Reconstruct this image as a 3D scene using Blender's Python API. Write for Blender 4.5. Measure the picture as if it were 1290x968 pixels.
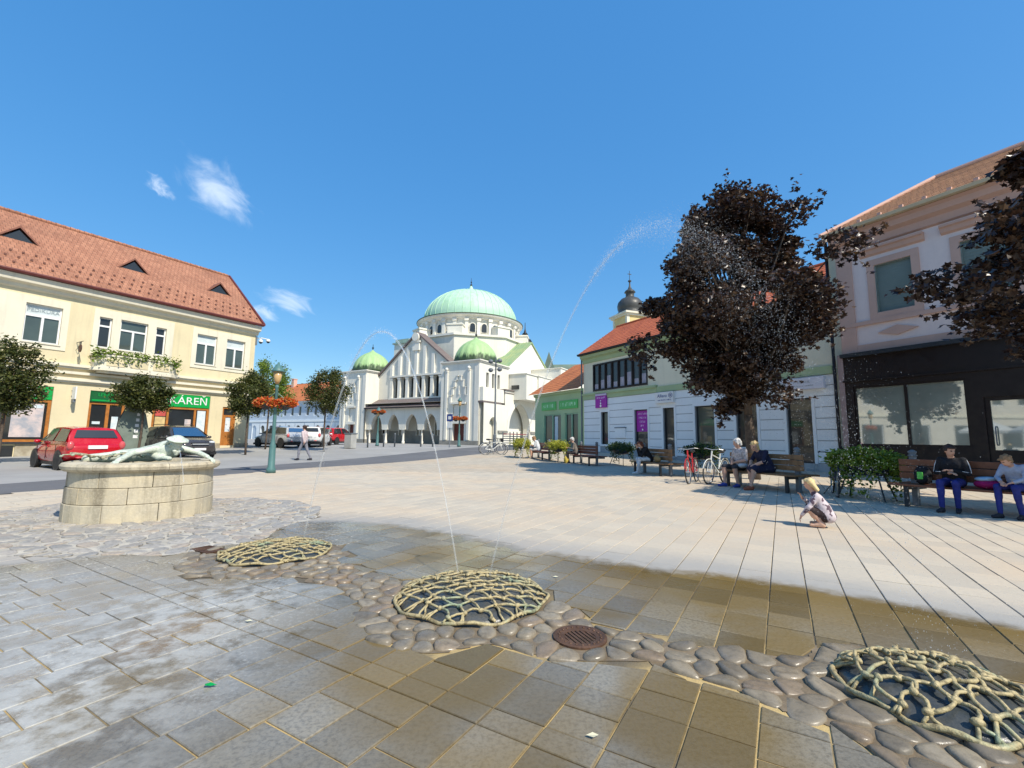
import bpy, bmesh, math, random
import numpy as np
from mathutils import Vector, Matrix
random.seed(7); rng = np.random.default_rng(7)
for o in list(bpy.data.objects): bpy.data.objects.remove(o)
S = bpy.context.scene
COL = S.collection
R = math.radians
# ------------------------------------------------------------------ camera
FPX, PCX, PCY, CAMH = 572.0, 645.0, 484.0, 1.25
PITCH = math.atan(68 / 572); ROLL = 0.012
cd = bpy.data.cameras.new('camera'); cam = bpy.data.objects.new('camera', cd); COL.objects.link(cam)
cd.sensor_width = 36; cd.lens = 36 * FPX / 1290; cd.clip_end = 3000; cd.clip_start = .05
cam.matrix_world = Matrix.Translation((0, 0, CAMH)) @ Matrix.Rotation(math.pi / 2 + PITCH, 4, 'X') @ Matrix.Rotation(ROLL, 4, 'Z')
S.camera = cam
# ------------------------------------------------------------------ sky, sun, exposure
SUN_EL = R(47); SUN_H = Vector((.69, -.72, 0)).normalized()
sund = Vector((SUN_H.x * math.cos(SUN_EL), SUN_H.y * math.cos(SUN_EL), math.sin(SUN_EL)))
sl = bpy.data.lights.new('sun', 'SUN'); sl.energy = 4.0; sl.angle = R(.55); sl.color = (1, .93, .80)
so = bpy.data.objects.new('sun', sl); COL.objects.link(so); so.rotation_euler = (-sund).to_track_quat('-Z', 'Y').to_euler()
so.location = (20, -20, 40)
W = bpy.data.worlds.new('World'); S.world = W; W.use_nodes = True
wt = W.node_tree; wt.nodes.clear()
def wn(t, **k):
    n = wt.nodes.new(t)
    for a, b in k.items(): setattr(n, a, b)
    return n
def pix_dir(x, y):
    a = (x - PCX) / FPX; b = -(y - PCY) / FPX
    a, b = a * math.cos(ROLL) - b * math.sin(ROLL), a * math.sin(ROLL) + b * math.cos(ROLL)
    return Vector((a, math.cos(PITCH) - b * math.sin(PITCH), math.sin(PITCH) + b * math.cos(PITCH)))
wout = wn('ShaderNodeOutputWorld'); wbg = wn('ShaderNodeBackground'); wbg.inputs['Strength'].default_value = .15
sky = wn('ShaderNodeTexSky', sky_type='NISHITA', sun_disc=False, sun_elevation=SUN_EL, sun_rotation=math.atan2(SUN_H.x, SUN_H.y),
         altitude=200, air_density=1.0, dust_density=.5, ozone_density=3.0)
hsv = wn('ShaderNodeHueSaturation'); hsv.inputs['Hue'].default_value = .494; hsv.inputs['Saturation'].default_value = 1.27; hsv.inputs['Value'].default_value = 1.0
sep = wn('ShaderNodeSeparateColor', mode='HSV'); cmbc = wn('ShaderNodeCombineColor', mode='HSV'); pw_ = wn('ShaderNodeMath', operation='POWER'); pw_.inputs[1].default_value = .36
ml_ = wn('ShaderNodeMath', operation='MULTIPLY'); ml_.inputs[1].default_value = 2.40
wt.links.new(sky.outputs[0], sep.inputs[0]); wt.links.new(sep.outputs[0], cmbc.inputs[0]); wt.links.new(sep.outputs[1], cmbc.inputs[1]); wt.links.new(sep.outputs[2], pw_.inputs[0]); wt.links.new(pw_.outputs[0], ml_.inputs[0]); wt.links.new(ml_.outputs[0], cmbc.inputs[2]); wt.links.new(cmbc.outputs[0], hsv.inputs['Color'])
tcw = wn('ShaderNodeTexCoord')
def cloud(px, py, hx, hy, ang, seed):
    c = pix_dir(px, py).normalized(); t1 = c.cross(Vector((0, 0, 1))).normalized(); t2 = t1.cross(c).normalized()
    ca, sa = math.cos(ang), math.sin(ang)
    e1 = (t1 * ca + t2 * sa) / hx; e2 = (-t1 * sa + t2 * ca) / hy
    def dotn(e):
        n = wn('ShaderNodeVectorMath', operation='DOT_PRODUCT'); wt.links.new(tcw.outputs['Generated'], n.inputs[0]); n.inputs[1].default_value = e
        m = wn('ShaderNodeMath', operation='SUBTRACT'); wt.links.new(n.outputs['Value'], m.inputs[0]); m.inputs[1].default_value = c.dot(e)
        return m
    a, b = dotn(e1), dotn(e2)
    cmb = wn('ShaderNodeCombineXYZ'); wt.links.new(a.outputs[0], cmb.inputs[0]); wt.links.new(b.outputs[0], cmb.inputs[1]); cmb.inputs[2].default_value = seed
    nz = wn('ShaderNodeTexNoise'); nz.inputs['Scale'].default_value = 1.1; nz.inputs['Detail'].default_value = 9; nz.inputs['Roughness'].default_value = .6; nz.inputs['Distortion'].default_value = 1.1
    wt.links.new(cmb.outputs[0], nz.inputs['Vector'])
    c2 = wn('ShaderNodeCombineXYZ'); wt.links.new(a.outputs[0], c2.inputs[0]); wt.links.new(b.outputs[0], c2.inputs[1])
    ln = wn('ShaderNodeVectorMath', operation='LENGTH'); wt.links.new(c2.outputs[0], ln.inputs[0])
    fall = wn('ShaderNodeMapRange', interpolation_type='SMOOTHSTEP'); wt.links.new(ln.outputs['Value'], fall.inputs['Value'])
    fall.inputs['From Min'].default_value = .0; fall.inputs['From Max'].default_value = 1.25; fall.inputs['To Min'].default_value = .34; fall.inputs['To Max'].default_value = -.28
    ad = wn('ShaderNodeMath', operation='ADD'); wt.links.new(nz.outputs[0], ad.inputs[0]); wt.links.new(fall.outputs[0], ad.inputs[1])
    mr = wn('ShaderNodeMapRange', interpolation_type='SMOOTHSTEP'); wt.links.new(ad.outputs[0], mr.inputs['Value'])
    mr.inputs['From Min'].default_value = .46; mr.inputs['From Max'].default_value = 1.08; mr.inputs['To Max'].default_value = .72
    return mr
last = hsv.outputs[0]
for args in ((270, 238, .10, .060, -.6, 3.4), (203, 236, .035, .02, -.6, 4.3), (368, 381, .085, .034, -.28, 5.7), (330, 395, .05, .028, -.1, 1.2)):
    m = cloud(*args); mx = wn('ShaderNodeMixRGB'); wt.links.new(m.outputs[0], mx.inputs[0]); wt.links.new(last, mx.inputs[1]); mx.inputs[2].default_value = (4.9, 5.5, 6.2, 1); last = mx.outputs[0]
wt.links.new(last, wbg.inputs['Color']); wt.links.new(wbg.outputs[0], wout.inputs['Surface'])
S.view_settings.view_transform = 'Standard'; S.view_settings.look = 'None'; S.view_settings.gamma = 1; S.view_settings.exposure = .46
S.render.engine = 'CYCLES'; S.cycles.max_bounces = 6; S.cycles.transparent_max_bounces = 12
# ------------------------------------------------------------------ helpers
def smooth01(t): t = min(1, max(0, t)); return t * t * (3 - 2 * t)
def gz(x, y): return .5 * smooth01((y - 20) / 18)
def GP(x, y, dz=0.0):
    d = pix_dir(x, y); z = 0
    for _ in range(12):
        t = (z + dz - CAMH) / d.z; z = gz(d.x * t, d.y * t) * .5 + z * .5
    t = (z + dz - CAMH) / d.z
    return Vector((d.x * t, d.y * t, z))
TH = R(30.6)
U = Vector((math.sin(TH), math.cos(TH), 0)); V = Vector((-math.cos(TH), math.sin(TH), 0))
def ang(d): return math.atan2(d[1], d[0])

class MB:
    def __init__(s): s.v = []; s.f = []
    def add(s, vs, fs):
        o = len(s.v); s.v += [tuple(p) for p in vs]; s.f += [tuple(i + o for i in f) for f in fs]; return s
    def quad(s, a, b, c, d): return s.add([a, b, c, d], [(0, 1, 2, 3)])
    def poly(s, ps): return s.add(ps, [tuple(range(len(ps)))])
    def box(s, x0, x1, y0, y1, z0, z1):
        return s.add([(x0, y0, z0), (x1, y0, z0), (x1, y1, z0), (x0, y1, z0), (x0, y0, z1), (x1, y0, z1), (x1, y1, z1), (x0, y1, z1)],
                     [(0, 3, 2, 1), (4, 5, 6, 7), (0, 1, 5, 4), (1, 2, 6, 5), (2, 3, 7, 6), (3, 0, 4, 7)])
    def cbox(s, c, h, M=None):
        p = [Vector((sx * h[0], sy * h[1], sz * h[2])) for sz in (-1, 1) for sx, sy in ((-1, -1), (1, -1), (1, 1), (-1, 1))]
        if M is not None: p = [M @ q for q in p]
        return s.add([q + Vector(c) for q in p], [(0, 3, 2, 1), (4, 5, 6, 7), (0, 1, 5, 4), (1, 2, 6, 5), (2, 3, 7, 6), (3, 0, 4, 7)])
    def prism(s, prof, c0, c1, axis='x'):
        def P(a, b, c): return (c, a, b) if axis == 'x' else ((a, c, b) if axis == 'y' else (a, b, c))
        n = len(prof)
        vs = [P(a, b, c0) for a, b in prof] + [P(a, b, c1) for a, b in prof]
        fs = [tuple(range(n - 1, -1, -1)), tuple(range(n, 2 * n))] + [(i, (i + 1) % n, n + (i + 1) % n, n + i) for i in range(n)]
        return s.add(vs, fs)
    def lathe(s, prof, n=16, c=(0, 0, 0), a0=0, caps=True, sx=1, sy=1):
        vs = []; fs = []
        for r, z in prof:
            for i in range(n):
                a = a0 + 2 * math.pi * i / n; vs.append((c[0] + sx * r * math.cos(a), c[1] + sy * r * math.sin(a), c[2] + z))
        for k in range(len(prof) - 1):
            for i in range(n):
                j = (i + 1) % n; fs.append((k * n + i, k * n + j, (k + 1) * n + j, (k + 1) * n + i))
        if caps: fs += [tuple(range(n - 1, -1, -1)), tuple((len(prof) - 1) * n + i for i in range(n))]
        return s.add(vs, fs)
    def tube(s, pts, r, n=6, closed=False):
        pts = [Vector(p) for p in pts]; m = len(pts); rs = r if isinstance(r, (list, tuple)) else [r] * m
        vs = []; fs = []; up = None
        for i, p in enumerate(pts):
            if closed: t = pts[(i + 1) % m] - pts[i - 1]
            else: t = pts[min(i + 1, m - 1)] - pts[max(i - 1, 0)]
            if t.length < 1e-9: t = Vector((0, 0, 1))
            t.normalize()
            if up is None: up = Vector((0, 0, 1)) if abs(t.z) < .9 else Vector((1, 0, 0))
            a = t.cross(up)
            if a.length < 1e-4: a = t.orthogonal()
            a.normalize(); b = a.cross(t).normalized(); up = b
            for k in range(n):
                w = 2 * math.pi * k / n; vs.append(p + (a * math.cos(w) + b * math.sin(w)) * rs[i])
        for i in range(m if closed else m - 1):
            for k in range(n):
                j = (k + 1) % n; i2 = (i + 1) % m; fs.append((i * n + k, i * n + j, i2 * n + j, i2 * n + k))
        if not closed: fs += [tuple(range(n - 1, -1, -1)), tuple((m - 1) * n + k for k in range(n))]
        return s.add(vs, fs)
    def ell(s, c, r, n=12, m=8, M=None):
        vs = []; fs = []
        for i in range(m + 1):
            t = math.pi * i / m
            for k in range(n):
                a = 2 * math.pi * k / n; q = Vector((r[0] * math.sin(t) * math.cos(a), r[1] * math.sin(t) * math.sin(a), r[2] * math.cos(t)))
                vs.append((M @ q if M is not None else q) + Vector(c))
        for i in range(m):
            for k in range(n):
                j = (k + 1) % n; fs.append((i * n + k, (i + 1) * n + k, (i + 1) * n + j, i * n + j))
        return s.add(vs, fs)
    def wall(s, x0, x1, z0, z1, holes, y=0, depth=.2, back=False):
        """front sheet facing -y with rectangular holes and reveals of the given depth"""
        xs = sorted({x0, x1, *[h[0] for h in holes], *[h[1] for h in holes]}); zs = sorted({z0, z1, *[h[2] for h in holes], *[h[3] for h in holes]})
        xs = [a for a in xs if x0 <= a <= x1]; zs = [a for a in zs if z0 <= a <= z1]
        for i in range(len(xs) - 1):
            for j in range(len(zs) - 1):
                cx = (xs[i] + xs[i + 1]) / 2; cz = (zs[j] + zs[j + 1]) / 2
                if any(h[0] < cx < h[1] and h[2] < cz < h[3] for h in holes): continue
                s.quad((xs[i], y, zs[j]), (xs[i + 1], y, zs[j]), (xs[i + 1], y, zs[j + 1]), (xs[i], y, zs[j + 1]))
        for a, b, c, d in holes:
            s.quad((a, y, c), (a, y, d), (a, y + depth, d), (a, y + depth, c)); s.quad((b, y, d), (b, y, c), (b, y + depth, c), (b, y + depth, d))
            s.quad((a, y, d), (b, y, d), (b, y + depth, d), (a, y + depth, d)); s.quad((b, y, c), (a, y, c), (a, y + depth, c), (b, y + depth, c))
        return s
    def arch_wall(s, x0, x1, z0, z1, xa, xb, zs, za, y0, y1, pointed=1.0, n=14):
        """wall panel with an arched opening from zs(floor z0) springing at zs, apex za"""
        w = (xb - xa) / 2; cx = (xa + xb) / 2
        def top(x):
            t = abs(x - cx) / w
            if pointed > 0:
                k = .35 * pointed; rr = 1 + k; h = math.sqrt(max(0, rr * rr - (t + k) ** 2)); h0 = math.sqrt(rr * rr - k * k); return zs + (za - zs) * h / h0
            return zs + (za - zs) * math.sqrt(max(0, 1 - t * t))
        xs = [xa + (xb - xa) * (1 - math.cos(math.pi * i / n)) / 2 for i in range(n + 1)]
        for i in range(n):
            a, b = xs[i], xs[i + 1]; ta, tb = top(a), top(b)
            s.quad((a, y0, ta), (b, y0, tb), (b, y0, z1), (a, y0, z1)); s.quad((b, y1, tb), (a, y1, ta), (a, y1, z1), (b, y1, z1))
            s.quad((a, y1, ta), (b, y1, tb), (b, y0, tb), (a, y0, ta))
        for a, b in ((x0, xa), (xb, x1)):
            if b - a > 1e-6:
                s.quad((a, y0, z0), (b, y0, z0), (b, y0, z1), (a, y0, z1)); s.quad((b, y1, z0), (a, y1, z0), (a, y1, z1), (b, y1, z1))
        s.quad((xa, y0, z0), (xa, y1, z0), (xa, y1, zs), (xa, y0, zs)); s.quad((xb, y1, z0), (xb, y0, z0), (xb, y0, zs), (xb, y1, zs))
        return s
    def mesh(s, name, mat=None, smooth=False):
        me = bpy.data.meshes.new(name); me.from_pydata(s.v, [], s.f); me.update()
        if mat is not None: me.materials.append(mat)
        if smooth: me.polygons.foreach_set('use_smooth', [True] * len(me.polygons))
        return me
    def build(s, name, mat, parent=None, smooth=False, bevel=0, kind=None, label=None, auto=None):
        o = bpy.data.objects.new(name, s.mesh(name, mat, smooth)); COL.objects.link(o)
        if parent is not None: o.parent = parent
        if bevel:
            m = o.modifiers.new('bevel', 'BEVEL'); m.width = bevel; m.segments = 2; m.limit_method = 'ANGLE'
        if kind: o['kind'] = kind
        if label: o['label'] = label
        return o
def tag(o, label, cat, group=None):
    o['label'] = label; o['category'] = cat
    if group: o['group'] = group
    return o
def empty(name, loc, rz=0, label=None, cat=None, group=None):
    o = bpy.data.objects.new(name, None); COL.objects.link(o); o.location = loc; o.rotation_euler = (0, 0, rz); o.empty_display_size = .3
    if label: tag(o, label, cat, group)
    return o
def copy_tree(o, parent=None):
    c = o.copy(); COL.objects.link(c)
    if parent is not None: c.parent = parent
    for ch in [k for k in bpy.data.objects if k.parent == o]: copy_tree(ch, c)
    return c
def text_mesh(txt, size, mat, name, parent, loc, rot, extrude=.004, align='CENTER', sx=1.0):
    cu = bpy.data.curves.new('lettering', 'FONT'); cu.body = txt; cu.size = size; cu.extrude = extrude; cu.align_x = align; cu.align_y = 'CENTER'; cu.resolution_u = 3
    t = bpy.data.objects.new('tmp', cu); COL.objects.link(t)
    dg = bpy.context.evaluated_depsgraph_get(); me = bpy.data.meshes.new_from_object(t.evaluated_get(dg)); bpy.data.objects.remove(t)
    me.materials.clear(); me.materials.append(mat)
    o = bpy.data.objects.new(name, me); COL.objects.link(o); o.parent = parent; o.location = loc; o.rotation_euler = rot; o.scale = (sx, 1, 1)
    return o
FRONT = (math.pi / 2, 0, 0)      # lettering that faces local -y
# ------------------------------------------------------------------ materials
def nodes_of(name):
    m = bpy.data.materials.new(name); m.use_nodes = True; nt = m.node_tree; nt.nodes.clear()
    out = nt.nodes.new('ShaderNodeOutputMaterial'); bs = nt.nodes.new('ShaderNodeBsdfPrincipled'); nt.links.new(bs.outputs[0], out.inputs[0])
    return m, nt, bs, out
def N(nt, t, **k):
    n = nt.nodes.new(t)
    for a, b in k.items(): setattr(n, a, b)
    return n
def L(nt, a, b): nt.links.new(a, b)
def noise(nt, vec, scale, detail=4, rough=.55, dist=0):
    n = N(nt, 'ShaderNodeTexNoise'); n.inputs['Scale'].default_value = scale; n.inputs['Detail'].default_value = detail; n.inputs['Roughness'].default_value = rough; n.inputs['Distortion'].default_value = dist
    if vec is not None: L(nt, vec, n.inputs['Vector'])
    return n.outputs[0]
def maprange(nt, v, a, b, c=0., d=1., smooth=True):
    n = N(nt, 'ShaderNodeMapRange', interpolation_type='SMOOTHSTEP' if smooth else 'LINEAR'); L(nt, v, n.inputs['Value'])
    for k, x in zip(('From Min', 'From Max', 'To Min', 'To Max'), (a, b, c, d)): n.inputs[k].default_value = x
    return n.outputs[0]
def mixc(nt, f, a, b, mode='MIX'):
    n = N(nt, 'ShaderNodeMixRGB', blend_type=mode)
    for i, x in ((0, f), (1, a), (2, b)):
        if hasattr(x, 'is_linked') or hasattr(x, 'links'): L(nt, x, n.inputs[i])
        elif i == 0: n.inputs[0].default_value = x
        else: n.inputs[i].default_value = (*x[:3], 1)
    return n.outputs[0]
def mth(nt, op, a, b=0.):
    n = N(nt, 'ShaderNodeMath', operation=op)
    for i, x in ((0, a), (1, b)):
        if hasattr(x, 'links'): L(nt, x, n.inputs[i])
        else: n.inputs[i].default_value = x
    return n.outputs[0]
def bump(nt, bs, h, strength, dist=.02):
    b = N(nt, 'ShaderNodeBump'); b.inputs['Strength'].default_value = strength; b.inputs['Distance'].default_value = dist; L(nt, h, b.inputs['Height']); L(nt, b.outputs[0], bs.inputs['Normal']); return b
MATS = {}
def mat(name, col, rough=.7, var=.18, scale=1.2, bmp=.15, bscale=60., metal=0., spec=.4, streak=0., col2=None, rvar=.1, transl=0., coat=0.):
    if name in MATS: return MATS[name]
    m, nt, bs, out = nodes_of(name)
    tc = N(nt, 'ShaderNodeTexCoord').outputs['Object']
    c2 = col2 if col2 else tuple(c * (1 - 1.6 * var) for c in col)
    f = maprange(nt, noise(nt, tc, scale, 6, .6), .3, .72)
    c = mixc(nt, f, col, c2)
    f2 = maprange(nt, noise(nt, tc, scale * 14, 3), .35, .7, 0, .35 * min(1, var * 4))
    c = mixc(nt, f2, c, tuple(x * .72 for x in col))
    if streak:
        mp = N(nt, 'ShaderNodeMapping'); L(nt, tc, mp.inputs[0]); mp.inputs['Scale'].default_value = (3.2, 3.2, .22)
        st = maprange(nt, noise(nt, mp.outputs[0], 1.0, 5, .65), .48, .8, 0, streak)
        c = mixc(nt, st, c, tuple(x * .45 for x in col))
    L(nt, c, bs.inputs['Base Color'])
    rr = maprange(nt, noise(nt, tc, scale * 5, 3), .3, .7, max(.02, rough - rvar), min(1, rough + rvar)); L(nt, rr, bs.inputs['Roughness'])
    bs.inputs['Metallic'].default_value = metal; bs.inputs['Specular IOR Level'].default_value = spec
    if coat: bs.inputs['Coat Weight'].default_value = coat; bs.inputs['Coat Roughness'].default_value = .05
    if bmp: bump(nt, bs, noise(nt, tc, bscale, 4), bmp, .01)
    if transl:
        tr = N(nt, 'ShaderNodeBsdfTranslucent'); L(nt, c, tr.inputs['Color']); mx = N(nt, 'ShaderNodeMixShader'); mx.inputs[0].default_value = transl
        L(nt, bs.outputs[0], mx.inputs[1]); L(nt, tr.outputs[0], mx.inputs[2]); L(nt, mx.outputs[0], out.inputs[0])
    MATS[name] = m; return m
def glass_mat(name, tint, rough=.03, mixf=.5, var=.3, scale=.8, spec=.5, fmax=.55):
    """window pane seen by day: a mirror-like sheet over a dim interior"""
    if name in MATS: return MATS[name]
    m, nt, bs, out = nodes_of(name)
    tc = N(nt, 'ShaderNodeTexCoord').outputs['Object']
    c = mixc(nt, maprange(nt, noise(nt, tc, scale, 3), .35, .65), tint, tuple(x * (1 - var) for x in tint)); L(nt, c, bs.inputs['Base Color'])
    bs.inputs['Roughness'].default_value = .4
    gl = N(nt, 'ShaderNodeBsdfGlossy'); gl.inputs['Roughness'].default_value = rough; gl.inputs['Color'].default_value = (.92, .96, .95, 1)
    fr = N(nt, 'ShaderNodeFresnel'); fr.inputs['IOR'].default_value = 1.52
    fac = maprange(nt, fr.outputs[0], 0.04, 1, mixf, max(fmax, mixf), False)
    mx = N(nt, 'ShaderNodeMixShader'); L(nt, fac, mx.inputs[0]); L(nt, bs.outputs[0], mx.inputs[1]); L(nt, gl.outputs[0], mx.inputs[2]); L(nt, mx.outputs[0], out.inputs[0])
    MATS[name] = m; return m
def rooftile_mat(name, col, col2, row=.33, wid=.24, axis_tilt=0.):
    m, nt, bs, out = nodes_of(name)
    tc = N(nt, 'ShaderNodeTexCoord').outputs['Object']
    sx = N(nt, 'ShaderNodeSeparateXYZ'); L(nt, tc, sx.inputs[0])
    cb = N(nt, 'ShaderNodeCombineXYZ'); L(nt, sx.outputs[0], cb.inputs[0]); L(nt, mth(nt, 'MULTIPLY', sx.outputs[2], 1.4), cb.inputs[1])
    br = N(nt, 'ShaderNodeTexBrick'); L(nt, cb.outputs[0], br.inputs['Vector']); br.inputs['Scale'].default_value = 1; br.inputs['Brick Width'].default_value = wid; br.inputs['Row Height'].default_value = row
    br.inputs['Mortar Size'].default_value = .012; br.inputs['Color1'].default_value = (*col, 1); br.inputs['Color2'].default_value = (*col2, 1); br.inputs['Mortar'].default_value = tuple(c * .4 for c in col2) + (1,)
    c = mixc(nt, maprange(nt, noise(nt, tc, .5, 6, .65), .4, .75, 0, .55), br.outputs['Color'], tuple(c * .55 for c in col2))
    c = mixc(nt, maprange(nt, noise(nt, tc, 9, 3), .5, .75, 0, .4), c, tuple(min(1, c * 1.3) for c in col))
    L(nt, c, bs.inputs['Base Color']); bs.inputs['Roughness'].default_value = .8; bump(nt, bs, br.outputs['Fac'], -.4, .02)
    MATS[name] = m; return m
def copper_mat(name, green, dark):
    m, nt, bs, out = nodes_of(name)
    tc = N(nt, 'ShaderNodeTexCoord').outputs['Object']; sx = N(nt, 'ShaderNodeSeparateXYZ'); L(nt, tc, sx.inputs[0])
    mp = N(nt, 'ShaderNodeMapping'); L(nt, tc, mp.inputs[0]); mp.inputs['Scale'].default_value = (2, 2, .3)
    st = maprange(nt, noise(nt, mp.outputs[0], 1.3, 5, .6), .42, .75)
    c = mixc(nt, st, green, tuple(g * f for g, f in zip(green, (.78, .86, .7))))
    low = maprange(nt, mth(nt, 'ADD', sx.outputs[2], mth(nt, 'MULTIPLY', noise(nt, mp.outputs[0], 2.5, 5), -1.75)), -.42, .22, 1, 0)
    c = mixc(nt, low, c, dark); L(nt, c, bs.inputs['Base Color']); bs.inputs['Roughness'].default_value = .62; bs.inputs['Metallic'].default_value = 0
    bump(nt, bs, noise(nt, tc, 6, 3), .12, .03); MATS[name] = m; return m
m_white = mat('white_frame', (.80, .80, .78), .45, .05, bmp=.02)
m_cream = mat('cream_plaster', (.72, .62, .40), .9, .07, .5, .12, 120, streak=.28)
m_trim = mat('pale_trim', (.76, .70, .55), .85, .06, .6, .08, streak=.3)
m_synw = mat('synagogue_plaster', (.80, .77, .67), .9, .07, .35, .1, 90, streak=.22)
m_syng = mat('synagogue_trim', (.80, .77, .68), .85, .07, .5, .08, streak=.22)
m_glass = glass_mat('window_pane', (.06, .085, .07), mixf=.05)
m_dglass = glass_mat('dark_pane', (.015, .017, .018), mixf=.035)
m_pglass = glass_mat('shop_pane', (.34, .39, .33), mixf=.34, var=.25)
m_black = mat('black_paint', (.02, .02, .022), .45, .1, bmp=.03)
m_dkbrown = mat('dark_brown_paint', (.014, .007, .006), .5, .15, bmp=.05)
m_iron = mat('dark_iron', (.05, .055, .06), .5, .15, 4, .1, metal=.4)
m_greyiron = mat('grey_post_paint', (.16, .18, .20), .5, .12, 4, .06)
m_teal = mat('teal_lamp_paint', (.085, .19, .185), .45, .12, 4, .06)
m_orange = mat('orange_brown_wood', (.48, .18, .035), .5, .2, 6, .12)
m_brownwood = mat('red_brown_wood', (.24, .085, .04), .5, .22, 7, .15)
m_oldwood = mat('worn_bench_wood', (.27, .15, .07), .6, .25, 7, .2)
m_green = mat('green_sign', (.0, .34, .06), .5, .05, bmp=0)
m_dkgreen = mat('deep_green_sign', (.004, .10, .025), .5, .05, bmp=0)
m_bark = mat('bark', (.13, .095, .07), .95, .3, 9, .8, 25)
m_dome = copper_mat('dome_copper', (.46, .68, .50), (.40, .62, .45))
m_sdome = copper_mat('small_dome_copper', (.37, .54, .25), (.03, .06, .02))
m_roofg = mat('patina_roof', (.36, .43, .20), .65, .2, .8, .1, col2=(.22, .36, .2), streak=.3)
m_roofL = rooftile_mat('salmon_roof_tiles', (.44, .205, .12), (.33, .14, .08), .30, .22)
m_roofO = rooftile_mat('orange_roof_tiles', (.62, .20, .06), (.5, .15, .05), .36, .28)
m_roofP = rooftile_mat('tan_roof_tiles', (.52, .25, .11), (.42, .19, .08), .3, .22)
m_roofR = rooftile_mat('red_roof_tiles', (.60, .15, .05), (.48, .11, .04), .36, .28)
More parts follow.
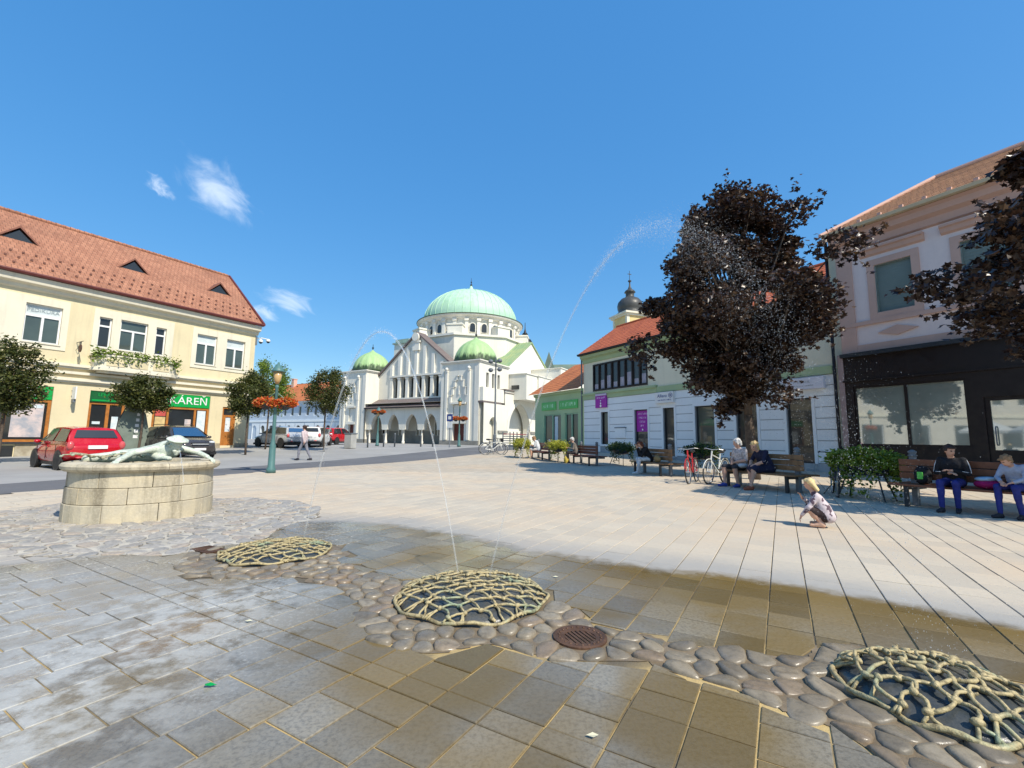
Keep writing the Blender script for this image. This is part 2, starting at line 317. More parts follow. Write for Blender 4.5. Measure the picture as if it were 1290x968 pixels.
# ================================================================== GROUND
STRIPW = .268
def paving_mat(name, mode):
    """mode: 'obj' tiles that are objects, 'att' joined tiles, 'sheet' plain sheet with joints drawn by material"""
    m, nt, bs, out = nodes_of(name)
    geo = N(nt, 'ShaderNodeNewGeometry'); pos = geo.outputs['Position']
    sp = N(nt, 'ShaderNodeSeparateXYZ'); L(nt, pos, sp.inputs[0]); X, Y = sp.outputs[0], sp.outputs[1]
    # shoreline of the wet area, Y as a function of X
    fc = N(nt, 'ShaderNodeFloatCurve'); cv = fc.mapping.curves[0]
    pts = [(-8, 3.6), (-5.6, 4.7), (-4.0, 5.6), (-3.3, 7.3), (-1.8, 7.3), (-.6, 6.5), (.55, 5.6), (2.2, 4.85), (3.84, 3.6), (6, 2.6), (8, 2.2)]
    while len(cv.points) < len(pts): cv.points.new(.5, .5)
    for p, (x, y) in zip(cv.points, pts): p.location = ((x + 8) / 16, y / 10)
    fc.mapping.update(); fc.inputs['Factor'].default_value = 1
    L(nt, maprange(nt, X, -8, 8, 0, 1, False), fc.inputs['Value'])
    d = mth(nt, 'SUBTRACT', mth(nt, 'MULTIPLY', fc.outputs[0], 10.), Y)
    n1 = noise(nt, pos, 1.1, 4, .5); n2 = noise(nt, pos, 7, 4, .6)
    d = mth(nt, 'ADD', d, mth(nt, 'MULTIPLY', mth(nt, 'SUBTRACT', n1, .5), .55)); d = mth(nt, 'ADD', d, mth(nt, 'MULTIPLY', mth(nt, 'SUBTRACT', n2, .5), .40))
    damp = maprange(nt, d, -.55, .5); wet = maprange(nt, d, .40, .74)
    # dry colour, tile by tile
    if mode == 'obj': rnd = N(nt, 'ShaderNodeObjectInfo').outputs['Random']
    elif mode == 'att': rnd = N(nt, 'ShaderNodeAttribute', attribute_name='tv').outputs['Fac']
    else: rnd = noise(nt, pos, .9, 2)
    dry = mixc(nt, rnd, (.455, .405, .325), (.55, .475, .365))
    dry = mixc(nt, maprange(nt, noise(nt, pos, .35, 4, .6), .38, .7, 0, .55), dry, (.60, .44, .28))
    dry = mixc(nt, maprange(nt, noise(nt, pos, 22, 4, .7), .45, .75, 0, .35), dry, (.36, .33, .29))
    grey = mixc(nt, rnd, (.175, .158, .125), (.30, .268, .205))
    grey = mixc(nt, maprange(nt, noise(nt, pos, 45, 3, .7), .4, .7, 0, .5), grey, (.075, .068, .055))
    dampc = mixc(nt, .75, dry, (.30, .295, .28))
    olive = mixc(nt, rnd, (.12, .078, .018), (.20, .13, .034))
    # algae film: strongest along the shore on the right and near the drains
    al = maprange(nt, noise(nt, pos, .8, 4, .55, .4), .38, .62)
    near_shore = maprange(nt, d, .5, 2.6, 1, 0); right = maprange(nt, X, -.6, 1.2, .12, 1)
    alg = mth(nt, 'MULTIPLY', mth(nt, 'MAXIMUM', mth(nt, 'MULTIPLY', near_shore, right), mth(nt, 'MULTIPLY', al, .78)), .92)
    def blot(cx, cy, r0, w):
        v = N(nt, 'ShaderNodeVectorMath', operation='DISTANCE'); cb = N(nt, 'ShaderNodeCombineXYZ'); L(nt, X, cb.inputs[0]); L(nt, Y, cb.inputs[1]); L(nt, cb.outputs[0], v.inputs[0]); v.inputs[1].default_value = (cx, cy, 0)
        return mth(nt, 'MULTIPLY', maprange(nt, mth(nt, 'ADD', v.outputs['Value'], mth(nt, 'MULTIPLY', mth(nt, 'SUBTRACT', n1, .5), 1.1)), r0 * .55, r0 * 1.15, 1, 0), w)
    for args in ((-2.85, 4.1, .8, .85), (-.45, 2.75, .75, .75), (.9, 2.2, .5, .7)): alg = mth(nt, 'MAXIMUM', alg, blot(*args))
    wetc = mixc(nt, alg, grey, olive); wetc = mixc(nt, blot(-2.15, 3.05, .3, .55), wetc, (.21, .125, .045))
    # paler grey through a noise mask on the left foreground
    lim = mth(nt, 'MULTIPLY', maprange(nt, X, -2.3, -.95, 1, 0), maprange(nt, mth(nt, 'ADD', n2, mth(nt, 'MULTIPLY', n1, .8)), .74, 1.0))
    pale_mask = mth(nt, 'MULTIPLY', lim, maprange(nt, Y, 3.6, 4.6, 1, 0))
    wetc = mixc(nt, mth(nt, 'MULTIPLY', pale_mask, .8), wetc, (.50, .50, .47))
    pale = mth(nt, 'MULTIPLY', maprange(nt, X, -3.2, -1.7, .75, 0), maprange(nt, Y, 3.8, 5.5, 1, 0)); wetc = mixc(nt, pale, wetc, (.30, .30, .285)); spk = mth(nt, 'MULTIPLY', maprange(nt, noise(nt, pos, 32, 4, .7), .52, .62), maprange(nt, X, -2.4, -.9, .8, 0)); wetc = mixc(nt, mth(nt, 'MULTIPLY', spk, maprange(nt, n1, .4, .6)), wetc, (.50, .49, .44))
    c = mixc(nt, damp, dry, dampc); c = mixc(nt, wet, c, wetc)
    pool = maprange(nt, noise(nt, pos, .9, 3, .5), .42, .58)
    rw = maprange(nt, pool, 0, 1, .30, .05, False); rw = mth(nt, 'ADD', rw, mth(nt, 'MULTIPLY', pale_mask, .4))
    rough = mth(nt, 'ADD', mth(nt, 'MULTIPLY', wet, mth(nt, 'SUBTRACT', rw, .82)), .82)
    h = noise(nt, pos, 90, 4, .65)
    if mode == 'sheet':
        rot = N(nt, 'ShaderNodeMapping'); L(nt, pos, rot.inputs[0]); rot.inputs['Rotation'].default_value = (0, 0, -(math.pi / 2 - TH))
        br = N(nt, 'ShaderNodeTexBrick'); L(nt, rot.outputs[0], br.inputs['Vector']); br.inputs['Scale'].default_value = 1; br.inputs['Brick Width'].default_value = .36; br.inputs['Row Height'].default_value = STRIPW
        br.inputs['Mortar Size'].default_value = .008; br.inputs['Color1'].default_value = (1, 1, 1, 1); br.inputs['Color2'].default_value = (.86, .86, .86, 1); br.inputs['Mortar'].default_value = (.5, .48, .44, 1)
        c = mixc(nt, 1., c, br.outputs['Color'], 'MULTIPLY')
    L(nt, c, bs.inputs['Base Color']); L(nt, rough, bs.inputs['Roughness']); L(nt, mth(nt, 'SUBTRACT', .5, mth(nt, 'MULTIPLY', mth(nt, 'MULTIPLY', alg, wet), .36)), bs.inputs['Specular IOR Level'])
    rip = noise(nt, pos, 14, 3, .6)
    hh = mth(nt, 'ADD', mth(nt, 'MULTIPLY', h, maprange(nt, wet, 0, 1, 1., .35, False)), mth(nt, 'MULTIPLY', rip, 1.4))
    bump(nt, bs, hh, .26, .008)
    MATS[name] = m; return m
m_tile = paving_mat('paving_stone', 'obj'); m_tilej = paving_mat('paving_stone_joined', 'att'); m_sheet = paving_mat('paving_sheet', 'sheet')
m_grout, nt, bs, out = nodes_of('joint_mortar'); gpos = N(nt, 'ShaderNodeNewGeometry').outputs['Position']; sp = N(nt, 'ShaderNodeSeparateXYZ'); L(nt, gpos, sp.inputs[0])
gf = mth(nt, 'MULTIPLY', maprange(nt, noise(nt, gpos, 1.3, 4), .38, .6), maprange(nt, sp.outputs[1], 3.0, 4.2, 1, .12)); L(nt, mixc(nt, gf, (.115, .095, .065), (.50, .36, .15)), bs.inputs['Base Color']); bs.inputs['Roughness'].default_value = .8; bump(nt, bs, noise(nt, gpos, 60, 4), .5, .01)
m_bed = mat('mortar_bed', (.24, .185, .12), .55, .3, 4, .5, 40, col2=(.14, .10, .055))
m_bedA = mat('pale_mortar', (.56, .51, .42), .8, .25, 3, .4, 40)
m_asph = mat('asphalt', (.15, .15, .155), .9, .15, .4, .3, 90)
m_setts = mat('grey_setts', (.36, .35, .33), .9, .15, .25, .3, 30)

def sheet(name, polys, mt, lift, step=2.0):
    """a sheet cut to a polygon in XY (fan of a grid), following the ground"""
    mb = MB()
    xs = [p[0] for p in polys]; ys = [p[1] for p in polys]
    bm = bmesh.new(); f = bm.faces.new([bm.verts.new((x, y, 0)) for x, y in polys])
    y = math.floor(min(ys))
    while y < max(ys):
        y += step; bmesh.ops.bisect_plane(bm, geom=bm.verts[:] + bm.edges[:] + bm.faces[:], plane_co=(0, y, 0), plane_no=(0, 1, 0))
    for v in bm.verts: v.co.z = gz(v.co.x, v.co.y) + lift
    bmesh.ops.recalc_face_normals(bm, faces=bm.faces)
    if sum(f.normal.z for f in bm.faces) < 0: bmesh.ops.reverse_faces(bm, faces=bm.faces)
    me = bpy.data.meshes.new(name); bm.to_mesh(me); bm.free(); me.materials.append(mt)
    o = bpy.data.objects.new(name, me); COL.objects.link(o); o['kind'] = 'structure'; return o
# the great ground sheet
gx = [-900, -400, -200, -120] + list(range(-80, 81, 8)) + [120, 200, 400, 900]; gy = [-300, -100, -40, -10, 0, 10, 18] + list(np.arange(20, 40, 1.5)) + [40, 50, 60, 80, 100, 140, 200, 400, 900]
mb = MB(); mb.v = [(x, y, gz(x, y) - .045) for y in gy for x in gx]; nx = len(gx)
mb.f = [(j * nx + i, j * nx + i + 1, (j + 1) * nx + i + 1, (j + 1) * nx + i) for j in range(len(gy) - 1) for i in range(nx - 1)]
ground = mb.build('ground', m_setts, kind='structure')
sheet('street_pavement', [(-60, 4), (-40, -8), (-10.6, 3), (-12.4, 11.1), (-9.7, 21.2), (-3.0, 36.0), (4, 45), (4, 90), (-60, 120)], m_setts, -.012)
sheet('road', [(-14, 3.5), (-12, 1.5), (-10.4, 9.2), (-8.1, 17.6), (-2.2, 28.2), (3.0, 36), (5, 44), (1, 44), (-3.0, 36.0), (-9.7, 21.2), (-12.4, 11.1)], m_asph, -.006)
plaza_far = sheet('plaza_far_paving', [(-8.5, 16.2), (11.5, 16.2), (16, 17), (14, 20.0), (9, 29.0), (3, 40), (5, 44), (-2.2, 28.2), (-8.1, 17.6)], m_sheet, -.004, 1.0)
sheet('pavement_beside_shops', [(13.0, 6.0), (18.6, 7.6), (13.3, 18.55), (9.7, 16.4)], mat('pale_pavement', (.50, .46, .40), .9, .15, .6, .2, 50), -.002, 1.0)

# ---- regions of cobbles: signed distances
STREAM = [((-3.0, 4.95), .30), ((-2.45, 4.85), .74), ((-1.75, 4.45), .26), ((-1.15, 3.92), .22), ((-.36, 3.60), .77), ((.4, 3.1), .31), ((.9, 2.84), .19), ((1.35, 2.60), .26), ((2.05, 2.34), .62), ((2.7, 2.0), .55), ((3.4, 1.5), .4)]
NETS = [((-2.5, 5.06), .56), ((-.3, 3.76), .60), ((2.14, 2.43), .40)]
def sd_stream(x, y):
    best = 9.
    for (a, ra), (b, rb) in zip(STREAM[:-1], STREAM[1:]):
        dx, dy = b[0] - a[0], b[1] - a[1]; t = ((x - a[0]) * dx + (y - a[1]) * dy) / (dx * dx + dy * dy); t = min(1, max(0, t))
        best = min(best, math.hypot(x - a[0] - t * dx, y - a[1] - t * dy) - (ra + (rb - ra) * t))
    return best + .05 * math.sin(7 * x + 3 * y) + .03 * math.sin(13 * y - 5 * x)
RA = [(-6.4, 4.9), (-5.2, 4.72), (-3.79, 4.85), (-3.35, 5.05), (-3.0, 5.6), (-3.1, 6.3), (-3.0, 7.1), (-3.3, 8.1), (-4.2, 8.95), (-5.3, 9.3), (-6.9, 9.1), (-8.0, 8.2), (-8.1, 6.9), (-7.5, 5.8)]
def sd_apron(x, y):
    ins = False; best = 9.
    for i in range(len(RA)):
        a, b = RA[i], RA[(i + 1) % len(RA)]
        if (a[1] > y) != (b[1] > y) and x < (b[0] - a[0]) * (y - a[1]) / (b[1] - a[1]) + a[0]: ins = not ins
        dx, dy = b[0] - a[0], b[1] - a[1]; t = min(1, max(0, ((x - a[0]) * dx + (y - a[1]) * dy) / (dx * dx + dy * dy))); best = min(best, math.hypot(x - a[0] - t * dx, y - a[1] - t * dy))
    return (-best if ins else best) + .04 * math.sin(6 * x + 4 * y)
def sd_all(x, y): return min(sd_stream(x, y), sd_apron(x, y))
def grad(f, x, y, e=.01):
    g = Vector(((f(x + e, y) - f(x - e, y)) / (2 * e), (f(x, y + e) - f(x, y - e)) / (2 * e)))
    return g.normalized() if g.length > 1e-6 else Vector((1, 0))
def bed(name, f, bbox, z, mt, step=.06):
    mb = MB(); idx = {}
    def vid(i, j):
        if (i, j) not in idx:
            x, y = bbox[0] + i * step, bbox[1] + j * step; s = f(x, y)
            if s > -.02: g = grad(f, x, y); x -= g.x * (s + .0); y -= g.y * s
            idx[i, j] = len(mb.v); mb.v.append((x, y, z + .0015 * math.sin(9 * x) * math.sin(8 * y)))
        return idx[i, j]
    for i in range(int((bbox[2] - bbox[0]) / step)):
        for j in range(int((bbox[3] - bbox[1]) / step)):
            if f(bbox[0] + (i + .5) * step, bbox[1] + (j + .5) * step) < 0: mb.f.append((vid(i, j), vid(i + 1, j), vid(i + 1, j + 1), vid(i, j + 1)))
    return mb.build(name, mt, kind='structure')
stream_bed = bed('stream_bed', sd_stream, (-3.7, .9, 4.1, 6.2), -.0045, m_bed)
apron_bed = bed('fountain_apron', sd_apron, (-8.4, 4.5, -2.8, 9.6), -.0045, m_bedA, .1)
def clip_half(poly, p, n):
    """keep the side where (q-p).n <= 0"""
    outp = []
    for i in range(len(poly)):
        a, b = poly[i], poly[(i + 1) % len(poly)]; da, db = (a - p).dot(n), (b - p).dot(n)
        if da <= 0: outp.append(a)
        if (da < 0) != (db < 0) and abs(da - db) > 1e-9: outp.append(a + (b - a) * (da / (da - db)))
    return outp
# ---- paving slabs
def in_frame(x, y, m=200):
    q = cam.matrix_world.inverted() @ Vector((x, y, 0))
    if q.z > -.3: return False
    px = PCX + FPX * q.x / -q.z; py = PCY - FPX * q.y / -q.z
    return -m < px < 1290 + m and py < 968 + m * 2
LENS = [.20, .27, .34, .42]
def tile_shape(poly, top=0., skirt=.042, bev=.004):
    """poly: list of 2D points ccw -> verts, faces of a slab with an eased edge"""
    n = len(poly); c = sum(poly, Vector((0, 0))) / n
    ins = [p + (c - p).normalized() * bev * 1.4 for p in poly]
    vs = [(p.x, p.y, top) for p in ins] + [(p.x, p.y, top - bev) for p in poly] + [(p.x, p.y, top - skirt) for p in poly]
    fs = [tuple(range(n))] + [(n + i, n + (i + 1) % n, (i + 1) % n, i) for i in range(n)] + [(2 * n + i, 2 * n + (i + 1) % n, n + (i + 1) % n, n + i) for i in range(n)]
    return vs, fs
cells = []
U2, V2 = Vector((U.x, U.y)), Vector((V.x, V.y)); GAP = .0042
for k in range(-48, 62):
    v0 = .15 + k * STRIPW; rr = random.Random(k * 31 + 5)
    u = 1.93
    seq = [(1.79, .14)]
    while u < 22: l = rr.choice(LENS[1:] if u > 2.5 else LENS); seq.append((u, l)); u += l
    u = 1.79
    while u > -4: l = rr.choice(LENS); u -= l; seq.append((u, l))
    for (u, l) in seq:
        c = U2 * (u + l / 2) + V2 * (v0 + STRIPW / 2)
        if c.y < .3 or c.y > 16.6 or c.x > 12.5: continue
        if (c.x + 10.35) * 8.3 - (c.y - 9.2) * 2.25 < 0 and c.y > 3: continue      # left of the road edge
        if c.x < -10.3: continue
        if not in_frame(c.x, c.y): continue
        cells.append((c, l, rr.random()))
lib = {}
def tile_mesh(l):
    if l not in lib:
        a, b = l / 2 - GAP, STRIPW / 2 - GAP
        p = [U2 * x + V2 * y for x, y in ((-a, -b), (-a, b), (a, b), (a, -b))]
        if (p[1] - p[0]).cross(p[2] - p[1]) < 0: p.reverse()
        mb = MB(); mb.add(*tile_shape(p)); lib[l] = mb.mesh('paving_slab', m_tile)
    return lib[l]
paving = MB(); 
plaza = sheet('plaza_paving', [(-10.3, 1.0), (-3, .2), (6, .2), (13, 5), (10.6, 16.5), (-8.4, 16.5), (-10.3, 9.2)], m_grout, -.0085, 3.0)
cells.sort(key=lambda t: t[0].length + (0 if t[0].y > 0 else 99))
nobj = 0; J = MB(); tv = []
for c, l, rnd in cells:
    s = sd_all(c.x, c.y); reach = math.hypot(l, STRIPW) / 2
    if s < -reach * .75: continue
    a, b = l / 2 - GAP, STRIPW / 2 - GAP
    poly = [c + U2 * x + V2 * y for x, y in ((-a, -b), (-a, b), (a, b), (a, -b))]
    if (poly[1] - poly[0]).cross(poly[2] - poly[1]) < 0: poly.reverse()
    clipped = False
    if s < reach:
        g = grad(sd_all, c.x, c.y); e = c - g * s
        q = clip_half(poly, e, -g)
        if len(q) < 3: continue
        ar = abs(sum(q[i].cross(q[(i + 1) % len(q)]) for i in range(len(q)))) / 2
        if ar < .006: continue
        clipped = len(q) != 4 or any((x - y).length > 1e-5 for x, y in zip(q, poly)); poly = q
    dz = (rnd - .5) * .004
    if nobj < 299:
        if clipped:
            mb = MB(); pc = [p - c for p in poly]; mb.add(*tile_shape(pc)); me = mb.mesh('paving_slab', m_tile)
        else: me = tile_mesh(l)
        o = bpy.data.objects.new('paving_slab', me); COL.objects.link(o); o.parent = plaza; o.location = (c.x, c.y, dz)
        o.rotation_euler = ((rnd - .5) * .008, ((rnd * 7) % 1 - .5) * .008, 0); nobj += 1
    else:
        vs, fs = tile_shape(poly, dz + gz(c.x, c.y), .03); J.add(vs, fs); tv += [rnd] * len(vs)
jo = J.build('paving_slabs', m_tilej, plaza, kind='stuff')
at = jo.data.attributes.new('tv', 'FLOAT', 'POINT'); at.data.foreach_set('value', tv)

# ---- cobbles
def stone_mat(name, c1, c2, rough, c3):
    m, nt, bs, out = nodes_of(name)
    oi = N(nt, 'ShaderNodeObjectInfo').outputs['Random']; geo = N(nt, 'ShaderNodeNewGeometry').outputs['Position']
    c = mixc(nt, oi, c1, c2); r2 = mth(nt, 'FRACT', mth(nt, 'MULTIPLY', oi, 7.31)); c = mixc(nt, maprange(nt, r2, .6, 1, 0, .8), c, c3)
    c = mixc(nt, maprange(nt, noise(nt, geo, 18, 5, .65), .4, .75, 0, .6), c, tuple(x * .45 for x in c1))
    L(nt, c, bs.inputs['Base Color']); L(nt, maprange(nt, noise(nt, geo, 9, 3), .35, .65, rough - .1, rough + .2), bs.inputs['Roughness']); bump(nt, bs, noise(nt, geo, 60, 4), .3, .006)
    MATS[name] = m; return m
m_cob = stone_mat('wet_cobble', (.165, .138, .10), (.30, .25, .175), .36, (.25, .18, .115))
m_flag = stone_mat('apron_stone', (.29, .275, .25), (.41, .375, .325), .6, (.42, .34, .26))
def scatter(f, bbox, sp, n, holes):
    P = []; r = random.Random(int(sp * 1e4)); cell = {}
    for _ in range(n):
        x, y = r.uniform(bbox[0], bbox[2]), r.uniform(bbox[1], bbox[3])
        if f(x, y) > -sp * .33 or any(math.hypot(x - h[0][0], y - h[0][1]) < h[1] + sp * .3 for h in holes): continue
        i, j = int(x // sp), int(y // sp)
        if any((x - q[0]) ** 2 + (y - q[1]) ** 2 < sp * sp for a in (-1, 0, 1) for b in (-1, 0, 1) for q in cell.get((i + a, j + b), ())): continue
        cell.setdefault((i, j), []).append((x, y)); P.append(Vector((x, y)))
    return P
def chaikin(p):
    q = []
    for i in range(len(p)): a, b = p[i], p[(i + 1) % len(p)]; q += [a * .75 + b * .25, a * .25 + b * .75]
    return q
def cobbles(name, P, f, sp, holes, parent, mt, z0, hgt, flat, gap, stretch=None):
    cnt = 0; lim = sorted(P, key=lambda p: p.length); out = []
    for p in lim:
        poly = [p + Vector((sx, sy)) * sp * 1.15 for sx, sy in ((-1, -1), (1, -1), (1, 1), (-1, 1))]
        for q in P:
            if q is not p and (q - p).length < sp * 2.4: n = (q - p); poly = clip_half(poly, (p + q) / 2, n.normalized())
        s = f(p.x, p.y)
        if s > -sp * 1.6: g = grad(f, p.x, p.y); poly = clip_half(poly, p - g * (s + .004), g)
        for (hc, hr) in holes:
            dv = Vector(hc) - p
            if dv.length < hr + sp * 1.6: n = dv.normalized(); poly = clip_half(poly, Vector(hc) - n * (hr - .01), n)
        if len(poly) < 3: continue
        c = sum(poly, Vector((0, 0))) / len(poly)
        poly = [c + (q - c) * max(.3, 1 - gap / max(.02, (q - c).length)) for q in poly]
        poly = chaikin(chaikin(poly) if len(poly) < 6 else poly)
        if len(poly) > 12: poly = poly[::2] if len(poly) > 16 else poly
        n = len(poly); rel = [q - c for q in poly]; h = hgt * random.uniform(.6, 1.3); tx, ty = random.uniform(-.1, .1), random.uniform(-.1, .1)
        vs = []
        for sc, zz in ((1, -.02), (.98, .45 * h), (.86, .86 * h if not flat else .96 * h), (.5, h)):
            vs += [(q.x * sc, q.y * sc, zz + (q.x * tx + q.y * ty) * (0 if sc == 1 else 1)) for q in rel]
        fs = [(k * n + i, k * n + (i + 1) % n, (k + 1) * n + (i + 1) % n, (k + 1) * n + i) for k in range(3) for i in range(n)] + [tuple(3 * n + i for i in range(n))]
        mb = MB().add(vs, fs); out.append((mb, c))
    rest = MB()
    for i, (mb, c) in enumerate(out):
        if i < 299:
            o = bpy.data.objects.new(name, mb.mesh(name, mt, not flat)); COL.objects.link(o); o.parent = parent; o.location = (c.x, c.y, z0)
        else: rest.add([(x + c.x, y + c.y, z + z0) for x, y, z in mb.v], mb.f)
    if rest.v: rest.build(name + 's', mt, parent, kind='stuff')
    return len(out)
BASIN_C, BASIN_R = (-5.82, 7.36), .93
Ps = scatter(sd_stream, (-3.7, 1.0, 3.6, 6.2), .112, 60000, NETS + [((.45, 3.05), .19)])
print('stream stones', cobbles('cobblestone', Ps, sd_stream, .112, NETS + [((.45, 3.05), .19)], stream_bed, m_cob, -.010, .023, False, .0045))
Pa = scatter(sd_apron, (-8.3, 4.5, -2.8, 9.5), .175, 40000, [(BASIN_C, BASIN_R + .02)])
Pa = [p for p in Pa if not (p - Vector(BASIN_C)).length < BASIN_R]
print('apron stones', cobbles('apron_stone', Pa, sd_apron, .175, [(BASIN_C, BASIN_R)], apron_bed, m_flag, -.0045, .012, True, .020))
# ---- rope nets in bronze over the water outlets
def bronze(name, a, b, c3, rough=.62, metal=.12):
    m, nt, bs, out = nodes_of(name); tc = N(nt, 'ShaderNodeNewGeometry').outputs['Position']
    c = mixc(nt, maprange(nt, noise(nt, tc, 4, 5, .6), .5, .68), a, b); c = mixc(nt, maprange(nt, noise(nt, tc, 30, 4, .6), .45, .7, 0, .7), c, c3)
    L(nt, c, bs.inputs['Base Color']); bs.inputs['Metallic'].default_value = metal; L(nt, maprange(nt, noise(nt, tc, 12, 3), .3, .7, rough - .15, rough + .2), bs.inputs['Roughness']); bump(nt, bs, noise(nt, tc, 90, 3), .8, .006)
    MATS[name] = m; return m
m_rope = bronze('bronze_rope', (.45, .365, .19), (.28, .34, .22), (.09, .065, .03))
m_statue = bronze('pale_patina_bronze', (.56, .60, .50), (.70, .70, .60), (.30, .38, .30), .6, .05)
m_netbase = mat('dark_wet_plate', (.035, .045, .05), .3, .4, 5, .3, 40, col2=(.12, .115, .10))
def rope_net(c, r, label, seed, ragged=0., rot=0., hd=.13, cell=.17, rr=.0085):
    rg = random.Random(seed)
    root = empty('rope_net', (c[0], c[1], 0), rot, label, 'net', 'bronze rope nets over the fountain outlets')
    def zp(q): return hd * max(0, 1 - q * q) ** .75 + .004
    def zt(x, y): return zp(math.hypot(x, y) / r) + rr * 1.1 + .004
    MB().lathe([(r * .97, -.03)] + [(r * q, zp(q)) for q in (.96, .9, .8, .65, .5, .35, .2, .05)], 32).build('outlet_plate', m_netbase, root, smooth=True)
    mb = MB(); kn = {}; nI = int(r / cell * 2) + 2
    for i in range(-nI, nI + 1):
        for j in range(-nI * 2, nI * 2 + 1):
            x = (i + .5 * (j % 2)) * cell * 1.15 + rg.uniform(-.03, .03); y = j * cell * .40 + rg.uniform(-.018, .018)
            if math.hypot(x, y) < r * (.97 + ragged * rg.uniform(-.10, .06)): kn[i, j] = Vector((x, y, zt(x, y) + rg.uniform(-.008, .014)))
    knots = MB()
    for (i, j), p in kn.items():
        nb = [(i - (0 if j % 2 else 1), j + 1), (i + (1 if j % 2 else 0), j + 1), (i - (0 if j % 2 else 1), j - 1), (i + (1 if j % 2 else 0), j - 1)]
        if sum(q in kn for q in nb) < 4:          # tie the outer knots to the edge rope
            for k in range(2):
                a = math.atan2(p.y, p.x) + rg.uniform(-.16, .16); e = Vector((r * math.cos(a), r * math.sin(a), .022)); pts = [p.lerp(e, t) for t in (0, .35, .7, 1)]
                for w in pts[1:3]: w.z = zt(w.x, w.y) + .006; w.x += rg.uniform(-.012, .012)
                mb.tube(pts, rr * .95, 6)
        for q in ((i - (0 if j % 2 else 1), j + 1), (i + (1 if j % 2 else 0), j + 1)):
            if q in kn:
                e = kn[q]; d = e - p; pts = []
                s = Vector((-d.y, d.x, 0)).normalized() * rg.uniform(-.03 - .05 * ragged, .03 + .05 * ragged)
                for t in (0, .25, .5, .75, 1):
                    w = p + d * t + s * math.sin(math.pi * t); w.z = max(w.z, zt(w.x, w.y)) + .010 * math.sin(math.pi * t) + rg.uniform(0, .004); pts.append(w)
                if rg.random() < .03 + .06 * ragged: continue
                mb.tube(pts, [rr * rg.uniform(.85, 1.15) for _ in pts], 6)
        M = Matrix.Rotation(rg.uniform(0, 3), 3, 'Z'); knots.ell(p + Vector((0, 0, .006)), (rr * 3.0, rr * 2.0, rr * 1.9), 7, 5, M)
        if rg.random() < .4: a = rg.uniform(0, 6.28); knots.tube([p, p + Vector((math.cos(a) * .03, math.sin(a) * .03, .02))], [rr * .9, rr * .6], 5)
    mb.build('rope_mesh', m_rope, root, smooth=True); knots.build('knots', m_rope, root, smooth=True, kind='stuff')
    rim = []; ph = rg.uniform(0, 6)
    for k in range(60):
        a = 2 * math.pi * k / 60; q = r * (1.0 + .03 * math.sin(5 * a + ph) + .02 * math.sin(11 * a)); rim.append((q * math.cos(a), q * math.sin(a), .020 + .010 * math.sin(9 * a + ph) + rg.uniform(-.004, .004)))
    MB().tube(rim, rr * 1.5, 7, closed=True).build('edge_rope', m_rope, root, smooth=True)
    return root
rope_net(NETS[0][0], .54, 'bronze rope net nearest the stone basin, on a ring of cobbles', 3, rot=.3, hd=.06)
rope_net(NETS[1][0], .58, 'domed bronze rope net in the middle of the wet paving, beside the round drain', 5, rot=-.2, hd=.085)
rope_net(NETS[2][0], .42, 'loose bronze rope net at the lower right, over big wet pebbles', 9, ragged=.55, rot=.8, hd=.11, cell=.155, rr=.0095)
# ---- round drain and slot grate
m_rust = mat('rusty_cast_iron', (.16, .085, .05), .6, .35, 8, .5, 60, metal=.3)
dr = empty('drain_cover', (.45, 3.05, -.004), .4, 'round rusty slotted drain cover among the cobbles', 'drain cover')
MB().lathe([(.17, -.02), (.17, .012), (.155, .016), (.10, .008), (.095, -.02)], 32, caps=False).build('ring', m_rust, dr)
for i in range(-3, 4):
    hw = math.sqrt(.1 ** 2 - (i * .028) ** 2); MB().box(i * .028 - .008, i * .028 + .008, -hw, hw, -.015, .007).build('bar', m_rust, dr)
MB().lathe([(.165, -.03), (.164, -.025)], 24).build('sump', m_black, dr)
st = MB()
for k in range(22): a = 2 * math.pi * k / 22; st.ell((.132 * math.cos(a), .132 * math.sin(a), .014), (.009, .009, .005), 6, 4)
st.build('studs', m_rust, dr, kind='stuff')
gr = empty('slot_grate', (*GP(262, 694)[:2], .006), R(-30), 'small rectangular slotted grate between the basin and the first net', 'grate')
MB().box(-.17, .17, -.1, -.085, -.01, .012).box(-.17, .17, .085, .1, -.01, .012).box(-.17, -.155, -.085, .085, -.01, .012).box(.155, .17, -.085, .085, -.01, .012).build('frame', m_rust, gr)
for i in range(7): x = -.13 + i * .043; MB().box(x - .012, x + .012, -.085, .085, -.008, .009).build('bar', m_rust, gr)
MB().box(-.16, .16, -.09, .09, -.03, -.02).build('sump', m_black, gr)
# ---- stone basin
m_bstone = None
m, nt, bs, out = nodes_of('basin_stone'); tc = N(nt, 'ShaderNodeTexCoord').outputs['Object']
c = mixc(nt, maprange(nt, noise(nt, tc, 2.2, 6, .65), .35, .7), (.56, .47, .31), (.42, .37, .28))
mp = N(nt, 'ShaderNodeMapping'); L(nt, tc, mp.inputs[0]); mp.inputs['Scale'].default_value = (3.5, 3.5, .5)
c = mixc(nt, maprange(nt, noise(nt, mp.outputs[0], 1.2, 6, .65), .42, .66, 0, .85), c, (.20, .165, .11)); c = mixc(nt, maprange(nt, noise(nt, tc, 30, 4, .7), .45, .7, 0, .4), c, (.66, .58, .42))
oi = N(nt, 'ShaderNodeObjectInfo').outputs['Random']; c = mixc(nt, maprange(nt, oi, 0, 1, 0, .35, False), c, (.60, .55, .42))
L(nt, c, bs.inputs['Base Color']); bs.inputs['Roughness'].default_value = .8; bump(nt, bs, noise(nt, tc, 35, 5, .65), .45, .012); m_bstone = m; MATS['basin_stone'] = m
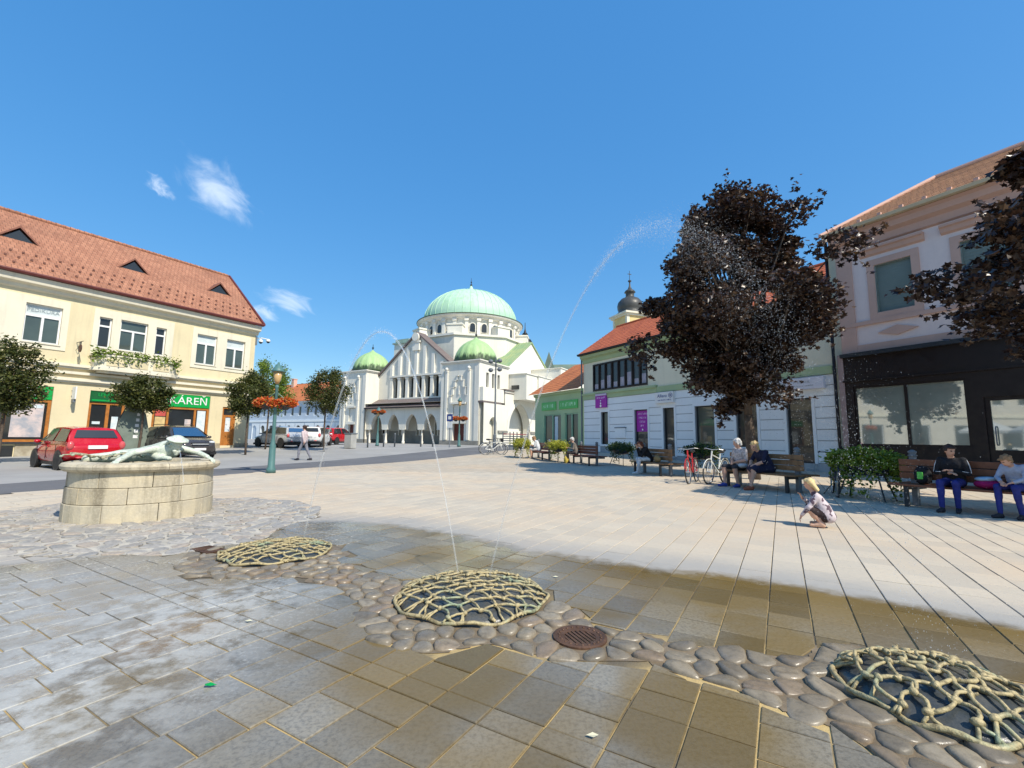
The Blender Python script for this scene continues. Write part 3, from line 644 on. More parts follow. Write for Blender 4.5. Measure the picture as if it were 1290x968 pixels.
ba = empty('fountain_basin', (BASIN_C[0], BASIN_C[1], 0), 0, 'round sandstone fountain basin with curved blocks and a moulded rim', 'fountain')
def ring_block(a0, a1, r0, r1, z0, z1, n=5):
    vs = []; fs = []
    for i in range(n + 1):
        a = a0 + (a1 - a0) * i / n
        for r_, z_ in ((r1, z0), (r1, z1), (r0, z1), (r0, z0)): vs.append((r_ * math.cos(a), r_ * math.sin(a), z_))
    for i in range(n):
        for k in range(4): fs.append((i * 4 + k, (i + 1) * 4 + k, (i + 1) * 4 + (k + 1) % 4, i * 4 + (k + 1) % 4))
    fs += [(0, 1, 2, 3), (4 * n + 3, 4 * n + 2, 4 * n + 1, 4 * n)]
    return MB().add(vs, fs)
for course, (z0, z1) in enumerate(((-.03, .245), (.25, .475), (.48, .70))):
    for k in range(9):
        a0 = 2 * math.pi * (k + (course * .43) % 1) / 9; rb = BASIN_R - .012 * course
        ring_block(a0 + .004, a0 + 2 * math.pi / 9 - .004, rb - .2, rb, z0, z1).build('stone_block', m_bstone, ba, bevel=.008)
for k in range(7):
    a0 = 2 * math.pi * (k + .3) / 7; vs = []; fs = []; prof = [(BASIN_R - .22, .70), (BASIN_R + .02, .70), (BASIN_R + .06, .735), (BASIN_R + .07, .775), (BASIN_R + .05, .81), (BASIN_R - .02, .828), (BASIN_R - .22, .828)]; n = 8; q = len(prof)
    for i in range(n + 1):
        a = a0 + .003 + (2 * math.pi / 7 - .006) * i / n
        for r_, z_ in prof: vs.append((r_ * math.cos(a), r_ * math.sin(a), z_))
    for i in range(n):
        for j in range(q): fs.append((i * q + j, (i + 1) * q + j, (i + 1) * q + (j + 1) % q, i * q + (j + 1) % q))
    fs += [tuple(range(q)), tuple(n * q + j for j in range(q - 1, -1, -1))]
    MB().add(vs, fs).build('rim_stone', m_bstone, ba)
MB().lathe([(.73, -.03), (.73, .66)], 32).build('core', m_bstone, ba)
mwat, nt, bs, out = nodes_of('water_surface'); bs.inputs['Base Color'].default_value = (.05, .08, .07, 1); bs.inputs['Roughness'].default_value = .05
bump(nt, bs, noise(nt, N(nt, 'ShaderNodeTexCoord').outputs['Object'], 8, 3), .25, .02)
MB().lathe([(.728, .665), (.728, .72)], 40).build('water', mwat, ba)
# ================================================================== BUILDINGS
def rect_frame(mb, x0, x1, z0, z1, w, y0, y1):
    mb.box(x0, x1, y0, y1, z0, z0 + w).box(x0, x1, y0, y1, z1 - w, z1).box(x0, x0 + w, y0, y1, z0 + w, z1 - w).box(x1 - w, x1, y0, y1, z0 + w, z1 - w); return mb
def window(parent, x0, x1, z0, z1, y=.14, fm=None, gm=None, transom=None, cols=2, sill=True, fw=.07, pane_mat_top=None):
    fm = fm or m_white; gm = gm or m_glass
    mb = MB(); rect_frame(mb, x0, x1, z0, z1, fw, y - .05, y + .02)
    zt = z1 - fw
    if transom: mb.box(x0 + fw, x1 - fw, y - .06, y + .02, transom - .05, transom + .05); zt = transom - .05
    w = (x1 - x0 - 2 * fw)
    for i in range(1, cols): x = x0 + fw + w * i / cols; mb.box(x - .05, x + .05, y - .065, y + .02, z0 + fw, zt)
    o = mb.build('window', fm, parent)
    for i in range(cols): MB().box(x0 + fw * .6 + w * i / cols, x0 + fw * 1.4 + w * (i + 1) / cols, y + .0, y + .012, z0 + fw * .6, zt + .02).build('pane', gm, o)
    if transom: MB().box(x0 + fw * .6, x1 - fw * .6, y, y + .012, transom, z1 - fw * .6).build('pane', pane_mat_top or gm, o)
    if sill: MB().box(x0 - .06, x1 + .06, -.09, y - .05, z0 - .06, z0).build('sill', m_trim, o)
    return o
def roof_courses(parent, x0, x1, y0, z0, y1, z1, mt, n, name='roof', hip0=0., hip1=0., lift=.025):
    """tiled slope from eave (y0,z0) to ridge (y1,z1) made of overlapping courses"""
    mb = MB(); nx = 1
    for i in range(n):
        t0, t1 = i / n, (i + 1) / n + .15 / n
        ya, za, yb, zb = y0 + (y1 - y0) * t0, z0 + (z1 - z0) * t0, y0 + (y1 - y0) * t1, z0 + (z1 - z0) * t1
        xa0, xa1 = x0 + hip0 * t0, x1 - hip1 * t0; xb0, xb1 = x0 + hip0 * t1, x1 - hip1 * t1
        mb.quad((xa0, ya, za + lift), (xa1, ya, za + lift), (xb1, yb, zb), (xb0, yb, zb)); mb.quad((xa0, ya, za - .01), (xa1, ya, za - .01), (xa1, ya, za + lift), (xa0, ya, za + lift))
    return mb.build(name, mt, parent)
def blurred_line(name, parent, x0, x1, z, h, y, mt, seed=1, words=2):
    """a line of small lettering too small to read: rows of short strokes"""
    r = random.Random(seed); mb = MB(); x = x0; n = 0
    while x < x1 - h * .3:
        w = h * r.uniform(.35, .6); zz = z - h / 2
        k = r.random()
        if k < .75: mb.box(x, x + h * .13, y, y + .004, zz, zz + h)
        if k > .3: mb.box(x + h * .14, x + w, y + .001, y + .004, zz + h * r.choice((0, .42, .85)), zz + h * r.choice((.15, .57, 1.)))
        if k > .6: mb.box(x + w - h * .12, x + w, y - .001, y + .003, zz, zz + h * r.choice((.6, 1)))
        x += w + h * .16; n += 1
        if r.random() < .12: x += h * .35
    return mb.build(name, mt, parent)
# ------------------------------------------------------------------ left: pharmacy house
LB = empty('pharmacy_house', (-19.0, 33.0, 0), ang(U), 'cream two-storey house with salmon tiled roof and a pharmacy on the ground floor', 'building')
X0 = -21.0
groups = [(-15.0, -10.22, [(-14.55, -13.15), (-11.9, -10.5)]), (-9.2, -5.25, []), (-4.17, -.36, [(-3.88, -2.64), (-2.0, -.74)]), (-20.6, -15.9, [(-20.2, -18.8), (-17.6, -16.2)])]
wins = [w for g in groups for w in g[2]]
tri = [(-8.95, -8.36, 6.1, 7.85, 1, 7.35), (-7.97, -6.63, 6.1, 7.9, 2, 7.3), (-6.2, -5.65, 6.1, 7.83, 1, 7.35)]
holes = [(a, b, 5.9, 7.9) for a, b in wins] + [t[:4] for t in tri]
shops = [(-15.2, -10.45, .75, 3.66), (-8.95, -7.3, .35, 3.62), (-5.95, -2.72, .75, 3.8), (-1.88, -.98, .5, 3.15), (-20.4, -16.2, .75, 3.66)]
wl = MB().wall(X0, 0, -.6, 9.0, holes + shops, 0, .26)
wl.quad((0, 0, -.6), (0, 10, -.6), (0, 10, 9.2), (0, 0, 9.2)); wl.poly([(0, 0, 9.2), (0, 10, 9.2), (0, 4.9, 13.9)]); wl.quad((X0, 10, -.6), (X0, 0, -.6), (X0, 0, 9), (X0, 10, 9)); wl.quad((0, 10, -.6), (X0, 10, -.6), (X0, 10, 9), (0, 10, 9))
wl.build('wall', m_cream, LB)
inn = MB().quad((X0, .5, 0), (0, .5, 0), (0, .5, 8.6), (X0, .5, 8.6)); inn.build('interior', m_black, LB)
for g0, g1, ws in groups:
    z0, z1 = 5.62, 8.3; mb = MB(); hs = [(a, b, 5.9, 7.9) for a, b in ws] if ws else [t[:4] for t in tri]
    mb.wall(g0, g1, z0, z1, hs, -.045, .05); mb.quad((g0, 0, z0), (g0, -.045, z0), (g0, -.045, z1), (g0, 0, z1)); mb.quad((g1, -.045, z0), (g1, 0, z0), (g1, 0, z1), (g1, -.045, z1)); mb.quad((g0, -.045, z1), (g1, -.045, z1), (g1, 0, z1), (g0, 0, z1)); mb.quad((g0, 0, z0), (g1, 0, z0), (g1, -.045, z0), (g0, -.045, z0))
    mb.build('window_surround', m_trim, LB)
m_frost = mat('frosted_pane', (.62, .68, .68), .3, .1, 2, 0)
for a, b in wins: window(LB, a, b, 5.9, 7.9, transom=7.3, pane_mat_top=m_frost)
m_ghost = mat('faded_lettering', (.30, .36, .38), .5, 0, bmp=0)
for (a, b), t in zip(wins, ('ÓN', 'PEDIKÚRA', '', '', '', '')):
    if t: text_mesh(t, .27, m_ghost, 'window_lettering', LB, ((a + b) / 2 if len(t) > 3 else b - .3, .118, 7.6), FRONT, .002)
for a, b, c, d, n, tr in tri: window(LB, a, b, c, d, transom=tr, cols=n, gm=m_glass if n == 2 else m_dglass)
MB().prism([(0, 8.55), (-.12, 8.62), (-.16, 8.78), (-.42, 8.86), (-.46, 9.05), (-.5, 9.18), (0, 9.2)], X0, .12, 'x').build('cornice', m_trim, LB)
MB().prism([(-.5, 9.19), (-.66, 9.21), (-.70, 9.30), (-.68, 9.36), (-.5, 9.32)], X0, .2, 'x').build('gutter', mat('oxblood_sheet', (.15, .035, .03), .5, .2, 3, .05), LB)
rf = roof_courses(LB, X0, .18, -.55, 9.3, 4.9, 14.0, m_roofL, 22)
roof_courses(LB, X0, .18, 10.4, 9.3, 4.9, 14.0, m_roofL, 22, 'rear_roof')
MB().prism([(-.6, 9.26), (4.9, 13.98), (4.9, 14.12), (-.6, 9.42)], .16, .3, 'x').build('verge_flashing', MATS['oxblood_sheet'], LB)
rg_ = MB()
for i in range(62): x = X0 + .17 + i * .34; rg_.tube([(x - .19, 4.9, 14.04), (x + .19, 4.9, 14.02)], [.13, .115], 8)
rg_.build('ridge_tiles', m_roofL, LB, kind='stuff')
sn = MB()
for r_, t in ((0, .10), (1, .19), (2, .28)):
    for i in range(44): x = X0 + .3 + i * .48 + .24 * (r_ % 2); y = -.55 + 5.45 * t; z = 9.3 + 4.7 * t; sn.box(x - .045, x + .045, y - .05, y + .03, z + .02, z + .12)
sn.build('snow_guards', mat('dark_clay', (.18, .08, .06), .8), LB, kind='stuff')
for xc in (-19.2, -12.1, -6.95, -1.75):
    t = .50; y = -.55 + 5.45 * t; z = 9.3 + 4.7 * t
    dm = MB(); w, h, dl = .78, .72, 1.15
    for sgn in (-1, 1):
        a = (xc + sgn * w, y, z - .02); p = (xc, y - .12, z + h); bk = (xc, y + h * 1.16, z + h); ab = (xc + sgn * (w + .06), y + .1, z + .02)
        dm.add([(xc + sgn * (w + .1), y - .12, z - .08), (xc, y - .12, z + h + .08), (xc, y + .95, z + h + .06), (xc + sgn * (w + .1), y - .12, z - .18), (xc, y - .12, z + h - .04)], [(0, 1, 2), (0, 3, 4, 1), (0, 2, 3)])
    d_ = dm.build('dormer', MATS['oxblood_sheet'], LB); d_.data.materials.clear(); d_.data.materials.append(mat('dormer_clay', (.26, .11, .075), .8, .2, 4, .1))
    MB().poly([(xc - w * .8, y - .02, z - .05), (xc + w * .8, y - .02, z - .05), (xc, y - .02, z + h * .78)]).build('dormer_pane', m_dglass, d_)
for z0, z1, dpt in ((4.82, 4.97, .22), (4.72, 4.82, .13), (4.42, 4.56, .16), (4.05, 4.2, .2), (3.95, 4.05, .1)):
    MB().box(X0, .04, -dpt, .0, z0, z1).build('ledge', m_trim, LB)
# balcony with flower trough
bal = MB(); pts = [(-9.15, 0), (-9.1, -.42), (-8.7, -.72), (-5.5, -.72), (-5.1, -.42), (-5.05, 0)]
def plan_prism(pts, z0, z1):
    n = len(pts); return [(x, y, z0) for x, y in pts] + [(x, y, z1) for x, y in pts], [tuple(range(n)), tuple(2 * n - 1 - i for i in range(n))] + [(i, n + i, n + (i + 1) % n, (i + 1) % n) for i in range(n)]
def scaled(k): return [((x + 7.1) * k - 7.1, y * k) for x, y in pts]
bal.add(*plan_prism(scaled(.86), 4.62, 4.74)).add(*plan_prism(scaled(1.03), 4.74, 4.9)).add(*plan_prism(scaled(.98), 4.9, 5.56)).add(*plan_prism(scaled(1.03), 5.56, 5.66))
bl = bal.build('balcony', m_trim, LB)
for x in (-8.2, -7.1, -6.0): MB().box(x - .42, x + .42, -.73, -.70, 5.02, 5.46).build('balcony_panel', m_cream, bl)
# shop fronts
m_poster = mat('poster_face', (.66, .54, .50), .5, .3, 2.2, 0, col2=(.25, .30, .36)); m_poster2 = mat('poster_teal', (.10, .42, .50), .5, .3, 2.0, 0, col2=(.62, .72, .72)); m_paper = mat('white_paper', (.75, .76, .74), .6, .08, 3, 0, col2=(.5, .62, .68)); m_yel = mat('tan_paper', (.70, .52, .24), .6, .2, 4, 0); m_redp = mat('red_paper', (.60, .10, .08), .6, .2, 4, 0)
def shopfront(x0, x1, z0, zs, zt, cuts, sign, st=None, ssz=.5, sm=None, tx=None):
    o = rect_frame(MB(), x0 + .01, x1 - .01, z0, zs - .02, .13, .06, .2)
    for c in cuts: o.box(c - .06, c + .06, .07, .2, z0 + .13, zs - .15)
    f = o.build('shop_window', m_orange, LB)
    e = [x0 + .13] + cuts + [x1 - .13]
    for a, b in zip(e[:-1], e[1:]): MB().box(a, b, .13, .145, z0 + .1, zs - .12).build('pane', m_dglass, f)
    s = MB().box(x0 + .02, x1 - .02, .02, .16, zs, zt - .02).build('sign_board', sm or m_green, LB)
    if sign: text_mesh(sign, ssz, m_white, 'sign_lettering', s, (tx if tx is not None else (x0 + x1) / 2, .012, (zs + zt) / 2 - .02), FRONT, .01, sx=1.08)
    return f
f1 = shopfront(-15.2, -10.45, .75, 2.96, 3.66, [-12.1], 'LEKÁREŇ', ssz=.62, tx=-12.4)
MB().box(-11.85, -10.7, .1, .115, 1.0, 2.72).build('poster', m_poster, f1); MB().box(-13.3, -12.4, .1, .115, .95, 2.1).build('poster', m_poster2, f1); MB().box(-14.6, -13.5, .1, .115, 1.0, 2.4).build('poster', m_paper, f1)
MB().box(-11.8, -10.75, .09, .1, 2.5, 2.66).build('poster_header', m_paper, f1)
shopfront(-20.4, -16.2, .75, 2.96, 3.66, [-18.3], None)
f2 = shopfront(-5.95, -2.72, .75, 2.98, 3.8, [-5.1, -3.55], 'LEKÁREŇ', ssz=.66, tx=-4.35)
for a, b, c, d, m_ in ((-3.4, -2.9, 1.0, 2.8, m_paper), (-5.75, -5.2, 1.2, 2.3, m_yel), (-5.75, -5.2, 2.35, 2.75, m_redp), (-4.7, -4.2, 1.0, 1.75, m_yel), (-4.1, -3.75, 1.0, 2.2, m_poster)): MB().box(a, b, .1, .118, c, d).build('poster', m_, f2)
en = rect_frame(MB(), -8.94, -7.31, .35, 2.98, .12, .1, .24); en.box(-8.15, -8.0, .1, .22, .47, 2.86); en.box(-8.82, -8.15, .12, .22, .47, .75).box(-8.0, -7.43, .12, .22, .47, .75).box(-8.82, -8.15, .12, .22, 1.15, 1.28).box(-8.0, -7.43, .12, .22, 1.15, 1.28)
dd = en.build('entrance_door', m_orange, LB); MB().box(-8.84, -8.13, .16, .17, .7, 2.88).build('pane', m_dglass, dd); MB().box(-8.02, -7.41, .16, .17, .7, 2.88).build('pane', m_dglass, dd)
MB().box(-8.7, -8.35, .145, .157, 1.75, 1.9).build('notice', m_paper, dd); MB().box(-7.85, -7.55, .145, .157, 1.35, 2.2).build('notice', m_paper, dd)
s_ = MB().box(-8.93, -7.32, .03, .2, 3.0, 3.6).build('sign_board', m_dkgreen, LB); text_mesh('LEKÁREŇ', .24, m_green, 'sign_lettering', s_, (-8.1, .02, 3.4), FRONT, .008)
MB().box(-8.85, -7.4, .015, .03, 3.05, 3.13).build('sign_stripe', m_green, s_)
d3 = rect_frame(MB(), -1.87, -.99, .5, 3.13, .1, .05, .2); d3.box(-1.77, -1.09, .09, .18, .6, 1.45).box(-1.77, -1.09, .09, .18, 2.45, 2.6).box(-1.77, -1.6, .09, .18, 1.45, 2.45).box(-1.26, -1.09, .09, .18, 1.45, 2.45)
dd = d3.build('side_door', m_orange, LB); MB().box(-1.62, -1.24, .13, .15, 1.4, 2.5).build('pane', m_paper, dd); MB().box(-1.78, -1.08, .13, .15, 2.58, 3.05).build('pane', m_dglass, dd); MB().tube([(-1.14, .06, 1.5), (-1.14, .02, 1.5), (-1.26, .02, 1.5)], .015, 6).build('handle', m_iron, dd)
pl = MB()
m_rubble = mat('rubble_plinth', (.45, .40, .30), .9, .3, 3, .6, 12, col2=(.25, .2, .13))
for x0, x1 in ((X0, -13.2), (-11.6, -9.0), (-7.25, -6.0), (-6.0, -1.9), (-.95, .0)): MB().box(x0, x1, -.06, 0, -.6, .66).build('plinth', m_rubble, LB)
MB().box(X0, -10.4, -.16, .0, .66, .76).build('plinth_ledge', m_iron, LB); MB().box(-13.15, -11.65, -.03, .0, -.4, .55).build('cellar_window', m_dglass, LB)
# small fittings on the pharmacy wall, things of their own
def world_of(parent, p): return Matrix.Translation(parent.location) @ Matrix.Rotation(parent.rotation_euler.z, 4, 'Z') @ Vector(p)
bs_ = empty('blade_sign', world_of(LB, (-9.72, 0, 3.1)), LB.rotation_euler.z, 'small white blade sign with a lamp bracket, beside the pharmacy entrance', 'sign')
MB().box(-.03, .03, -.62, -.12, -.05, .62).build('panel', m_white, bs_, bevel=.01); MB().box(-.02, .02, -.12, 0, .4, .45).box(-.02, .02, -.12, 0, .1, .15).build('bracket', m_iron, bs_)
MB().tube([(.035, -.37, .02), (.035, -.3, .15), (.035, -.44, .27), (.035, -.32, .4), (.035, -.4, .5)], .02, 6).build('snake_emblem', m_green, bs_); MB().box(-.05, .05, -.5, -.2, -.22, -.07).build('lamp_box', m_greyiron, bs_)
hs = empty('hanging_sign', world_of(LB, (-9.78, 0, 5.75)), LB.rotation_euler.z, 'round dark wrought-iron hanging sign left of the balcony', 'sign')
MB().tube([(0, 0, .42), (0, -.95, .42)], .018, 6).tube([(0, 0, 0), (0, -.3, .12), (0, -.45, .40)], .012, 6).build('bracket', m_iron, hs); ds = MB().lathe([(.21, -.02), (.21, .02)], 20).build('disc', mat('rust_brown', (.10, .04, .03), .6), hs); ds.rotation_euler = (0, math.pi / 2, 0); ds.location = (0, -.62, .05); MB().tube([(0, -.62, .24), (0, -.62, .42)], .03, 6).build('stem', m_iron, hs)
cc = empty('security_cameras', world_of(LB, (0, .05, 8.35)), LB.rotation_euler.z, 'white bracket with two dome security cameras on the house corner', 'camera')
MB().box(-.02, .1, -.1, .1, -.5, .15).build('mount', m_greyiron, cc); MB().tube([(.1, 0, 0), (.4, 0, .12), (.95, 0, .1)], .035, 8).tube([(.4, 0, .12), (.4, 0, -.08)], .025, 6).build('arm', m_white, cc)
for x, z in ((.42, -.16), (.98, -.02)): h = MB().lathe([(.05, .16), (.13, .1), (.15, 0), (.15, -.06)], 14, (x, 0, z)).build('camera_housing', m_white, cc, smooth=True); MB().ell((x, 0, z - .07), (.11, .11, .1), 12, 8).build('camera_dome', m_black, h, smooth=True)
# ------------------------------------------------------------------ right row: pink, white and green houses
DR = Vector((-.4798, .8774, 0)); RA0 = Vector((13.35, 18.5, 0)); rzR = ang(-DR)
m_pink = mat('pink_plaster', (.86, .70, .64), .9, .06, .5, .1, 120, streak=.1); m_salm = mat('salmon_trim', (.66, .42, .33), .85, .08, .6, .08, streak=.12); m_ivory = mat('ivory_plaster', (.78, .73, .55), .9, .06, .5, .1, streak=.15)
m_blind = mat('green_grey_blind', (.19, .24, .215), .6, .08, 1, 0); m_wht = mat('white_plaster', (.82, .86, .87), .9, .05, .5, .1, 100, streak=.08); m_pgreen = mat('pale_green_band', (.40, .50, .28), .85, .08, .6, .08); m_mint = mat('mint_render', (.44, .58, .33), .85, .08, .6, .1, streak=.1)
PK = empty('pink_house', RA0, rzR, 'pink house with salmon trim, green blinds and a dark brown shop front', 'building')
# local x = -s  (towards the camera), y into the house
wx = [(1.6, 2.76), (4.1, 5.25), (6.6, 7.75), (9.1, 10.25)]
mb = MB().wall(.35, 12, 4.75, 9.0, [(a, b, 6.1, 8.12) for a, b in wx], 0, .14); mb.quad((12, 0, 0), (12, 9, 0), (12, 9, 9.6), (12, 0, 9.6)); mb.quad((.3, 9, 0), (.3, .02, 0), (.3, .02, 9.6), (.3, 9, 9.6)); mb.build('wall', m_pink, PK)
MB().box(.3, .85, -.06, .02, 4.75, 9.0).build('corner_pilaster', m_salm, PK); MB().box(.3, 12, -.05, 0, 4.75, 5.06).box(.3, 12, -.08, 0, 5.82, 5.98).build('string_course', m_salm, PK)
MB().prism([(0, 8.95), (-.1, 9.0), (-.14, 9.25), (-.32, 9.35), (-.36, 9.55), (-.5, 9.62), (0, 9.66)], .2, 12.1, 'x').build('cornice', m_salm, PK)
MB().prism([(-.5, 9.64), (-.64, 9.66), (-.67, 9.78), (-.5, 9.74)], .1, 12.2, 'x').build('gutter', mat('tan_gutter', (.62, .50, .32), .5, .1), PK)
for a, b in wx:
    o = rect_frame(MB(), a - .24, b + .24, 5.98, 8.36, .24, -.05, 0); o.prism([(0, 8.52), (-.1, 8.58), (-.14, 8.72), (-.22, 8.76), (-.22, 8.84), (0, 8.86)], a - .44, b + .44); w_ = o.build('window_surround', m_salm, PK)
    MB().box(a, b, .08, .1, 6.1, 8.12).build('blind', m_blind, w_)
    gp = MB()
    for k in range(1, 18): z = 6.1 + 2.02 * k / 18; gp.box(a, b, .072, .08, z - .006, z + .006)
    gp.build('blind_slats', m_blind, w_, kind='stuff')
    rect_frame(MB(), a, b, 6.1, 8.12, .045, .02, .08).build('frame', mat('grey_green_frame', (.22, .27, .24), .5), w_)
    cx = (a + b) / 2; MB().prism([(cx - .62, 5.44), (cx, 5.26), (cx + .62, 5.44), (cx, 5.64)], -.05, 0, 'y').build('diamond_panel', m_salm, PK)
hipx = 2.35
roof_courses(PK, 0.05, 12.3, -.6, 9.78, 4.2, 12.6, m_roofP, 17, hip0=hipx)
hp = MB(); n = 17
for i in range(n):
    t0, t1 = i / n, (i + 1) / n; f = lambda t: (0.05 + hipx * t, -.6 + 4.8 * t, 9.78 + 2.82 * t); g = lambda t: (0.05 + hipx * t, 9 - 4.8 * t, 9.78 + 2.82 * t)
    hp.quad(g(t0), f(t0), f(t1), g(t1))
hp.build('hip_roof', m_roofP, PK); MB().tube([(0.05, -.6, 9.8), (2.4, 4.2, 12.66)], .09, 8).tube([(2.4, 4.2, 12.66), (12.3, 4.2, 12.66)], .1, 8).build('ridge_tiles', m_salm, PK)
roof_courses(PK, 0.05, 12.3, 9, 9.78, 4.2, 12.6, m_roofP, 17, 'rear_roof', hip0=hipx)
sg = MB()
for i in range(17): x = .7 + i * .68; sg.box(x - .06, x + .06, -.42, -.3, 9.86, 10.0)
sg.build('snow_guards', m_salm, PK, kind='stuff')
# brown shop front
MB().wall(.3, 12, -.1, 4.7, [(.62, 3.92, 1.12, 3.42), (4.3, 5.3, .15, 2.75), (5.6, 9.0, 1.12, 3.42)], -.12, .2).quad((.3, 0, -.1), (.3, -.12, -.1), (.3, -.12, 4.7), (.3, 0, 4.7)).build('shop_front', m_dkbrown, PK)
MB().box(.3, 12, -.3, -.05, 4.6, 4.75).build('shop_canopy_edge', m_iron, PK); MB().box(.3, 12, -.2, -.12, 3.62, 3.68).build('fascia_strip', m_dkbrown, PK)
for a, b in ((.62, 3.92), (5.6, 9.0)):
    o = rect_frame(MB(), a, b, 1.12, 3.42, .07, -.08, .0).box((a + b) / 2 - .05, (a + b) / 2 + .05, -.08, 0, 1.19, 3.35).build('shop_window', m_dkbrown, PK)
    for p, q in ((a + .05, (a + b) / 2), ((a + b) / 2, b - .05)): MB().box(p, q, -.04, -.03, 1.15, 3.39).build('pane', m_pglass, o)
o = rect_frame(MB(), 4.3, 5.3, .15, 2.75, .12, -.06, .04).box(4.42, 5.18, -.06, .03, .27, 1.05).build('shop_door', m_dkbrown, PK); MB().box(4.4, 5.2, -.02, -.01, 1.03, 2.65).build('pane', m_pglass, o); MB().tube([(4.5, -.07, 1.2), (4.5, -.12, 1.25), (4.5, -.12, 1.75), (4.5, -.07, 1.8)], .018, 6).build('handle', m_greyiron, o)
MB().box(.15, .34, -.16, .02, -.1, 4.75).build('shop_pier', mat('taupe_render', (.42, .30, .28), .85), PK)
for i in range(2): MB().box(4.0, 5.6, -.75 + .3 * i, -.12, -.1, .03 + .1 * i).build('step', mat('step_stone', (.40, .38, .35), .85), PK)
MB().box(-.12, .32, .03, .2, 0, 9.3).build('party_wall_strip', m_ivory, PK)
dp = empty('downpipe', world_of(PK, (.0, -.1, 0)), rzR, 'dark brown downpipe between the white house and the pink house', 'downpipe')
MB().tube([(0, -.02, 9.6), (0, -.02, 1.15), (.03, -.02, 1.0), (.3, -.08, .85), (.33, -.08, .3)], .06, 10).build('pipe', m_dkbrown, dp, smooth=True)
for z in (2, 4, 6, 8): MB().lathe([(.075, z), (.075, z + .05)], 10, (0, -.02, 0)).build('clamp', m_iron, dp)
# white house
WH = empty('white_house', RA0, rzR, 'white rusticated house with pale green bands, ribbon window and red tiled roof', 'building')
hl = [(-14.85, -14.12, .9, 3.1), (-11.63, -10.5, .8, 3.1), (-9.28, -8.46, .2, 3.1), (-7.04, -5.83, .95, 3.08), (-4.6, -3.5, .95, 3.08), (-2.12, -1.03, .1, 3.13)]
MB().wall(-16.8, -.08, -.2, 4.1, hl, 0, .22).build('ground_floor_wall', mat('groove_shade_grey', (.36, .39, .41), .9, .1), WH); mb = MB(); mb.wall(-16.8, -.08, 4.1, 7.0, [(-15.7, -10.45, 4.6, 6.53)], 0, .2); mb.quad((-16.8, 9, 0), (-16.8, 0, 0), (-16.8, 0, 7.2), (-16.8, 9, 7.2)); mb.poly([(-16.8, 7.2, 7.2), (-16.8, 0, 7.2), (-16.8, 3.5, 9.85)]); wlo = mb.build('wall', m_ivory, WH)  # backing wall greyed: shade in the grooves between blocks put into its colour
pw = MB(); zs = [.35, .82, 1.29, 1.76, 2.23, 2.70, 3.17, 3.6, 4.05]
xs = sorted([-16.75, -.1] + [v for h in hl for v in (h[0] - .14, h[1] + .14)])
for i in range(len(zs) - 1):
    for a, b in zip(xs[:-1], xs[1:]):
        c = (a + b) / 2
        if any(h[0] - .15 < c < h[1] + .15 for h in hl) and zs[i] < 3.1: continue
        MB().box(a + (0 if zs[i] < 3.1 else .001), b, -.035, 0, zs[i] + .018, zs[i + 1] - .018).build('rusticated_block', m_wht, WH)
MB().box(-16.8, -.1, -.05, 0, -.2, .33).build('plinth', mat('grey_plinth', (.42, .44, .45), .85), WH)
for a, b, c, d in hl: rect_frame(MB(), a - .13, b + .13, c - .13, d + .13, .13, -.05, 0).build('opening_surround', m_wht, WH)
MB().box(-16.85, -9.68, -.09, 0, 4.06, 4.36).box(-16.85, -9.68, -.16, 0, 4.36, 4.5).box(-9.66, -.1, -.09, 0, 4.06, 4.4).build('green_band', m_pgreen, WH)
MB().prism([(0, 6.72), (-.06, 6.75), (-.1, 7.0), (-.3, 7.1), (-.34, 7.3), (0, 7.36)], -16.85, -.1).build('green_cornice', m_pgreen, WH)
MB().prism([(-.34, 7.28), (-.5, 7.3), (-.52, 7.42), (-.34, 7.4)], -16.95, -.1).build('gutter', m_dkbrown, WH)
roof_courses(WH, -17.05, .05, -.45, 7.38, 3.5, 10.05, m_roofR, 13)
roof_courses(WH, -17.05, .05, 7.45, 7.38, 3.5, 10.05, m_roofR, 13, 'rear_roof')
MB().tube([(-17.05, 3.5, 10.08), (.05, 3.5, 10.08)], .1, 8).build('ridge_tiles', m_roofR, WH)
rw = rect_frame(MB(), -15.7, -10.45, 4.6, 6.53, .09, -.04, .12)
for i in range(1, 8): x = -15.7 + 5.25 * i / 8; rw.box(x - .05, x + .05, -.05, .12, 4.69, 6.44)
rw = rw.build('ribbon_window', m_dkbrown, WH)
for i in range(8):
    a, b = -15.62 + 5.25 * i / 8, -15.68 + 5.25 * (i + 1) / 8; MB().box(a, b, .05, .06, 4.66, 6.48).build('pane', m_dglass, rw); MB().box(a + .06, b - .06, .045, .05, 4.7, 5.1 + .25 * (i % 3)).build('curtain', mat('lilac_curtain', (.42, .40, .46), .7, .15, 3, 0), rw); MB().box(a + .05, b - .05, -.03, .02, 4.69, 4.74).build('sash_rail', m_dkbrown, rw)
for h, gm in zip(hl, (m_dglass, m_dglass, m_dglass, m_glass, m_dglass, m_dglass)):
    dr_ = h[2] < .3; o = rect_frame(MB(), h[0], h[1], h[2], h[3], .07, .1, .18).build('door' if dr_ else 'window', m_dkbrown if h is hl[0] else m_iron, WH); MB().box(h[0] + .05, h[1] - .05, .13, .14, h[2] + .05, h[3] - .05).build('pane', gm, o)
    if dr_: MB().tube([(h[1] - .14, .08, 1.1), (h[1] - .14, .04, 1.15), (h[1] - .14, .04, 1.5), (h[1] - .14, .08, 1.55)], .015, 6).build('handle', m_greyiron, o)
m_purple = mat('purple_sign', (.36, .02, .36), .5, .05, bmp=0); m_lil = mat('lilac_lettering', (.80, .55, .80), .5, 0, bmp=0); m_blue = mat('navy_lettering', (.02, .05, .22), .5, 0, bmp=0)
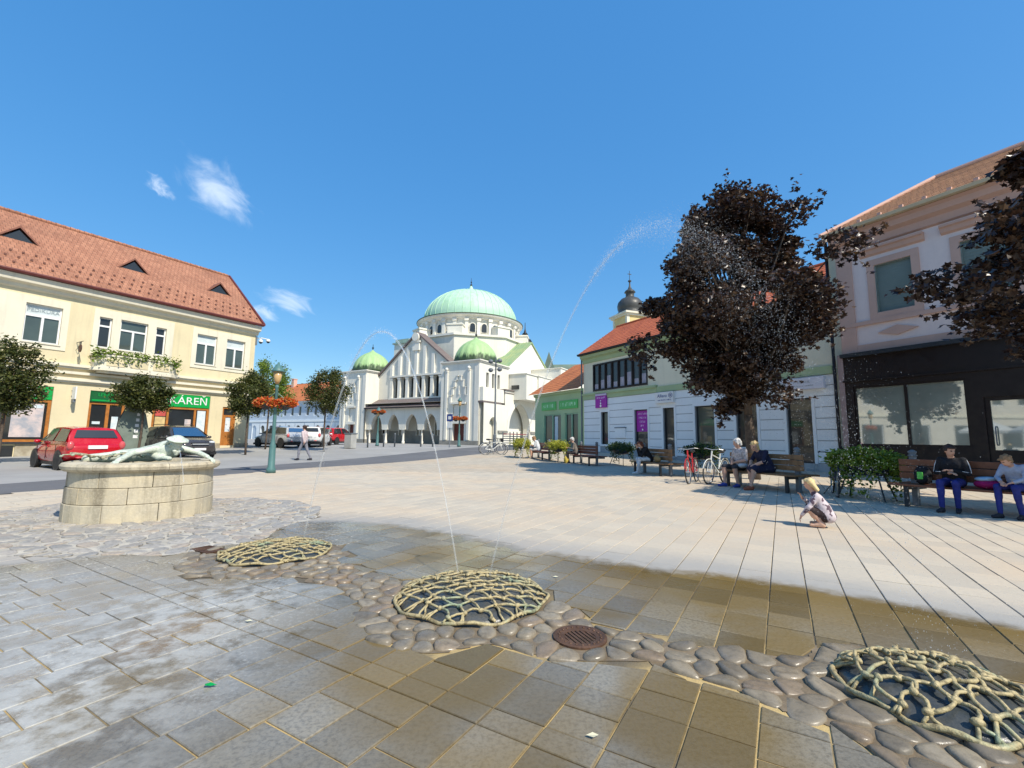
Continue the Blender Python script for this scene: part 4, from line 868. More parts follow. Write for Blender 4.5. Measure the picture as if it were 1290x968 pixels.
o = MB().box(-11.58, -10.55, .1, .125, 1.74, 3.05).build('purple_window_film', m_purple, WH)
for i in range(4): blurred_line('film_lettering', o, -11.45 + .08 * i, -10.62 - .1 * i, 2.85 - .25 * i, .12, .094, m_lil, 40 + i)
k = MB().lathe([(.06, -.004), (.06, .004)], 12, (0, 0, 0)).build('film_mark', m_white, o); k.rotation_euler = FRONT; k.location = (-11.06, .095, 1.86)
sg = empty('purple_sign', world_of(WH, (-14.72, -.1, 3.4)), rzR, 'small purple sign with white figures above the narrow window', 'sign')
MB().box(-.58, .58, -.06, .05, 0, .82).build('panel', m_purple, sg, bevel=.006); MB().box(-.58, .58, -.06, .05, .84, 1.02).build('header', mat('lilac_panel', (.62, .5, .66), .5, .03), sg); blurred_line('lettering', sg, -.42, .42, .68, .12, -.065, m_lil, 51)
for i, r_ in enumerate((.05, .065, .09)): k = MB().lathe([(r_, -.004), (r_, .004)], 14).build('dot_mark', m_white, sg); k.rotation_euler = FRONT; k.location = (0, -.066, .48 - .18 * i)
sg = empty('insurance_sign', world_of(WH, (-9.03, -.05, 3.38)), rzR, 'white box sign with navy lettering above the grey door', 'sign')
MB().box(-.68, .68, -.16, .05, 0, .64).build('panel', m_white, sg, bevel=.01); text_mesh('Allianz', .27, m_blue, 'lettering', sg, (-.12, -.166, .41), FRONT, .003); blurred_line('lettering', sg, -.5, .55, .17, .08, -.165, m_blue, 52)
ringp = [(.13 * math.cos(a), 0, .13 * math.sin(a)) for a in [2 * math.pi * i / 20 for i in range(20)]]; MB().tube([(x + .5, -.166, z + .42) for x, _, z in ringp], .012, 5, closed=True).box(.44, .46, -.172, -.163, .35, .48).box(.49, .51, -.172, -.163, .35, .51).box(.54, .56, -.172, -.163, .35, .48).build('emblem', m_blue, sg)
sg = empty('long_white_sign', world_of(WH, (-1.5, -.05, 3.48)), rzR, 'long white box sign with dark lettering beside the downpipe', 'sign')
MB().box(-1.1, 1.1, -.18, .05, 0, .5).build('panel', mat('sign_lavender_white', (.70, .70, .76), .5, .03, bmp=0), sg, bevel=.01); blurred_line('lettering', sg, -.75, .6, .32, .1, -.185, m_ghost, 53); blurred_line('lettering', sg, -.75, .7, .15, .05, -.185, m_ghost, 54); MB().ell((-.93, -.186, .26), (.07, .01, .1), 10, 6).build('emblem', m_redp, sg)
mb_ = MB().box(-13.35, -12.4, -.12, -.03, 1.35, 1.98).build('mail_boxes', m_wht, WH); MB().box(-13.4, -12.35, -.14, -.02, 1.98, 2.02).build('mail_box_lid', m_iron, mb_)
# green shop
GS = empty('green_shop', RA0, rzR, 'low mint-green shop with two green name boards and an orange tiled roof', 'building')
hl2 = [(-22.2, -19.7, .3, 3.2), (-19.2, -17.5, .3, 3.2)]
MB().wall(-23.6, -16.82, 0, 4.95, hl2, .0, .25).quad((-23.6, 9, 0), (-23.6, 0, 0), (-23.6, 0, 5), (-23.6, 9, 5)).build('wall', m_mint, GS)
for (a, b), t in zip(((-22.45, -20.35), (-19.9, -17.48)), (61, 62)):
    o = MB().box(a, b, -.08, 0, 3.54, 4.2).build('name_board', mat('bright_green_board', (.10, .50, .12), .5, .06, bmp=0), GS, bevel=.01); blurred_line('lettering', o, a + .25, b - .25, 3.88, .3, -.084, mat('pale_green_lettering', (.45, .75, .45), .5, 0, bmp=0), t)
for a, b, c, d in hl2:
    o = rect_frame(MB(), a, b, c, d, .1, .05, .2).box((a + b) / 2 - .06, (a + b) / 2 + .06, .05, .2, c + .1, d - .1).build('shop_window', mat('mint_frame', (.30, .52, .34), .5), GS)
    for p, q in ((a + .08, (a + b) / 2), ((a + b) / 2, b - .08)): MB().box(p, q, .13, .14, c + .08, d - .08).build('pane', m_dglass, o)
MB().box(-20.75, -20.3, .11, .13, .5, 3.0).build('banner', m_paper, GS); MB().prism([(0, 4.7), (-.15, 4.75), (-.2, 4.95), (0, 4.98)], -23.6, -16.85).build('cornice', m_mint, GS)
roof_courses(GS, -24.0, -16.85, -.45, 4.95, 4.5, 8.0, m_roofO, 14, hip0=0)
MB().tube([(-16.9, -.12, 7.3), (-16.9, -.12, .3)], .055, 8).build('downpipe', m_greyiron, GS)
# ================================================================== SYNAGOGUE
SY = empty('synagogue', (-3.28, 45.0, 0), ang(-V), 'white domed synagogue with green copper domes, twin corner towers and an arched portico', 'synagogue')
# local x: to the right along the front (0 = right corner, negative to the left), y: depth into the building, z up; ground about .5
W_ = 20.3; B0 = .3
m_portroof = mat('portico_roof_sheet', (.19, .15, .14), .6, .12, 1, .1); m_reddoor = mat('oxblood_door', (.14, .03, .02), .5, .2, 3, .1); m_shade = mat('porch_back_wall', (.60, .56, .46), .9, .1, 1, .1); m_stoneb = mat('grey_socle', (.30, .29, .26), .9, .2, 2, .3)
def tower(x0, x1, door):
    """corner tower from x0 to x1 (5.6 deep)"""
    t = empty('tower', (0, 0, 0)); t.parent = SY; d = 5.7
    mb = MB().wall(x0, x1, B0, 8.85, [(x0 + 1.55, x1 - 1.75, B0, 2.62), (x0 + 1.55, x1 - 1.75, 3.0, 4.6)], 0, .35)
    side = [(1.25, 1.75, 6.35, 7.9), (2.35, 2.85, 6.35, 7.9), (3.4, 3.9, 6.35, 7.9)] if door == 'R' else []
    sd = MB().wall(0, d, B0, 8.85, side, 0, .25); sd.v = [(x1 - y, x, z) for x, y, z in sd.v]; mb.add(sd.v, sd.f)
    mb.quad((x0, d, B0), (x0, 0, B0), (x0, 0, 8.85), (x0, d, 8.85)); mb.quad((x1, d, B0), (x0, d, B0), (x0, d, 8.85), (x1, d, 8.85)); mb.quad((x0, 0, 8.85), (x1, 0, 8.85), (x1, d, 8.85), (x0, d, 8.85))
    w = mb.build('wall', m_synw, t)
    MB().box(x0 + 1.5, x1 - 1.7, .3, .34, B0, 4.7).build('door_recess', m_reddoor, w)
    if side: MB().box(x1 - .24, x1 - .22, 1.1, 4.1, 6.2, 8.0).build('window_pane', m_dglass, w)
    for xa in (x0 + .55, x1 - 1.35): MB().box(xa, xa + .28, -.14, 0, 1.0, 8.0).box(xa - .03, xa + .31, -.2, 0, 8.0, 8.12).build('pilaster', m_syng, t); MB().ell((xa + .14, -.12, 8.28), (.2, .18, .2), 10, 7).build('pilaster_ball', m_syng, t, smooth=True)
    MB().box(x0 - .03, x0 + .3, -.08, .0, B0, 8.5).box(x1 - .5, x1 + .03, -.08, .0, B0, 8.5).build('corner_strip', m_syng, t)
    # stepped relief above the door
    xc = (x0 + x1) / 2 - .1
    for i, (w_, z0, z1) in enumerate(((1.15, 4.75, 5.6), (.9, 5.6, 6.4), (.62, 6.4, 7.1), (.34, 7.1, 7.6))): MB().box(xc - w_, xc - w_ + .22, -.12, 0, z0, z1).box(xc + w_ - .22, xc + w_, -.12, 0, z0, z1).box(xc - w_ - .04, xc - w_ + .3, -.16, 0, z1 - .1, z1).box(xc + w_ - .3, xc + w_ + .04, -.16, 0, z1 - .1, z1).build('stepped_relief', m_syng, t)
    MB().box(xc - .08, xc + .08, -.08, 0, 5.6, 6.5).build('relief_tablet', m_syng, t)
    MB().box(x0 + 1.3, x1 - 1.5, -.22, .0, 4.62, 4.8).box(x0 + 1.3, x1 - 1.5, -.16, 0, 2.64, 2.9).build('lintel', m_syng, t)
    MB().box(x0 + 1.6, x1 - 1.8, .1, .3, 3.0, 4.55).build('overdoor_panel', m_syng, t)
    mb = MB().box(x0 - .12, x1 + .12, -.12, d + .1, 8.85, 8.97).box(x0 - .22, x1 + .22, -.22, d + .2, 8.97, 9.08); mb.build('cornice', m_syng, t)
    MB().box(x0 - .06, x1 + .06, -.1, d, B0 - .4, B0 + .62).build('socle', m_stoneb, t)
    # ribbed copper dome
    cx, cy = (x0 + x1) / 2 - .05, 2.75; r0 = 2.2
    prof = [(1.0, 0), (1.06, .12), (1.03, .3), (.99, .75), (.92, 1.2), (.81, 1.65), (.65, 2.05), (.44, 2.4), (.24, 2.62), (.12, 2.78), (.045, 2.95), (.02, 3.0)]
    vs = []; fs = []; n = 64
    for k, z in prof:
        for i in range(n):
            a = 2 * math.pi * i / n; f = 1 + .045 * abs(math.sin(8 * a)) * min(1, k * 1.6); vs.append((k * r0 * f * math.cos(a), k * r0 * f * math.sin(a), z))
    for q in range(len(prof) - 1):
        for i in range(n): fs.append((q * n + i, q * n + (i + 1) % n, (q + 1) * n + (i + 1) % n, (q + 1) * n + i))
    dm = MB().add(vs, fs).build('dome', m_sdome, t, smooth=True); dm.location = (cx, cy, 9.12)
    MB().lathe([(2.55, 0), (2.6, .06), (2.35, .14)], 48, (0, 0, -.08)).build('dome_skirt', m_sdome, dm)
    MB().lathe([(.05, 2.95), (.05, 3.15), (.13, 3.2), (.13, 3.3), (.04, 3.38), (.03, 3.7), (.0, 3.75)], 10).build('finial', m_iron, dm)
    return t
TR = tower(-4.75, 0, 'R'); TL = tower(-20.45, -16.2, 'L')
# portico between the towers
xs_ = [-16.2, -13.15, -10.4, -7.7, -4.75]; ar = [(-15.35, -13.55), (-12.65, -10.9), (-9.95, -8.15), (-7.3, -5.45)]
px_ = [-16.2, -13.1, -10.42, -7.72, -4.75]
for i in range(4):
    MB().arch_wall(px_[i], px_[i + 1], 2.05, 4.5, ar[i][0], ar[i][1], 2.06, 3.75, .25, .75).build('portico_arch', m_synw, SY)
for x in (-15.78, -13.1, -10.42, -7.72, -5.1):
    c = MB().lathe([(.17, B0), (.17, .75), (.12, .8), (.105, 1.9), (.14, 1.95), (.19, 2.02)], 14, (x, .5, 0)).build('portico_column', m_syng, SY, smooth=True); MB().box(x - .36, x + .36, .22, .78, 2.0, 2.12).build('capital', m_syng, c)
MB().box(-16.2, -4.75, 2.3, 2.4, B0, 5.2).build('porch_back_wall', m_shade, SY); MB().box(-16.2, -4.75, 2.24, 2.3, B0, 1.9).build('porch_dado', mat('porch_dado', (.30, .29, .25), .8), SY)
for i, (a, b) in enumerate(ar):
    c = (a + b) / 2 - .55
    for k in (-.26, .26): MB().arch_wall(c + k - .26, c + k + .26, 1.4, 3.3, c + k - .18, c + k + .18, 2.5, 2.95, 2.18, 2.24, n=6).build('porch_window', m_syng, SY); MB().box(c + k - .17, c + k + .17, 2.2, 2.22, 1.5, 2.95).build('porch_pane', m_dglass, SY)
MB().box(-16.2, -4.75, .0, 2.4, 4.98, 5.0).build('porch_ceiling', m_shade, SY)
MB().prism([(-.1, 4.42), (-.1, 4.56), (2.1, 5.72), (2.1, 5.5)], -16.15, -4.78).build('portico_roof', m_portroof, SY); MB().box(-16.15, -4.78, -.2, -.1, 4.4, 4.52).build('portico_gutter', m_dkbrown, SY)
MB().tube([(-16.0, -.12, 4.4), (-16.0, -.06, .5)], .05, 8).build('downpipe', m_iron, SY)
# gabled front wall with loggia of six openings
GY = 2.0; gx0, gx1, gpk, gzp = -16.6, -4.2, -10.2, 13.2
gw = MB(); la, lb = -14.05, -6.55; zt0, zt1 = 5.75, 8.2
def gz_top(x): return gzp - abs(x - gpk) / (gpk - gx0) * (gzp - 8.2)
gw.poly([(gx0, GY, 5.0), (la, GY, 5.0), (la, GY, gz_top(la)), (gx0, GY, 8.2)]); gw.poly([(lb, GY, 5.0), (gx1, GY, 5.0), (gx1, GY, gz_top(gx1)), (lb, GY, gz_top(lb))]); gw.quad((la, GY, 5.0), (lb, GY, 5.0), (lb, GY, zt0), (la, GY, zt0)); gw.poly([(la, GY, zt1), (lb, GY, zt1), (lb, GY, gz_top(lb)), (gpk, GY, gzp), (la, GY, gz_top(la))])
for a, b in ((la, 1), (lb, -1)): gw.quad((a, GY, zt0), (a, GY, zt1), (a, GY + .8, zt1), (a, GY + .8, zt0))
gw.quad((la, GY, zt1), (lb, GY, zt1), (lb, GY + .8, zt1), (la, GY + .8, zt1)); gw.quad((la, GY, zt0), (la, GY + .8, zt0), (lb, GY + .8, zt0), (lb, GY, zt0)); gw.quad((gx0, GY, 5), (gx0, GY, 8.2), (gx0, GY + 8, 8.2), (gx0, GY + 8, 5))
gw.build('gable_wall', m_synw, SY); MB().box(la, lb, GY + .75, GY + .8, zt0, zt1).build('loggia_glass', m_dglass, SY)
for i in range(7):
    x = la + (lb - la) * i / 6; MB().box(x - .2, x + .2, GY - .12, GY + .5, zt0, zt1 - .1).box(x - .26, x + .26, GY - .16, GY + .5, zt1 - .22, zt1 - .05).build('loggia_pier', m_syng, SY)
MB().box(la - .3, lb + .3, GY - .2, GY, zt1, zt1 + .22).box(la - .3, lb + .3, GY - .2, GY, zt0 - .16, zt0).build('loggia_band', m_syng, SY)
for i in range(-3, 4):
    x = gpk + i * 1.28; zt = gz_top(x) - .45
    if zt > zt1 + .6: MB().box(x - .2, x + .2, GY - .2, GY, zt1 + .22, zt - .1).build('gable_pilaster', m_syng, SY)
for sgn in (-1, 1):
    e = gpk + sgn * (gpk - gx0); MB().add([(gpk, GY - .25, gzp + .22), (e, GY - .25, 8.42), (e, GY - .25, 8.2), (gpk, GY - .25, gzp), (gpk, GY + 1.3, gzp + .22), (e, GY + 1.3, 8.42), (e, GY + 1.3, 8.2), (gpk, GY + 1.3, gzp)], [(0, 1, 2, 3), (4, 7, 6, 5), (0, 4, 5, 1), (3, 2, 6, 7), (1, 5, 6, 2)]).build('gable_roof', m_portroof, SY)
MB().box(gpk - .62, gpk + .62, GY - .35, GY - .05, 12.1, 12.3).box(gpk - .5, gpk + .5, GY - .3, GY - .05, 11.2, 12.1).build('tablet_base', m_syng, SY)
for sgn in (-1, 1): MB().arch_wall(gpk - .5 + .5 * (sgn + 1) / 2, gpk + .5 * (sgn + 1) / 2, 12.3, 13.0, gpk - .499 + .5 * (sgn + 1) / 2, gpk - .001 + .5 * (sgn + 1) / 2, 12.31, 12.32, GY - .3, GY - .1, 0, 6).build('tablet', m_syng, SY)
k = MB().lathe([(.5, 0), (.5, .25)], 16, (gpk, GY - .15, 13.1)).build('gable_disc', m_syng, SY); k.data.transform(Matrix.Translation((gpk, GY - .2, 12.75)) @ Matrix.Rotation(math.pi / 2, 4, 'X') @ Matrix.Translation((-gpk, -(GY - .15), -13.1)))
# main block, drum and dome
MB().box(-18.6, -1.6, 5.6, 23, B0, 8.9).build('main_block', m_synw, SY)
DC = (-9.95, 11.95)       # dome centre
oc = []
for i in range(8): a = math.pi / 8 + i * math.pi / 4; oc.append((DC[0] + 8.0 * math.cos(a), DC[1] + 8.0 * math.sin(a)))
mb = MB(); mb.add(*plan_prism(oc, 8.6, 13.25)); o = mb.build('octagon', m_synw, SY)
mb = MB(); mb.add(*plan_prism([(DC[0] + (x - DC[0]) * 1.03, DC[1] + (y - DC[1]) * 1.03) for x, y in oc], 13.25, 13.5)); mb.build('octagon_cornice', m_syng, SY)
for i in range(8):
    a = i * math.pi / 4; cx, cy = DC[0] + 7.1 * math.cos(a + math.pi / 8), DC[1] + 7.1 * math.sin(a + math.pi / 8); M = Matrix.Rotation(a + math.pi / 8, 3, 'Z')
    MB().cbox((cx, cy, 14.0), (.75, .9, .5), M).cbox((cx, cy, 14.58), (.85, 1.0, .09), M).build('corner_block', m_synw, SY)
dru = MB().lathe([(6.35, 13.4), (6.35, 15.7)], 96, (DC[0], DC[1], 0), caps=False).build('drum', m_synw, SY, smooth=True)
for i in range(28):
    a = 2 * math.pi * (i + .5) / 28; M = Matrix.Rotation(a, 3, 'Z'); c = (DC[0] + 6.42 * math.cos(a), DC[1] + 6.42 * math.sin(a))
    MB().cbox((c[0], c[1], 14.5), (.2, .2, 1.1), M).cbox((c[0] + .06 * math.cos(a), c[1] + .06 * math.sin(a), 15.5), (.26, .26, .16), M).build('drum_pilaster', m_syng, SY)
    a = 2 * math.pi * i / 28; c = Vector((DC[0] + 6.38 * math.cos(a), DC[1] + 6.38 * math.sin(a), 0)); tn = Vector((-math.sin(a), math.cos(a), 0)); nn = Vector((math.cos(a), math.sin(a), 0))
    pts_ = [(-.36, 13.95), (.36, 13.95), (.36, 14.75)] + [(.36 * math.cos(b), 14.75 + .36 * math.sin(b)) for b in [math.pi * k / 8 for k in range(1, 8)]] + [(-.36, 14.75)]
    w = MB().poly([c + tn * x + nn * .03 + Vector((0, 0, z)) for x, z in pts_]).build('drum_window', m_dglass, SY)
    fr_ = [c + tn * x + nn * .05 + Vector((0, 0, z)) for x, z in pts_]; MB().tube(fr_, .06, 5, closed=True).build('frame', m_syng, w)
MB().lathe([(6.35, 15.6), (6.65, 15.7), (6.7, 15.85), (7.05, 16.0), (7.1, 16.2), (6.8, 16.3), (6.3, 16.35)], 96, (DC[0], DC[1], 0), caps=False).build('drum_cornice', m_syng, SY, smooth=False)
MB().lathe([(7.14, 16.14), (7.16, 16.24), (6.8, 16.34), (6.1, 16.4)], 96, (DC[0], DC[1], 0), caps=False).build('dome_gutter', mat('dark_patina', (.10, .15, .09), .6), SY)
prof = [(6.25 * math.cos(t), 4.62 * math.sin(t) ** .96) for t in np.linspace(0, math.pi / 2 * .985, 26)]
dm = MB().lathe([(6.3, -.1)] + prof + [(.5, 4.63), (.42, 4.85), (.2, 5.3), (.1, 5.5)], 96, caps=True).build('dome', m_dome, SY, smooth=True); dm.location = (DC[0], DC[1], 16.4)
sm_ = MB()
for i in range(40):
    a = 2 * math.pi * i / 40; sm_.tube([(r_ * math.cos(a) * 1.003, r_ * math.sin(a) * 1.003, z + .015) for r_, z in prof[:24]], .032, 4)
sm_.build('standing_seams', m_dome, dm, kind='stuff')
MB().lathe([(.08, 5.4), (.08, 5.5), (.15, 5.56), (.15, 5.68), (.06, 5.75), (.05, 5.95), (.1, 6.0), (.1, 6.08), (.03, 6.15), (.02, 6.6), (0, 6.65)], 12).build('finial', m_iron, dm)
# left rear turret block with green cap
MB().box(-21.0, -18.3, 9, 12, B0, 14.2).build('stair_block', m_synw, SY); MB().box(-21.2, -18.1, 8.8, 12.2, 14.2, 14.4).box(-20.9, -18.4, 9.1, 11.9, 14.4, 14.9).build('stair_block_cap', mat('verdigris_sheet', (.34, .46, .38), .6, .15), SY)
# right transept: gable facing right, patina roof, low wings and the passage arch
ty0, ty1, tpk = 5.8, 18.2, 12.0; tx = -.6
tr_ = MB(); tr_.poly([(tx, ty0, B0), (tx, ty1, B0), (tx, ty1, 8.9), (tx, tpk, 12.95), (tx, ty0, 8.9)]); tr_.quad((tx - 6, ty0, B0), (tx, ty0, B0), (tx, ty0, 8.9), (tx - 6, ty0, 8.9)); tr_.build('transept_wall', m_synw, SY)
for a, b in ((ty0 - .25, tpk), (ty1 + .25, tpk)):
    MB().add([(tx + .15, a, 8.72), (tx + .15, b, 13.0), (-7, b, 13.0), (-7, a, 8.72), (tx + .15, a, 8.86), (tx + .15, b, 13.16), (-7, b, 13.16), (-7, a, 8.86)], [(0, 3, 2, 1), (4, 5, 6, 7), (0, 1, 5, 4), (0, 4, 7, 3), (1, 2, 6, 5)]).build('transept_roof', m_roofg, SY)
for i in range(14):
    y = ty0 - .2; x = tx - .2 - i * .45; MB().tube([(x, y, 8.9), (x, tpk, 13.2)], .03, 4).build('roof_seam', m_roofg, SY)
def wing(x0, x1, y0, y1, z1, name):
    o = MB().box(x0, x1, y0, y1, 5.4 if z1 > 6 else B0, z1).build(name, m_synw, SY); MB().box(x0 - .1, x1 + .1, y0 - .1, y1 + .1, z1, z1 + .1).build('parapet', m_syng, o); return o
wing(-.58, 2.2, 5.8, 8.35, 8.2, 'low_wing'); wing(-.58, 2.4, 8.36, 12.1, 8.2, 'low_wing'); wing(-.56, 3.4, 12.11, 19.9, 9.6, 'rear_wing')
MB().box(.35, 1.3, 5.74, 5.8, 6.55, 7.0).build('wing_vent', m_dglass, SY)
# oriel on the tower's right side and the passage arches
MB().box(.0, .5, -.0, 5.2, 4.9, 6.3).build('side_oriel', m_synw, SY).hide_render = False
MB().box(-.05, .6, -.08, 3.3, 4.7, 4.9).build('side_oriel_ledge', m_portroof, SY)
ps = MB(); ps.arch_wall(.0, 4.0, B0, 4.7, 1.05, 2.45, 2.6, 3.35, 0, .5); ps.arch_wall(4.0, 12.2, B0, 6.3, 4.75, 9.6, 1.9, 5.05, 0, .9, n=20)
ps.v = [(.6 - y, x, z) for x, y, z in ps.v]; ps.build('passage_wall', m_synw, SY)
rg = MB(); pr = []
for i in range(25):
    t = -1 + 2 * i / 24; k = .35; h = math.sqrt(max(0, 1.35 ** 2 - (abs(t) + k) ** 2)) / math.sqrt(1.35 ** 2 - k * k); pr.append((t, h))
for i in range(24):
    (a, ha), (b, hb) = pr[i], pr[i + 1]; f = lambda t, h, e: (.66, 7.175 + (2.425 + e) * t, 1.9 + (3.15 + e) * h)
    rg.quad(f(a, ha, 0), f(b, hb, 0), f(b, hb, .42), f(a, ha, .42)); rg.quad(f(a, ha, .42), f(b, hb, .42), (.6, *f(b, hb, .42)[1:]), (.6, *f(a, ha, .42)[1:]))
rg.build('arch_moulding', m_syng, SY)
MB().box(-.35, .72, 3.9, 12.3, 6.3, 6.42).box(-.35, .66, 3.95, 12.25, 6.0, 6.08).build('passage_coping', m_portroof, SY); MB().box(.5, .75, 2.6, 4.4, 1.75, 2.0).box(.5, .75, 9.7, 11.2, 1.75, 2.0).build('impost', m_stoneb, SY)
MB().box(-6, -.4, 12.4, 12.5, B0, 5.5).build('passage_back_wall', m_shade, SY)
MB().lathe([(.02, .5), (.18, .35), (.22, .0), (.12, -.25), (.02, -.3)], 8, (1.0, 11.2, 4.6)).build('wall_lantern', m_iron, SY)
# ------------------------------------------------------------------ background
def at(px, py, Y): d = pix_dir(px, py); t = Y / d.y; return Vector((d.x * t, Y, CAMH + d.z * t))
# church tower with dark onion cap
CT = empty('church_tower', (*at(796, 500, 75)[:2], 0), R(20), 'yellow church tower with a dark onion cap and spire behind the red roof', 'church tower')
MB().box(-2.05, 2.05, -2.05, 2.05, 0, 21.8).build('shaft', mat('ochre_plaster', (.72, .56, .26), .9, .08), CT); 
for sx, sy in ((-1, -1), (1, -1), (1, 1), (-1, 1)): MB().box(sx * 1.85 - .25, sx * 1.85 + .25, sy * 1.85 - .25, sy * 1.85 + .25, 14, 21.7).build('corner_pilaster', m_trim, CT)
for a in range(4): k = MB().box(-.5, .5, -2.1, -2.06, 17.2, 19.6).build('belfry_louvre', m_dkbrown, CT); k.rotation_euler = (0, 0, a * math.pi / 2)
for z0, z1, h in ((21.5, 21.8, 2.35), (21.8, 22.1, 2.6)): MB().box(-h, h, -h, h, z0, z1).build('cornice', m_trim, CT)
m_slate = mat('dark_slate_copper', (.075, .075, .07), .45, .2, 1.5, .1)
MB().lathe([(2.55, 22.1), (2.2, 22.4), (1.9, 22.7), (2.1, 23.1), (2.15, 23.7), (2.0, 24.3), (1.5, 24.9), (.85, 25.2), (.7, 25.4), (.72, 26.0), (.95, 26.1), (.75, 26.4), (.35, 26.7), (.16, 27.2), (.1, 28.0)], 24).build('onion_cap', m_slate, CT, smooth=True)
MB().lathe([(.28, 28.0), (.3, 28.2), (.05, 28.35), (.04, 29.9), (0, 30.0)], 8).build('spire', m_slate, CT); MB().box(-.35, .35, -.04, .04, 29.3, 29.4).build('cross_bar', m_slate, CT)
# small turret right of the dome, and the grey-green church roof
TU = empty('church_turret', (*at(661, 470, 85)[:2], 0), 0, 'small black onion turret right of the great dome', 'turret')
MB().lathe([(1.4, 14.0), (1.3, 18.6), (1.5, 18.7), (1.55, 19.2), (1.1, 19.9), (.5, 20.3), (.45, 20.8), (.6, 20.9), (.25, 21.3), (.08, 22.0), (.05, 23.2)], 12).build('onion_cap', m_black, TU, smooth=True)
MB().box(-1.5, 1.5, -1.5, 1.5, 0, 14).build('shaft', m_ivory, TU)
p = at(690, 470, 88); CR = empty('church_nave', (p.x, p.y, 0), R(-8), 'grey-green church roof seen above the green shop', 'church')
MB().box(-1, 18, 0, 12, 0, 10.5).build('wall', m_ivory, CR); MB().prism([(-.5, 10.4), (6, 16.6), (12.5, 10.4)], -1.5, 18.5).build('roof', mat('sage_roof', (.17, .23, .18), .7, .15, .6, .05), CR)
MB().prism([(-1.4, 14.6), (0, 19.0), (1.4, 14.6)], 4, 6.8, 'y').build('roof_gable', MATS['sage_roof'], CR)
# row of houses at the far left with orange roof
FB = empty('far_row_house', (*at(436, 540, 72)[:2], 0), ang(-V), 'pale blue and white row house with an orange roof far behind the round trees', 'building')
hl = [(-1.9 - i * 2.1, -1.1 - i * 2.1, 4.6, 6.3) for i in range(12)] + [(-2.3 - i * 2.6, -1.0 - i * 2.6, .6, 3.0) for i in range(9)]
m_pblue = mat('pale_blue_plaster', (.52, .60, .68), .9, .06)
MB().wall(-27, 0, 0, 7.1, hl, 0, .25).quad((0, 0, 0), (0, 9, 0), (0, 9, 7.1), (0, 0, 7.1)).build('wall', m_pblue, FB)
for h in hl: o = rect_frame(MB(), h[0], h[1], h[2], h[3], .1, .1, .2).build('window', m_white, FB); MB().box(h[0] + .05, h[1] - .05, .16, .18, h[2], h[3]).build('pane', m_dglass, o)
MB().box(-27, 0, -.15, 0, 3.55, 3.9).box(-27, .1, -.3, 0, 6.9, 7.15).build('cornice', m_wht, FB)
for i in range(10): MB().arch_wall(-2.5 - i * 2.6, -.0 - i * 2.6, .4, 3.4, -2.3 - i * 2.6, -1.0 - i * 2.6, 2.2, 3.0, -.1, -.02, 0, 8).build('arcade_surround', m_wht, FB)
roof_courses(FB, -27.3, .3, -.5, 7.1, 4.5, 10.9, m_roofO, 12); MB().poly([(.1, 0, 7.1), (.1, 9, 7.1), (.1, 4.5, 10.8)]).build('gable', m_pblue, FB); roof_courses(FB, -27.3, .3, 9.5, 7.1, 4.5, 10.9, m_roofO, 12, 'rear_roof')
for x in (-3.5, -12.8, -20): MB().box(x - .35, x + .35, 3.6, 4.3, 10, 11.9).box(x - .42, x + .42, 3.53, 4.37, 11.75, 11.9).build('chimney', m_salm, FB)
# brown gabled house just left of the synagogue's left tower
BH = empty('brown_gable_house', (*at(429, 540, 70)[:2], 0), R(8), 'tan gabled house peeping out behind the left copper dome', 'building')
MB().poly([(0, 0, 0), (5.4, 0, 0), (5.4, 0, 9.8), (2.7, 0, 13.0), (0, 0, 9.8)]).box(0, 5.4, .01, 10, 0, 9.7).build('wall', mat('tan_plaster', (.56, .44, .30), .9, .1), BH); MB().prism([(-.3, 9.5), (2.7, 13.1), (5.7, 9.5), (5.7, 9.7), (2.7, 13.35), (-.3, 9.7)], -.3, 10, 'y').build('roof', m_portroof, BH); MB().box(3.4, 4.1, 2, 2.7, 11, 13.9).build('chimney', m_salm, BH)
for i in range(2): MB().box(.8 + i * 2.2, 1.7 + i * 2.2, -.02, .01, 6.2, 8).build('window', m_dglass, BH)
# low roofline closing the gap at the far end of the street
EB = empty('street_end_house', (-62, 92, 0), R(-20), 'pale house closing the street far behind the parked cars', 'building')
MB().wall(0, 26, 0, 6.5, [(1.5 + i * 3, 2.6 + i * 3, 3.6, 5.4) for i in range(8)], 0, .2).quad((0, 8, 0), (0, 0, 0), (0, 0, 6.5), (0, 8, 6.5)).build('wall', m_ivory, EB)
for i in range(8): MB().box(1.5 + i * 3, 2.6 + i * 3, .12, .14, 3.6, 5.4).build('window', m_dglass, EB)
roof_courses(EB, -.4, 26.4, -.4, 6.5, 4, 9.5, m_roofR, 10)

# neighbour of the pharmacy, out of frame to the left (seen mirrored in the shop windows)
NH = empty('neighbour_house', world_of(LB, (-21.1, 0, 0)), LB.rotation_euler.z, 'beige two-storey house adjoining the pharmacy on the left', 'building')
hl = [(-2.6 - i * 2.9, -1.3 - i * 2.9, 5.6, 7.5) for i in range(8)] + [(-3.4 - i * 5.2, -.9 - i * 5.2, .7, 3.3) for i in range(4)]
MB().wall(-25, 0, -.5, 8.6, hl, 0, .25).quad((-25, 9, -.5), (-25, 0, -.5), (-25, 0, 8.6), (-25, 9, 8.6)).build('wall', mat('beige_plaster', (.66, .60, .50), .9, .08), NH)
for h in hl: o = rect_frame(MB(), h[0], h[1], h[2], h[3], .1, .1, .2).build('window', m_white, NH); MB().box(h[0] + .05, h[1] - .05, .16, .18, h[2], h[3]).build('pane', m_dglass, o)
MB().box(-25, 0, -.3, 0, 8.4, 8.7).box(-25, 0, -.15, 0, 4.2, 4.5).build('cornice', m_trim, NH); roof_courses(NH, -25.3, -.05, -.5, 8.7, 4.5, 13, m_roofL, 16)
